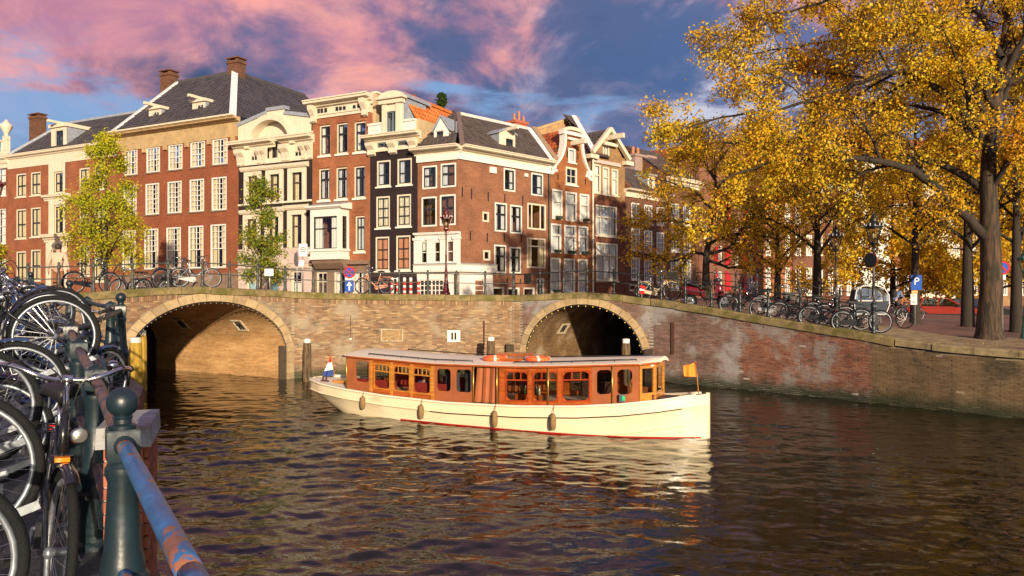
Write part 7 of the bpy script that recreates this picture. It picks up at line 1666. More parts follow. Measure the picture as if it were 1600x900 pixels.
for i, (x, y, z) in enumerate(FP):
    if i == 1: continue
    k = i in balls
    if k not in protos: o = nearpost(k).build('post', IRON, NR, True); o.data.set_sharp_from_angle(angle=R(32)); protos[k] = o
    else: o = protos[k].copy(); C.objects.link(o)
    o.location = (x, y, z - .03); d = FP[min(i + 1, len(FP) - 1)] - FP[max(i - 1, 0)]; o.rotation_euler = (0, 0, math.atan2(d[1], d[0]) - math.pi / 2)
for i in range(len(FP) - 1):
    a, c = Vector(FP[i]), Vector(FP[i + 1])
    for h, r in ((.935, .029), (.46, .024)):
        n = 12 if i < 3 else 3
        MB().tube([a.lerp(c, t / n) + Vector((0, 0, h)) for t in range(n + 1)], r, 14 if i < 4 else 8).build('rail', RAILB if i < 2 else (RAILR if i < 5 else IRON), NR, True)
    if i in (1, 2): 
        for q, s_ in (((a, 1), (c, -1)) if i == 2 else ((c, -1),)): 
            dd = (c - a).normalized() * .058 * s_; MB().tube([q + dd + Vector((0, 0, .935)), q + dd * 1.5 + Vector((0, 0, .935))], .036, 14).build('rail_collar', IRON, NR, True)

# ---------------------------------------------------------------- bicycles
FRAME = mat('black_bike_paint', (0.008, 0.009, 0.012), .25, var=.3, coat=.6, second=(.05, .035, .025), sfac=(.66, .72), sscale=14)
SADDLE = mat('black_saddle', (0.013, 0.013, 0.014), .5, var=.3, bump=.2)
SPOKE = mat('spoke_steel', (.45, .46, .48), .3, metal=.9)
AMBER = mat('amber_reflector', (.75, .22, .01), .2); LENS = mat('lamp_lens', (.55, .55, .52), .2, metal=.85)
def bike(label, group, crate=False, diamond=False, steer=0.0):
    t = thing('bicycle', label, 'bicycle', (0, 0, 0), 0, group); r = .335; RH, FH = Vector((-.53, 0, .345)), Vector((.56, 0, .345)); BB = Vector((-.08, 0, .29)); ST_ = Vector((-.235, 0, .74)); HT, HB_ = Vector((.335, 0, .92)), Vector((.375, 0, .74))
    b = MB(); tb = lambda a, c, rr: b.tube([a, c], rr, 8)
    tb(BB, ST_ + Vector((-.02, 0, .06)), .016); tb(HT, HB_, .02); tb(HB_, BB, .017)
    if diamond: tb(HT - Vector((-.005, 0, .04)), ST_, .015)
    else: b.tube(catmull([HT - Vector((0, 0, .06)), Vector((.22, 0, .58)), Vector((.05, 0, .43)), Vector((-.14, 0, .47))], 4), .015, 8)
    for y in (-.055, .055): b.tube([BB + Vector((0, y * .6, 0)), RH + Vector((0, y, 0))], .009, 6); b.tube([ST_ + Vector((0, y * .3, -.03)), RH + Vector((0, y, 0))], .008, 6)
    b.lathe([(.03, -.04), (.03, .04)], 10, tuple(BB), 'y'); b.build('frame', FRAME, t, True)
    fr = thing('front_assembly', None, None); bpy.data.objects.remove(fr)
    sm = Matrix.Translation(HB_) @ Matrix.Rotation(steer, 4, Vector((-.22, 0, .97)).normalized()) @ Matrix.Translation(-HB_)
    def wheel(nm, c, tr):
        w_ = MB(); w_.tube([(c.x + r * math.cos(a), 0, c.z + r * math.sin(a)) for a in np.linspace(0, 2 * math.pi, 41)[:-1]], .021, 8, closed=True)
        o = w_.build(nm, RUBBER, t, True); o.matrix_basis = tr
        m = MB(); m.tube([(c.x + (r - .03) * math.cos(a), 0, c.z + (r - .03) * math.sin(a)) for a in np.linspace(0, 2 * math.pi, 41)[:-1]], .013, 6, closed=True); m.build('rim', STEEL, o, True)
        m = MB()
        for k in range(32):
            a = 2 * math.pi * k / 32; a2 = a + (.5 if k % 2 else -.5); y = .028 if (k // 2) % 2 else -.028; m.tube([(c.x + .022 * math.cos(a2), y, c.z + .022 * math.sin(a2)), (c.x + (r - .03) * math.cos(a), 0, c.z + (r - .03) * math.sin(a))], .0013, 3, caps=False)
        m.build('spokes', SPOKE, o)['kind'] = 'stuff'
        m = MB(); m.lathe([(.012, -.06), (.028, -.045), (.028, -.036), (.02, -.03), (.02, .03), (.028, .036), (.028, .045), (.012, .06)], 12, tuple(c), 'y'); m.build('hub', STEEL, o, True)
        return o
    wheel('rear_wheel', RH, Matrix()); wheel('front_wheel', FH, sm)
    b = MB()
    for y in (-.052, .052): b.tube(catmull([HB_ + Vector((.006, y * .8, -.02)), HB_ + Vector((.05, y, -.16)), FH + Vector((-.03, y, .06)), FH + Vector((0, y, 0))], 4), .011, 7)
    b.tube([HB_ + Vector((.006, -.045, -.02)), HB_ + Vector((.006, .045, -.02))], .016, 7); b.tube([HB_, HB_ - Vector((-.006, 0, .03))], .017, 8); o = b.build('fork', FRAME, t, True); o.matrix_basis = sm
    def guard(c, a0, a1, tr, nm):
        m = MB(); n = 18; vs = []
        for i in range(n + 1):
            a = a0 + (a1 - a0) * i / n
            for y, dr in ((-.03, .028), (-.02, .042), (0, .047), (.02, .042), (.03, .028)): vs.append((c.x + (r + dr) * math.cos(a), y, c.z + (r + dr) * math.sin(a)))
        m.add(vs, [(5 * i + k, 5 * i + 5 + k, 5 * i + 6 + k, 5 * i + k + 1) for i in range(n) for k in range(4)]); o = m.build(nm, FRAME, t, True); o.matrix_basis = tr
        return o
    guard(RH, R(20), R(200), Matrix(), 'rear_mudguard'); g = guard(FH, R(62), R(168), sm, 'front_mudguard')
    # handlebar, levers, cables
    hb = MB(); H0 = Vector((.30, 0, 1.075)); hb.tube([HT - Vector((0, 0, .04)), H0], .012, 8)
    side = [H0, H0 + Vector((.02, .06, .0)), H0 + Vector((.04, .13, .02)), H0 + Vector((.0, .22, .055)), H0 + Vector((-.10, .285, .05)), H0 + Vector((-.25, .30, .02))]
    mir = lambda L: [Vector((p.x, -p.y, p.z)) for p in L]
    hb.tube(catmull(mir(side)[::-1] + side[1:], 4), .0115, 8); hb.lathe([(.02, -.02), (.022, .02)], 10, tuple(H0), 'y'); o = hb.build('handlebar', CHROME, t, True); o.matrix_basis = sm; H = o
    for sg in (1, -1):
        p = [Vector((q.x, sg * q.y, q.z)) for q in (side[4] + Vector((-.01, .004, 0)), side[4].lerp(side[5], .5), side[5] + Vector((-.03, .004, -.002)))]; MB().tube(p, .0165, 10).build('grip', SADDLE, H, True)
        l = [Vector((q.x, sg * q.y, q.z)) for q in (side[4] + Vector((.03, -.01, -.01)), side[4] + Vector((.0, .0, -.045)), side[4] + Vector((-.09, .02, -.06)), side[5] + Vector((.0, .015, -.065)))]; MB().tube(l, .006, 6).build('brake_lever', BLACKP, H, True)
        cbl = catmull([Vector((q.x, sg * q.y, q.z)) for q in (side[4] + Vector((.03, -.01, -.01)), Vector((.42, .16, 1.17)), Vector((.46, .04, 1.08)), Vector((.40, .01, .90)))], 6); MB().tube(cbl, .0035, 4).build('cable', BLACKP, H)
    MB().lathe([(.001, .03), (.02, .024), (.027, .008), (.027, 0)], 12, (side[3].x - .02, side[3].y - .03, side[3].z + .012)).build('bell', CHROME, H, True)
    m = MB(); m.lathe([(.012, -.05), (.03, -.035), (.038, .0), (.04, .012)], 16, (.415, 0, .83), 'x'); L_ = m.build('headlight', CHROME, t, True); L_.matrix_basis = sm; MB().lathe([(.036, .0125), (.03, .018), (.001, .021)], 16, (.415, 0, .83), 'x').build('lens', LENS, L_, True)
    # saddle, post
    b = MB(); sp = ST_ + Vector((-.045, 0, .18)); b.tube([ST_, sp], .013, 8); b.build('seat_post', CHROME, t, True)
    b = MB(); rows = [(-.15, .075, .0), (-.13, .105, .022), (-.05, .09, .03), (.04, .05, .02), (.11, .028, .012), (.14, .015, 0)]
    for dx, w_, dz in rows: b.v += [(sp.x + dx, -w_, sp.z + .035 + dz - .045), (sp.x + dx, -w_ * .8, sp.z + .045 + dz), (sp.x + dx, 0, sp.z + .055 + dz), (sp.x + dx, w_ * .8, sp.z + .045 + dz), (sp.x + dx, w_, sp.z + .035 + dz - .045)]
    for i in range(5):
        for k in range(5): b.f.append((5 * i + k, 5 * i + 5 + k, 5 * i + 5 + (k + 1) % 5, 5 * i + (k + 1) % 5))
    b.f += [(0, 1, 2, 3, 4), (29, 28, 27, 26, 25)]; o = b.build('saddle', SADDLE, t, True)
    m = MB()
    for y in (-.05, .05): m.tube([(sp.x - .1 + .022 * math.cos(a), y + 0, sp.z - .03 + .03 * math.sin(a)) for a in np.linspace(0, 12, 24)], .004, 4)
    m.build('saddle_springs', STEEL, o)
    # rack, chain case, cranks, stand
    b = MB(); z = .735
    for y in (-.06, .06, 0): b.tube([(-.28, y, z), (-.72, y, z - .01)], .006, 6)
    for x in (-.35, -.5, -.65): b.tube([(x, -.065, z), (x, .065, z)], .005, 5)
    for y in (-.065, .065): b.tube([(-.62, y, z), tuple(RH + Vector((0, y, .01)))], .005, 5)
    b.build('luggage_rack', FRAME, t, True); MB().box(-.745, -.73, -.035, .035, z - .05, z - .01).build('tail_reflector', mat('red_reflector', (.5, .01, .01), .2), t)
    b = MB(); pr = [(BB.x + .10 * math.cos(a), BB.z + .10 * math.sin(a)) for a in np.linspace(-math.pi / 2, math.pi / 2, 10)] + [(RH.x + .055 * math.cos(a), RH.z + .055 * math.sin(a)) for a in np.linspace(math.pi / 2, 1.5 * math.pi, 8)]
    b.prism(pr, -.075, -.045); b.build('chain_case', FRAME, t)
    b = MB(); b.tube([BB + Vector((0, -.085, 0)), BB + Vector((.12, -.095, -.12))], .009, 6); b.tube([BB + Vector((0, .07, 0)), BB + Vector((-.12, .08, .12))], .009, 6); b.tube([BB + Vector((0, -.09, 0)), BB + Vector((0, .075, 0))], .01, 6); o = b.build('crank', STEEL, t, True)
    for x, y, z in ((.12, -.15, -.12), (-.12, .135, .12)): MB().box(BB.x + x - .045, BB.x + x + .045, y - .045, y + .045, BB.z + z - .014, BB.z + z + .014).build('pedal', RUBBER, o)
    MB().tube([(-.2, .05, .27), (-.24, .17, .01)], .008, 6).build('kickstand', STEEL, t)
    if crate:
        b = MB(); x0, x1, y0, y1, z0, z1 = .42, .76, -.2, .2, .84, 1.08
        for k in range(5): zz = z0 + (z1 - z0) * k / 4.6; b.box(x0, x1, y0, y0 + .012, zz, zz + .035); b.box(x0, x1, y1 - .012, y1, zz, zz + .035); b.box(x0, x0 + .012, y0, y1, zz, zz + .035); b.box(x1 - .012, x1, y0, y1, zz, zz + .035)
        for x in (x0, x1 - .02):
            for y in (y0, y1 - .02): b.box(x, x + .02, y, y + .02, z0, z1)
        b.box(x0, x1, y0, y1, z0 - .01, z0); o = b.build('crate', SADDLE, t); MB().tube([(.58, 0, .83), tuple(FH + Vector((0, .07, 0)))], .008, 5).build('crate_stay', FRAME, t)
    return t
def put(o, x, y, z, head, lean=0.0, pitch=0.0, label=None, group=None):
    """stand a bicycle at x,y,z with its front towards heading (degrees)"""
    o.rotation_euler = (0, 0, 0); o.location = (x, y, z); o.rotation_mode = 'XYZ'
    o.matrix_basis = Matrix.Translation((x, y, z)) @ Matrix.Rotation(R(head), 4, 'Z') @ Matrix.Rotation(R(pitch), 4, 'Y') @ Matrix.Rotation(R(lean), 4, 'X')
    if label: o['label'] = label
    if group: o['group'] = group
GL = 'bicycles parked along the near railing'; GB = 'bicycles parked on the bridges'
hero = bike('black bicycle with worn chrome handlebar facing the viewer beside the first railing post', GL, steer=R(6)); put(hero, -2.31, 3.82, 1.785, -58, lean=-4)
for k in kids(hero):
    if k.name.startswith('headlight'): k.location = (0, .0, 0)
MB().box(.40, .45, -.03, .03, .715, .735).build('fork_reflector', AMBER, hero)
oma = bike('x', GL); dia = bike('x', GL, diamond=True); cr = bike('x', GL, crate=True)
NAVY = mat('navy_bike_paint', (.02, .05, .14), .25, coat=.6, var=.2); CREAMB = mat('cream_bike_paint', (.55, .45, .30), .3, coat=.5, var=.15); GREYB = mat('silver_bike_paint', (.40, .40, .40), .3, metal=.4, var=.15); PINKB = mat('salmon_bike_paint', (.62, .28, .18), .35, var=.15)
# the rack row: front wheels lifted towards the railing
ordn = ['nearest the viewer', 'second from the viewer', 'third from the viewer', 'fourth from the viewer', 'fifth from the viewer', 'sixth from the viewer', 'seventh from the viewer', 'eighth from the viewer', 'ninth from the viewer', 'tenth from the viewer', 'eleventh from the viewer', 'twelfth from the viewer', 'thirteenth from the viewer', 'fourteenth from the viewer', 'fifteenth from the viewer', 'sixteenth from the viewer', 'seventeenth from the viewer', 'last before the bridge']
rack = thing('bike_rack', 'galvanised bicycle rack with sloping wheel channels on the near quay', 'bike rack')
wheels = [(-2.06, 2.62, 2.30), (-2.48, 3.4, 2.47), (-3.10, 4.4, 2.60), (-3.45, 5.1, 2.35), (-3.75, 5.8, 2.55), (-3.93, 6.6, 2.90), (-4.45, 7.2, 2.55), (-4.75, 7.9, 2.95), (-5.15, 8.6, 2.6), (-5.55, 9.4, 3.0), (-6.1, 10.1, 2.7), (-6.6, 10.9, 3.02), (-7.3, 11.7, 2.8), (-7.9, 12.6, 3.05), (-8.7, 13.5, 2.85), (-9.5, 14.5, 3.1), (-10.3, 15.5, 3.0), (-11.3, 16.6, 3.1)]
CH = MB()
for i, (x, y, z) in enumerate(wheels):
    proto = oma if i % 3 else dia
    
    o = copy_tree(proto); yy = y; zg = fz(y); p = math.asin(min(.6, (z - .345 - zg) / 1.09)); hd = 34 + RNG.normal(0, 4); d = Vector((math.cos(R(hd)), math.sin(R(hd)), 0))
    # put so that the front hub lands at (x, y, z)
    fh = Matrix.Rotation(-p, 3, 'Y') @ Vector((.56, 0, .345)); q = Matrix.Rotation(R(hd), 3, 'Z') @ fh
    put(o, x - q.x, y - q.y, z - q.z, hd, RNG.normal(0, 3), -math.degrees(p), ('dark step through bicycle' if i % 3 else 'black crossbar bicycle') + ' with lifted front wheel in the left rack, ' + ordn[i], GL)
    if i in (4, 8, 11): recolor(o, FRAME, NAVY)
    if i in (6, 13): recolor(o, FRAME, GREYB)
    c = Vector((x, y, z)); a = c - d * .22 + Vector((0, 0, -.38)); e = c + d * .33 + Vector((0, 0, -.20)); m = MB()
    sx = Vector((-d.y, d.x, 0)); up = (e - a).normalized().cross(sx).normalized() * -1
    m.bar(a, e, .075, .008, up=(0, 0, 1)); m.bar(a + sx * .036 + Vector((0, 0, .018)), e + sx * .036 + Vector((0, 0, .018)), .006, .04); m.bar(a - sx * .036 + Vector((0, 0, .018)), e - sx * .036 + Vector((0, 0, .018)), .006, .04); m.build('channel', STEEL, rack)
    MB().bar((a.x + d.x * .25, a.y + d.y * .25, zg), (a.x + d.x * .25, a.y + d.y * .25, a.z + .1), .04, .04).build('rack_post', STEEL, rack)
MB().tube([(w_[0] - .18, w_[1] - .1, fz(w_[1]) + .28) for w_ in wheels], .024, 6).build('rack_tube', STEEL, rack, True)
# a second row further left fills the quay
lab2 = ['nearest the viewer', 'second along', 'third along', 'fourth along', 'fifth along', 'sixth along', 'seventh along', 'eighth along']
for i in range(8):
    y = 6.5 + i * 1.25; x = fx(y) - 2.7 - .1 * i; o = copy_tree((oma, dia, cr)[i % 3]); put(o, x, y + .6, fz(y), 205 + RNG.normal(0, 8), RNG.normal(0, 4), 0, 'dark bicycle in the row behind the left rack, ' + lab2[i], GL)
    if i in (2, 5): recolor(o, FRAME, NAVY)
# leaning bicycle on the canal side handles: one against the second ball post
o = copy_tree(dia); put(o, -4.30, 7.35, fz(7.35), 80, 4, 0, 'blue black bicycle leaning on the railing at the second ball topped post', GL); recolor(o, FRAME, NAVY)
# bicycles on the bridges
def on_bridge(u, back, head, proto, label, paint=None, dz=0.0, lean=3):
    x, y = edge_at_u(u, back); o = copy_tree(proto); put(o, x, y, float(street_z(np.float64(x), np.float64(y))) + dz - .01, head, lean, 0, label, GB)
    if paint: recolor(o, FRAME, paint)
    return o
on_bridge(143, .75, 46, oma, 'black bicycle against the railing at the far left of the left bridge'); on_bridge(204, 5.5, 170, oma, 'thin dark bicycle beyond the left bridge, left of its neighbour'); on_bridge(238, 5.8, 20, dia, 'thin dark bicycle beyond the left bridge, right of its neighbour')
on_bridge(305, .7, 28, oma, 'silver bicycle against the railing over the crown of the left arch', GREYB); on_bridge(272, 1.3, 60, oma, 'dark bicycle half hidden left of the silver one on the left bridge')
on_bridge(585, 1.6, 168, oma, 'salmon pink step through bicycle beside the red and white bollards', PINKB)
on_bridge(1027, .75, -22, cr, 'cream bicycle with a black front crate over the right arch', CREAMB)
for u, bk, hd, pr, lb, pt in ((1163, .8, -12, oma, 'black bicycle just right of the red scooter', None), (1186, 1.2, 160, dia, 'dark crossbar bicycle second right of the red scooter', None), (1212, .7, -18, oma, 'silver bicycle third right of the red scooter', GREYB), (1243, .8, -14, oma, 'black bicycle with pale tyres left of the first black lamp', None), (1262, 1.3, 170, cr, 'black bicycle with front crate behind the pale tyred one', None),
                             (1292, .75, -16, dia, 'dark bicycle right below the first black street lamp', None), (1318, 1.2, 165, oma, 'dark bicycle between the two black street lamps', None), (1345, .7, -16, oma, 'dark bicycle at the foot of the second black street lamp', None)):
    on_bridge(u, bk, hd, pr, lb, pt)
x, y = at(1422, 470, 40).xy; o = copy_tree(oma); put(o, x, y, gz(1422, 40), 15, 3, 0, 'black bicycle parked under the parking sign', GB)
for pr in (oma, dia, cr):
    todo = [pr]
    while todo: q = todo.pop(); todo += kids(q); bpy.data.objects.remove(q)
# ---------------------------------------------------------------- street lamps
LAMPRED = mat('maroon_lamp_paint', (0.085, 0.009, 0.011), .35, var=.25); LAMPBLK = mat('black_lamp_paint', (0.012, 0.013, 0.014), .35, var=.25)
LGLASS = glass_mat('lantern_glass', (0.80, 0.74, 0.60), 0.12)
def lamp(label, x, y, z, h, m, crownm=None):
    t = thing('street_lamp', label, 'street lamp', (x, y, z), R(12), 'crown lantern street lamps'); k = h / 4.2
    b = MB(); b.lathe([(.21, 0), (.21, .10), (.17, .14), (.16, .30), (.135, .34), (.12, .62), (.10, .68), (.085, .74), (.08, 1.05), (.10, 1.08), (.10, 1.13), (.06, 1.18), (.045, 1.9), (.055, 1.92), (.055, 1.97), (.04, 2.0), (.034, 2.92), (.05, 2.95), (.05, 3.0), (.03, 3.05), (.03, 3.18)], 12); b.build('post', m, t, True)
    b = MB(); b.tube([(-.26, 0, 2.86), (.26, 0, 2.86)], .012, 6); b.sphere((-.27, 0, 2.86), .025, 6, 4); b.sphere((.27, 0, 2.86), .025, 6, 4); b.build('ladder_bar', m, t, True)
    n = 6; r0, r1, z0, z1 = .13, .27, 3.28, 3.78
    P = lambda r, z, i: (r * math.cos(2 * math.pi * i / n), r * math.sin(2 * math.pi * i / n), z)
    b = MB(); b.lathe([(.03, 3.1), (.10, 3.2), (.14, 3.25), (.14, 3.28)], 6)
    for i in range(n):
        b.bar(P(r0, z0, i), P(r1, z1, i), .02, .02); b.bar(P(r0, z0, i), P(r0, z0, i + 1), .02, .02); b.bar(P(r1, z1, i), P(r1, z1, i + 1), .03, .03)
    for i in range(0, n, 2): b.tube(catmull([P(.03, 3.05, i), P(.17, 3.12, i), P(.15, 3.26, i)], 3), .009, 4)
    b.build('lantern_frame', m, t)
    for i in range(n): MB().add([P(r0, z0, i), P(r0, z0, i + 1), P(r1, z1, i + 1), P(r1, z1, i)], [(0, 1, 2, 3)]).build('pane', LGLASS, t)
    b = MB(); b.lathe([(.29, 3.79), (.31, 3.83), (.26, 3.88), (.15, 3.98), (.13, 4.05), (.15, 4.07), (.08, 4.12), (.09, 4.18), (.05, 4.22), (.02, 4.30), (.035, 4.33), (0.005, 4.38)], 12); c = b.build('cap', m, t, True)
    b = MB()
    for i in range(12):
        a = 2 * math.pi * i / 12; b.box(.30 * math.cos(a) - .02, .30 * math.cos(a) + .02, .30 * math.sin(a) - .02, .30 * math.sin(a) + .02, 3.83, 3.93 if i % 2 else 3.89)
    b.build('crown', crownm or m, c); MB().sphere((0, 0, 3.5), .06, 8, 6, sz=1.6).build('bulb', WHITE, t, True)
    for o in kids(t): o.scale = (k, k, k)
    return t
LAMPS = [(697, 33.6, 322, LAMPRED, 'maroon street lamp in front of the white corner shop'), (420, 50, 374, LAMPRED, 'maroon street lamp before the pinkish stone base, beside the green tree'), (1003, 44, 412, LAMPRED, 'maroon lantern rising behind the railing right of the pointed gable house'),
         (1306, 29.5, 349, LAMPBLK, 'black street lamp on the right quay, the smaller of the two tall ones'), (1365, 25.4, 329, LAMPBLK, 'black street lamp nearest the huge elm, a round sign back on its post'), (-9, 52, 262, LAMPRED, 'maroon street lamp cut by the left edge of the view'), (1601, 27, 386, mat('green_lamp_paint', (.03, .09, .07), .4), 'green street lamp at the right edge beside the huge elm')]
for u, y, vt, m, lb in LAMPS:
    x = (u - U0) / FPX * y; zt = EYE + (V0 - vt) / FPX * y; z = float(street_z(np.float64(x), np.float64(y))) - .02
    lamp(lb, x, y, z, (zt - z) / 4.38 * 4.2, m, STEEL if m is LAMPBLK else None)
# ---------------------------------------------------------------- signs and bollards
SIGNB = mat('sign_blue', (0.02, 0.08, 0.36), .7, var=.05, spec=.15); SIGNR = mat('sign_red', (0.50, 0.02, 0.02), .7, var=.05, spec=.15); SIGNW = mat('sign_white', (.62, .62, .60), .7, var=.05, spec=.2); GREYP = mat('grey_pole', (.35, .36, .37), .4, metal=.5)
def disc(mb, r, c, y0, y1, n=24, r_in=None):
    if r_in: mb.ribbon([(c[0] + r * math.cos(a), c[1] + r * math.sin(a)) for a in np.linspace(0, 2 * math.pi, n + 1)], [(c[0] + r_in * math.cos(a), c[1] + r_in * math.sin(a)) for a in np.linspace(0, 2 * math.pi, n + 1)], y0, y1)
    else: mb.prism([(c[0] + r * math.cos(-a), c[1] + r * math.sin(-a)) for a in np.linspace(0, 2 * math.pi, n + 1)[:-1]], y0, y1)
    return mb
def sign(label, u, y, ztop, rot=0.0, cat='sign', name='traffic_sign'):
    x = (u - U0) / FPX * y; z = float(street_z(np.float64(x), np.float64(y))) - .02; t = thing(name, label, cat, (x, y, z), R(rot)); MB().tube([(0, .03, 0), (0, .03, ztop - z)], .028, 8).build('pole', GREYP, t, True); return t, z, lambda v: EYE + (V0 - v) / FPX * y - z
t, z, zv = sign('round blue no stopping sign over a blue one way arrow plate', 546, 35, EYE + (V0 - 417) / FPX * 35)
r = .27; c = zv(425.5); pb = disc(MB(), r, (0, c), -.02, 0).build('round_plate', SIGNB, t); disc(MB(), r + .005, (0, c), -.03, -.021, r_in=r * .8).build('red_ring', SIGNR, pb)
for s_ in (1, -1): MB().hexa([(-.16 * s_ - .03, -.03, c - .17), (-.16 * s_ + .03, -.03, c - .17), (-.16 * s_ + .03, -.021, c - .17), (-.16 * s_ - .03, -.021, c - .17), (.16 * s_ - .03, -.03, c + .17), (.16 * s_ + .03, -.03, c + .17), (.16 * s_ + .03, -.021, c + .17), (.16 * s_ - .03, -.021, c + .17)]).build('red_bar', SIGNR, pb)
a0, a1 = zv(456), zv(438); pa = MB().box(-.2, .2, -.02, 0, a0, a1).build('arrow_plate', SIGNB, t); m_ = (a0 + a1) / 2
MB().prism([(-.035, a0 + .06), (.035, a0 + .06), (.035, m_ + .02), (.13, m_ + .02), (0, a1 - .05), (-.13, m_ + .02), (-.035, m_ + .02)], -.028, -.021).build('white_arrow', SIGNW, pa); MB().box(-.17, .17, -.02, 0, a1 + .01, a1 + .13).build('white_plate', SIGNW, t)
t, z, zv = sign('white rectangular sign with a black ring, next to a round sign seen from behind', 473, 34, EYE + (V0 - 381) / FPX * 34, 8)
p = MB().box(-.17, .20, -.02, 0, zv(400.5), zv(381)).build('white_plate', SIGNW, t); c = zv(390); disc(MB(), .12, (.015, c), -.028, -.021, r_in=.085).build('black_ring', BLACKP, p); MB().box(-.05, .08, -.027, -.0205, c - .015, c + .015).build('black_bar', BLACKP, p); MB().box(-.2, .05, -.02, 0, zv(416), zv(407)).build('small_plate', GREYP, t)
t, z, zv = sign('round sign seen from behind on a white pole left of the ring sign', 463, 33.5, EYE + (V0 - 393) / FPX * 33.5, -58)
disc(MB(), .30, (0, zv(405)), -.02, 0).build('round_plate', GREYP, t); disc(MB(), .305, (0, zv(405)), .001, .02).build('red_face', SIGNR, t)
t, z, zv = sign('small white box sign on a maroon post before the green tree', 421, 33, EYE + (V0 - 420) / FPX * 33); MB().box(-.2, .18, -.04, 0, zv(431), zv(420)).build('white_plate', SIGNW, t)
t, z, zv = sign('blue parking sign with white letter P on the slender trunk', 1430, 36.5, EYE + (V0 - 428) / FPX * 36.5, -5)
p = MB().box(-.2, .3, -.02, 0, zv(453), zv(430)).build('blue_plate', SIGNB, t)
def letter(txt, size, loc, m, parent, rot=(R(90), 0, 0)):
    cu = bpy.data.curves.new('letter', 'FONT'); cu.body = txt; cu.size = size; cu.extrude = .003; cu.align_x = 'CENTER'; cu.align_y = 'CENTER'; o = bpy.data.objects.new('letter', cu); C.objects.link(o); bpy.context.view_layer.update()
    me = bpy.data.meshes.new_from_object(o.evaluated_get(bpy.context.evaluated_depsgraph_get())); bpy.data.objects.remove(o); me.materials.clear(); me.materials.append(m); q = bpy.data.objects.new('letter', me); C.objects.link(q); q.parent = parent; q.location = loc; q.rotation_euler = rot; return q
letter('P', .5, (.05, -.025, zv(440)), SIGNW, p); 
p = MB().box(-.22, .08, -.02, 0, zv(476), zv(459)).build('white_plate', SIGNW, t); letter('P', .22, (-.07, -.025, zv(463)), BLACKP, p); MB().box(-.14, .0, -.026, -.0205, zv(473), zv(471)).build('black_bar', BLACKP, p); MB().box(-.17, .1, -.019, 0, zv(458.5), zv(454)).build('orange_plate', mat('orange_plate', (.7, .25, .02), .5), t)
t, z, zv = sign('round blue and red no stopping sign beside the huge elm trunk', 1567, 30, EYE + (V0 - 408) / FPX * 30)
c = zv(418.5); pb = disc(MB(), .26, (0, c), -.02, 0).build('round_plate', SIGNB, t); disc(MB(), .265, (0, c), -.03, -.021, r_in=.20).build('red_ring', SIGNR, pb); MB().hexa([(-.15, -.03, c + .12), (-.1, -.03, c + .17), (-.1, -.021, c + .17), (-.15, -.021, c + .12), (.1, -.03, c - .17), (.15, -.03, c - .12), (.15, -.021, c - .12), (.1, -.021, c - .17)]).build('red_bar', SIGNR, pb); MB().box(-.1, .1, -.02, 0, zv(437), zv(429)).build('white_plate', SIGNW, t)
# the round sign back on the near black lamp is its own thing
x, y = (1361 - U0) / FPX * 25.2, 25.2; t = thing('traffic_sign', 'round dark sign back strapped to the lamp post nearest the huge elm', 'sign', (x, y - .02, EYE + (V0 - 407) / FPX * y), R(-64)); disc(MB(), .24, (0, 0), -.05, -.03).build('round_plate', LAMPBLK, t); disc(MB(), .245, (0, 0), -.029, -.015).build('red_face', SIGNR, t)
x, y = edge_at_u(1003, .45); t = thing('traffic_sign', 'small round red and white no entry sign behind the cream bicycle', 'sign', (x, y, float(edge_z(x)) + .22)); disc(MB(), .17, (0, .1), -.02, 0).build('round_plate', SIGNR, t); MB().box(-.12, .12, -.027, -.0205, .06, .14).build('white_bar', SIGNW, t); MB().tube([(0, .02, -.24), (0, .02, .1)], .015, 6).build('pole', GREYP, t)
for u, y, lb in ((612.5, 36, 'leftmost red and white bollard by the pink bicycle'), (621.5, 37.5, 'red and white bollard half hidden behind the others, second from left'), (632, 36, 'red and white bollard third from left by the bridge rail'), (641.8, 36.2, 'red and white bollard fourth from left, close to its neighbour'), (654, 35, 'rightmost red and white bollard beside the white shop')):
    x = (u - U0) / FPX * y; z = float(street_z(np.float64(x), np.float64(y))) - .02; h = EYE + (V0 - 434.5) / FPX * y - z; t = thing('bollard', lb, 'bollard', (x, y, z), 0, 'red and white bollards')
    R_ = mat('bollard_red', (.62, .035, .02), .5, var=.1); prof = [0, .16, .30, .46, .60, .80, 1.0]
    for i in range(6):
        a, c = prof[i] * h, prof[i + 1] * h; MB().lathe([(.075, a), (.075, c - .001)] + ([(.05, c + .03)] if i == 5 else []), 10).build('red_band' if i % 2 == 0 else 'white_band', R_ if i % 2 == 0 else SIGNW, t, True)
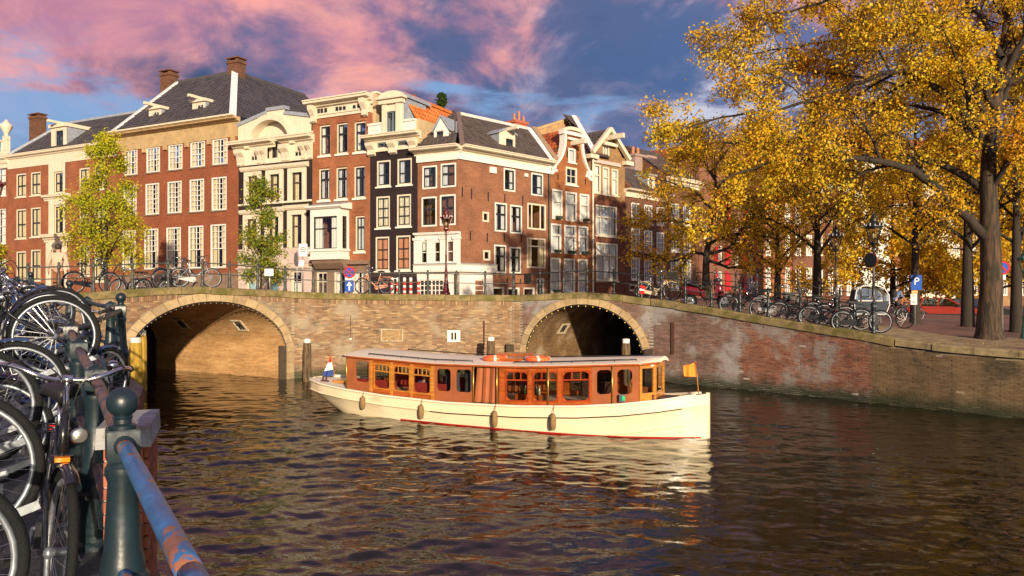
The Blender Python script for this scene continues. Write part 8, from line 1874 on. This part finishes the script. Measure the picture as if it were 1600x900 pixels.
# ---------------------------------------------------------------- people
SKIN = mat('skin', (.52, .28, .18), .6, var=.08)
def skin_mesh(name, joints, edges, m, parent, root=0, sub=2):
    me = bpy.data.meshes.new(name); me.from_pydata([j[:3] for j in joints], edges, []); me.materials.append(m); o = bpy.data.objects.new(name, me); C.objects.link(o); o.parent = parent
    bm = bmesh.new(); bm.from_mesh(me); lay = bm.verts.layers.skin.verify(); bm.verts.ensure_lookup_table()
    for v, j in zip(bm.verts, joints): v[lay].radius = (j[3], j[4] if len(j) > 4 else j[3]); v[lay].use_root = False
    bm.verts[root][lay].use_root = True; bm.to_mesh(me); bm.free()
    o.modifiers.new('skin', 'SKIN').use_smooth_shade = True; o.modifiers.new('sub', 'SUBSURF').levels = sub; o.modifiers['sub'].render_levels = sub
    return o
def person(label, loc, rotz, pose, jacket, trousers, hairm, scale=1.0):
    """pose gives joint positions, x forward, y left"""
    t = thing('person', label, 'person', loc, rotz); t.scale = (scale,) * 3; p = pose; J = []; E = []
    def add(q, r, link=None): J.append((*q, *(r if hasattr(r, '__len__') else (r,)))); (E.append((link, len(J) - 1)) if link is not None else None); return len(J) - 1
    pel = add(p['pelvis'], (.13, .10)); sp_ = add(p['chest'], (.15, .11), pel); nk = add(p['neck'], .055, sp_); hd = add(p['head'], (.085, .10), nk); add(p['crown'], (.075, .085), hd)
    for sd in ('l', 'r'):
        s_ = add(p['sho' + sd], .06, sp_); e = add(p['elb' + sd], .043, s_); w_ = add(p['wri' + sd], .03, e); h_ = add(p['han' + sd], (.042, .024), w_)
        k = add(p['hip' + sd], .085, pel); n_ = add(p['kne' + sd], .056, k); a = add(p['ank' + sd], .038, n_); add(p['toe' + sd], (.038, .03), a)
    skin_mesh('body', J, E, SKIN, t)
    V = lambda k: Vector(p[k])
    for sd in ('l', 'r'):       # fingers and thumb
        w_, h_ = V('wri' + sd), V('han' + sd); d = (h_ - w_).normalized(); sx = d.cross(Vector((0, 1, 0))); sx = sx.normalized() if sx.length > .1 else Vector((1, 0, 0)); b = MB()
        for i, L_ in enumerate((.06, .072, .068, .052)): o_ = h_ + sx * (.027 - .018 * i); b.tube([o_, o_ + d * L_ * .5 + Vector((0, 0, -.004)), o_ + d * L_ * .9 + Vector((.004, 0, -.012))], [.009, .008, .006], 5)
        b.tube([w_ + sx * .03 + d * .03, w_ + sx * .055 + d * .06, w_ + sx * .06 + d * .09], [.011, .009, .007], 5); b.build('fingers', SKIN, t, True)
    J2 = [(*V('pelvis').lerp(V('chest'), -.22), .165, .135), (*p['chest'], .175, .13), (*V('chest').lerp(V('neck'), .75), .075)]; E2 = [(0, 1), (1, 2)]
    for sd in ('l', 'r'):
        i = len(J2); J2 += [(*p['sho' + sd], .08), (*p['elb' + sd], .062), (*V('wri' + sd).lerp(V('elb' + sd), .08), .048)]; E2 += [(1, i), (i, i + 1), (i + 1, i + 2)]
    skin_mesh('jacket', J2, E2, jacket, t, 1)
    J3 = [(*(V('pelvis') + Vector((0, 0, .0))), .125, .11)]; E3 = []
    for sd in ('l', 'r'):
        i = len(J3); J3 += [(*V('hip' + sd).lerp(V('kne' + sd), .12), .09), (*p['kne' + sd], .078), (*V('ank' + sd).lerp(V('kne' + sd), .12), .062)]; E3 += [(0, i), (i, i + 1), (i + 1, i + 2)]
    skin_mesh('trousers', J3, E3, trousers, t)
    for sd in ('l', 'r'): skin_mesh('shoe', [(*V('ank' + sd).lerp(V('toe' + sd), -.1), .05), (*V('ank' + sd).lerp(V('toe' + sd), .5), .05, .045), (*p['toe' + sd], .045, .03)], [(0, 1), (1, 2)], BLACKP, t, 0, 1)
    h = V('head'); b = MB(); b.sphere((h.x - .018, h.y, h.z + .04), .108, 14, 10, sx=1.05, sy=.92, sz=1.0); b.v = [(x, y, max(z, h.z - .05 if x < h.x - .03 else h.z + .03 + (x - h.x) * .7)) for x, y, z in b.v]; b.build('hair', hairm, t, True)
    b = MB(); f = h + Vector((.10, 0, .02)); b.add([f + Vector((-.005, -.013, -.02)), f + Vector((-.005, .013, -.02)), f + Vector((.02, 0, -.02)), f + Vector((0, 0, .03))], [(0, 1, 2), (0, 2, 3), (1, 3, 2)]); b.build('nose', SKIN, t)
    for y in (-.033, .033): MB().sphere((h.x + .088, h.y + y, h.z + .045), .012, 6, 4).build('eye', BLACKP, t)
    for y in (-.10, .10): MB().sphere((h.x - .0, h.y + y * .92, h.z + .02), .028, 6, 4, sx=.8, sy=.4, sz=1.1).build('ear', SKIN, t, True)
    MB().box(h.x + .085, h.x + .097, -.025, .025, h.z - .045, h.z - .036).build('mouth', mat('lips', (.35, .12, .10), .6), t)
    return t
stand = dict(pelvis=(0, 0, .95), chest=(.0, 0, 1.30), neck=(.01, 0, 1.50), head=(.03, 0, 1.61), crown=(.02, 0, 1.70), shol=(0, .19, 1.42), shor=(0, -.19, 1.42), elbl=(-.04, .27, 1.14), elbr=(-.04, -.27, 1.14), wril=(.03, .30, .92), wrir=(.02, -.31, .90), hanl=(.05, .30, .85), hanr=(.04, -.31, .83),
             hipl=(0, .09, .90), hipr=(0, -.09, .90), knel=(.03, .11, .49), kner=(-.03, -.11, .49), ankl=(.0, .12, .08), ankr=(-.10, -.12, .08), toel=(.15, .14, .03), toer=(.05, -.14, .03))
y = 25.6; x = (91 - U0) / FPX * y
person('person in a pale jacket and brown trousers standing with back turned on the left bridge', (x, y, 3.13), R(100), stand, mat('pale_jacket', (.46, .34, .24), .85, var=.08), mat('brown_trousers', (.22, .08, .03), .85), mat('dark_hair', (.03, .02, .015), .7), 1.06)
ride = dict(pelvis=(-.24, 0, 1.02), chest=(-.06, 0, 1.32), neck=(.02, 0, 1.50), head=(.07, 0, 1.60), crown=(.07, 0, 1.69), shol=(-.02, .19, 1.42), shor=(-.02, -.19, 1.42), elbl=(.05, .25, 1.18), elbr=(.05, -.25, 1.18), wril=(.15, .28, 1.13), wrir=(.15, -.28, 1.13), hanl=(.21, .28, 1.12), hanr=(.21, -.28, 1.12),
            hipl=(-.22, .09, .98), hipr=(-.22, -.09, .98), knel=(.16, .11, .78), kner=(.06, -.11, .62), ankl=(-.08, .11, .46), ankr=(-.02, -.11, .24), toel=(.05, .12, .41), toer=(.12, -.12, .19))
y = 40.0; x = (1401 - U0) / FPX * y; zc = gz(1401, 40) - .01
t = person('person in a blue jacket with black backpack riding a bicycle away behind the lamp', (x, y, zc), R(35), ride, mat('blue_jacket', (.10, .15, .27), .85, var=.3, scale=9), mat('black_trousers', (.02, .02, .025), .85), MATS['dark_hair'])
b = MB(); b.sphere((-.26, 0, 1.30), .2, 12, 8, sx=.62, sy=.85, sz=1.15); o = b.build('backpack', mat('black_backpack', (.015, .015, .017), .8), t, True)
o = bike('black bicycle under the rider in the blue jacket', GB); put(o, x, y, zc, 35)
sit = dict(pelvis=(0, 0, .42), chest=(.0, 0, .76), neck=(.02, 0, .95), head=(.05, 0, 1.05), crown=(.04, 0, 1.14), shol=(0, .18, .86), shor=(0, -.18, .86), elbl=(.08, .22, .62), elbr=(.08, -.22, .62), wril=(.28, .14, .58), wrir=(.28, -.14, .58), hanl=(.35, .10, .58), hanr=(.35, -.10, .58),
           hipl=(.04, .09, .40), hipr=(.04, -.09, .40), knel=(.42, .10, .42), kner=(.42, -.10, .42), ankl=(.44, .10, .08), ankr=(.44, -.10, .08), toel=(.58, .11, .03), toer=(.58, -.11, .03))
p_ = BM @ Vector((4.35, -.60, .17)); person('person in a blue sweater seated inside the boat behind the middle wooden window', p_, BA + R(90), sit, mat('blue_sweater', (.03, .07, .28), .9), MATS['black_trousers'], MATS['dark_hair'], .88)
# ---------------------------------------------------------------- red scooter
SR = mat('scooter_red', (.13, .008, .014), .2, coat=.8, var=.08)
xs, ys = edge_at_u(1104, .95); zs = float(street_z(np.float64(xs), np.float64(ys))) - .01
S = thing('scooter', 'dark red motor scooter parked nose right behind the railing', 'scooter', (xs, ys, zs), R(-22))
for x0, nm in ((-.58, 'rear_wheel'), (.62, 'front_wheel')):
    w_ = MB(); w_.tube([(x0 + .2 * math.cos(a), 0, .25 + .2 * math.sin(a)) for a in np.linspace(0, 2 * math.pi, 25)[:-1]], .055, 8, closed=True); o = w_.build(nm, RUBBER, S, True); MB().lathe([(.15, -.035), (.15, .035)], 14, (x0, 0, .25), 'y').build('rim', STEEL, o)
def shell(name, secs, m, n=12):      # sections along x: (x, half width, z bottom, z top)
    b = MB()
    for x_, hw, z0, z1 in secs:
        for k in range(n): a = 2 * math.pi * k / n; c, s_ = math.cos(a), math.sin(a); b.v.append((x_, hw * math.copysign(abs(c) ** .6, c), (z0 + z1) / 2 + (z1 - z0) / 2 * math.copysign(abs(s_) ** .6, s_)))
    for i in range(len(secs) - 1):
        for k in range(n): b.f.append((i * n + k, (i + 1) * n + k, (i + 1) * n + (k + 1) % n, i * n + (k + 1) % n))
    b.f += [tuple(range(n)), tuple((len(secs) - 1) * n + k for k in reversed(range(n)))]; return b.build(name, m, S, True)
shell('rear_body', [(-.95, .05, .72, .80), (-.85, .12, .58, .80), (-.55, .17, .46, .80), (-.25, .18, .42, .74), (-.05, .16, .36, .62)], SR); shell('floorboard', [(-.10, .17, .28, .36), (.15, .17, .26, .33), (.38, .15, .27, .36)], BLACKP)
shell('seat', [(-.88, .10, .80, .86), (-.6, .15, .80, .93), (-.3, .15, .76, .88), (-.08, .10, .70, .80)], SADDLE)
b = MB(); b.hexa([(.30, -.17, .30), (.42, -.20, .30), (.42, .20, .30), (.30, .17, .30), (.36, -.14, .95), (.46, -.15, .95), (.46, .15, .95), (.36, .14, .95)]); b.build('leg_shield', SR, S); shell('front_fairing', [(.40, .15, .42, .92), (.52, .11, .45, .85), (.62, .05, .5, .72)], SR); shell('front_fender', [(.36, .06, .40, .47), (.58, .08, .40, .52), (.80, .06, .36, .44)], SR)
shell('head_cowl', [(.26, .12, .95, 1.05), (.42, .17, .93, 1.10), (.54, .10, .95, 1.05)], BLACKP); b = MB(); b.tube([(.36, -.34, 1.06), (.40, 0, 1.06), (.36, .34, 1.06)], .016, 6); h = b.build('handlebar', BLACKP, S, True)
for y in (-.30, .30): b = MB(); b.tube([(.38, y, 1.06), (.36, y * 1.2, 1.24)], .006, 4); b.sphere((.36, y * 1.25, 1.28), .06, 8, 5, sx=.3); b.build('mirror', CHROME, h, True)
b = MB(); b.lathe([(.045, -.3), (.055, -.2), (.055, .12), (.03, .2)], 10, (-.62, -.16, .28), 'x'); b.build('exhaust', CHROME, S, True); MB().box(-.97, -.94, -.06, .06, .70, .76).build('tail_light', mat('red_reflector', (.5, .01, .01), .2), S); MB().tube([(0, 0, .28), (-.02, .14, .01)], .014, 5).build('stand', STEEL, S)
# ---------------------------------------------------------------- cars
def car(label, paint, loc, rot, cat='car'):
    t = thing('parked_car', label, cat, loc, R(rot), 'cars parked under the trees'); L_ = 3.9
    low = [(-1.95, .35), (-1.97, .55), (-1.93, .82), (-1.86, .93), (-1.2, .95), (.62, .93), (1.35, .86), (1.80, .72), (1.93, .58), (1.95, .38), (1.88, .27), (-1.85, .27)]
    b = MB(); W = .82
    def ring(f, z_in): return [(x, z) for x, z in low]
    n = len(low); vs = []
    for y, k in ((-W, .0), (-W + .05, 1), (W - .05, 1), (W, 0)):
        for x, z in low: vs.append((x * (.985 if k == 0 else 1), y, z if k or z < .6 else z - .05))
    b.add(vs, [tuple(range(n))] + [tuple(3 * n + i for i in reversed(range(n)))] + [(j * n + i, (j + 1) * n + i, (j + 1) * n + (i + 1) % n, j * n + (i + 1) % n) for j in range(3) for i in range(n)]); b.build('body', paint, t)
    # roof and pillars
    base = [(-1.84, .935), (-1.62, 1.34), (-1.35, 1.415), (-.4, 1.43), (.05, 1.38), (.85, .925)]
    b = MB(); top = [(-1.62, 1.34), (-1.35, 1.415), (-.4, 1.43), (.05, 1.38)]; hw = lambda z: W - .03 - (z - .93) * .32
    for i in range(3):
        (x0, z0), (x1, z1) = top[i], top[i + 1]; b.hexa([(x0, -hw(z0), z0 - .03), (x1, -hw(z1), z1 - .03), (x1, hw(z1), z1 - .03), (x0, hw(z0), z0 - .03), (x0, -hw(z0), z0), (x1, -hw(z1), z1), (x1, hw(z1), z1), (x0, hw(z0), z0)])
    for sg in (-1, 1):
        for a, c, wd in (((-1.84, .935), (-1.62, 1.34), .16), ((-.45, .94), (-.42, 1.43), .07), ((.85, .925), (.05, 1.38), .07), ((-1.35, .94), (-1.2, 1.41), .07)):
            b.bar((a[0] + .04, sg * hw(a[1]), a[1]), (c[0] + .04, sg * hw(c[1]), c[1]), wd, .045, up=(0, 1, 0))
    b.build('roof', paint, t)
    CG = glass_mat('car_glass', (.35, .42, .48), .22); g = lambda q: MB().add(q, [(0, 1, 2, 3)]).build('window', CG, t)
    for sg in (-1, 1):
        g([(-1.76, sg * hw(.94), .94), (-1.32, sg * hw(.94), .94), (-1.2, sg * hw(1.4), 1.4), (-1.55, sg * hw(1.34), 1.34)]); g([(-1.28, sg * hw(.94), .94), (-.48, sg * hw(.94), .94), (-.45, sg * hw(1.4), 1.4), (-1.15, sg * hw(1.39), 1.39)]); g([(-.38, sg * hw(.94), .94), (.78, sg * hw(.93), .93), (.06, sg * hw(1.36), 1.36), (-.36, sg * hw(1.4), 1.4)])
    g([(.86, -hw(.93), .93), (.86, hw(.93), .93), (.06, hw(1.37), 1.38), (.06, -hw(1.37), 1.38)]); g([(-1.85, hw(.94), .94), (-1.85, -hw(.94), .94), (-1.63, -hw(1.33), 1.33), (-1.63, hw(1.33), 1.33)])
    for x in (-1.2, 1.2):
        for sg in (-1, 1):
            y = sg * (W - .07); w_ = MB().lathe([(.16, -.09), (.29, -.09), (.30, -.05), (.30, .05), (.29, .09), (.16, .09)], 18, (x, y, .30), 'y').build('wheel', RUBBER, t, True); MB().lathe([(.19, -.093), (.05, -.08), (.05, .08), (.19, .093)], 12, (x, y, .30), 'y').build('rim', STEEL, w_)
            MB().prism([(x + .37 * math.cos(a), .30 + .37 * math.sin(a)) for a in np.linspace(0, math.pi, 12)], sg * (W + .004) - .002, sg * (W + .004) + .002).build('wheel_arch', BLACKP, t)
    b = MB(); b.box(-2.02, -1.9, -.78, .78, .36, .56); b.build('rear_bumper', BLACKP, t); b = MB(); b.box(1.88, 2.0, -.78, .78, .34, .54); b.build('front_bumper', BLACKP, t)
    for sg in (-1, 1):
        MB().box(-1.965, -1.90, sg * .66 - .12, sg * .66 + .12, .62, .86).build('tail_light', MATS['red_reflector'], t); MB().box(1.78, 1.93, sg * .6 - .15, sg * .6 + .15, .58, .70).build('headlight', LENS, t); MB().box(-1.75, 1.7, sg * W - .012, sg * W + .012, .36, .52).build('side_shade_strip', BLACKP, t)  # black strip paints the shade along the lower sides
        MB().box(.55, .70, sg * .9 - .08, sg * .9 + .08, .94, 1.06).build('mirror', BLACKP, t)
    return t
cx, cy = at(1478, 500, 44.5).xy
car('red hatchback parked with painted dark shade on its lower body beside the slender trunk', mat('car_red', (.26, .022, .012), .3, coat=.8, var=.05), (cx, cy, gz(1478, 44.5) - .03), -28)
cx, cy = at(1525, 500, 47.0).xy
car('black hatchback parked behind the red car, half hidden by the trunk', mat('car_black', (.012, .012, .014), .2, coat=.8), (cx, cy, gz(1525, 47.0) - .03), -28)
# ---------------------------------------------------------------- cargo tricycle with clear hood
x, y = at(1357, 480, 28.6).xy; z = float(street_z(np.float64(x), np.float64(y))) - .02
K_ = thing('cargo_tricycle', 'dark covered cargo tricycle with clear rounded hood behind the lamp', 'tricycle', (x, y, z), R(-12)); HC = mat('tricycle_body', (.02, .03, .045), .6, var=.2, spec=.25); HG = glass_mat('hood_plastic', (.50, .60, .72), .05)
prof = [(-.55, .55), (.5, .55), (.62, .9), (.60, 1.25), (.45, 1.50), (.15, 1.60), (-.30, 1.58), (-.50, 1.45), (-.58, 1.0)]
for y0 in (-.42, .42):
    b = MB(); b.tube([(a, y0, c) for a, c in prof], .02, 6, closed=True); b.build('hood_edge', SIGNW if y0 < 0 else HC, K_, True)
b = MB(); n = len(prof); b.add([(a, y_, c) for a, c in prof for y_ in (-.42, .42)], [(2 * i, 2 * i + 1, 2 * ((i + 1) % n) + 1, 2 * ((i + 1) % n)) for i in (0, 4, 5, 7, 8)]); b.build('hood', HC, K_)
b = MB(); b.add([(a, y_, c) for a, c in prof for y_ in (-.42, .42)], [(2 * i, 2 * i + 1, 2 * ((i + 1) % n) + 1, 2 * ((i + 1) % n)) for i in (1, 2, 3, 6)]); b.build('clear_panel', HG, K_)
for y0 in (-.421, .421): b = MB(); b.prism([(-.48, 1.05), (.52, 1.05), (.52, 1.25), (.40, 1.44), (.12, 1.53), (-.28, 1.51), (-.44, 1.40)], y0 - .004, y0 + .004); b.build('clear_panel', HG, K_); b = MB(); b.prism([(-.55, .56), (.5, .56), (.58, 1.02), (-.57, 1.02)], y0 - .006, y0 + .006); b.build('side_panel', HC, K_)
b = MB(); b.box(-.5, .48, -.4, .4, .50, .56); b.build('box_floor', HC, K_); MB().box(-.5, -.1, -.36, .36, .561, .85).build('bench', CANVAS, K_)
for wx, wy in ((-.05, -.52), (-.05, .52), (1.25, 0)):
    w_ = MB(); w_.tube([(wx + .30 * math.cos(a), wy, .33 + .30 * math.sin(a)) for a in np.linspace(0, 2 * math.pi, 33)[:-1]], .024, 8, closed=True); o = w_.build('wheel', RUBBER, K_, True); m = MB()
    for k in range(20): a = 2 * math.pi * k / 20; m.tube([(wx, wy + (.03 if k % 2 else -.03), .33), (wx + .29 * math.cos(a), wy, .33 + .29 * math.sin(a))], .002, 3, caps=False)
    m.build('spokes', SPOKE, o)
b = MB(); b.tube([(.4, 0, .55), (.8, 0, .45), (1.1, 0, .95)], .022, 6); b.tube([(1.1, 0, .95), (1.25, 0, .33)], .018, 6); b.tube([(1.08, -.28, 1.05), (1.1, 0, 1.0), (1.08, .28, 1.05)], .012, 6); b.tube([(.75, 0, .46), (.62, 0, .95)], .016, 6); b.build('frame', FRAME, K_, True); b = MB(); b.sphere((.6, 0, .99), .12, 10, 6, sx=1.1, sy=.8, sz=.35); b.build('saddle', SADDLE, K_, True)
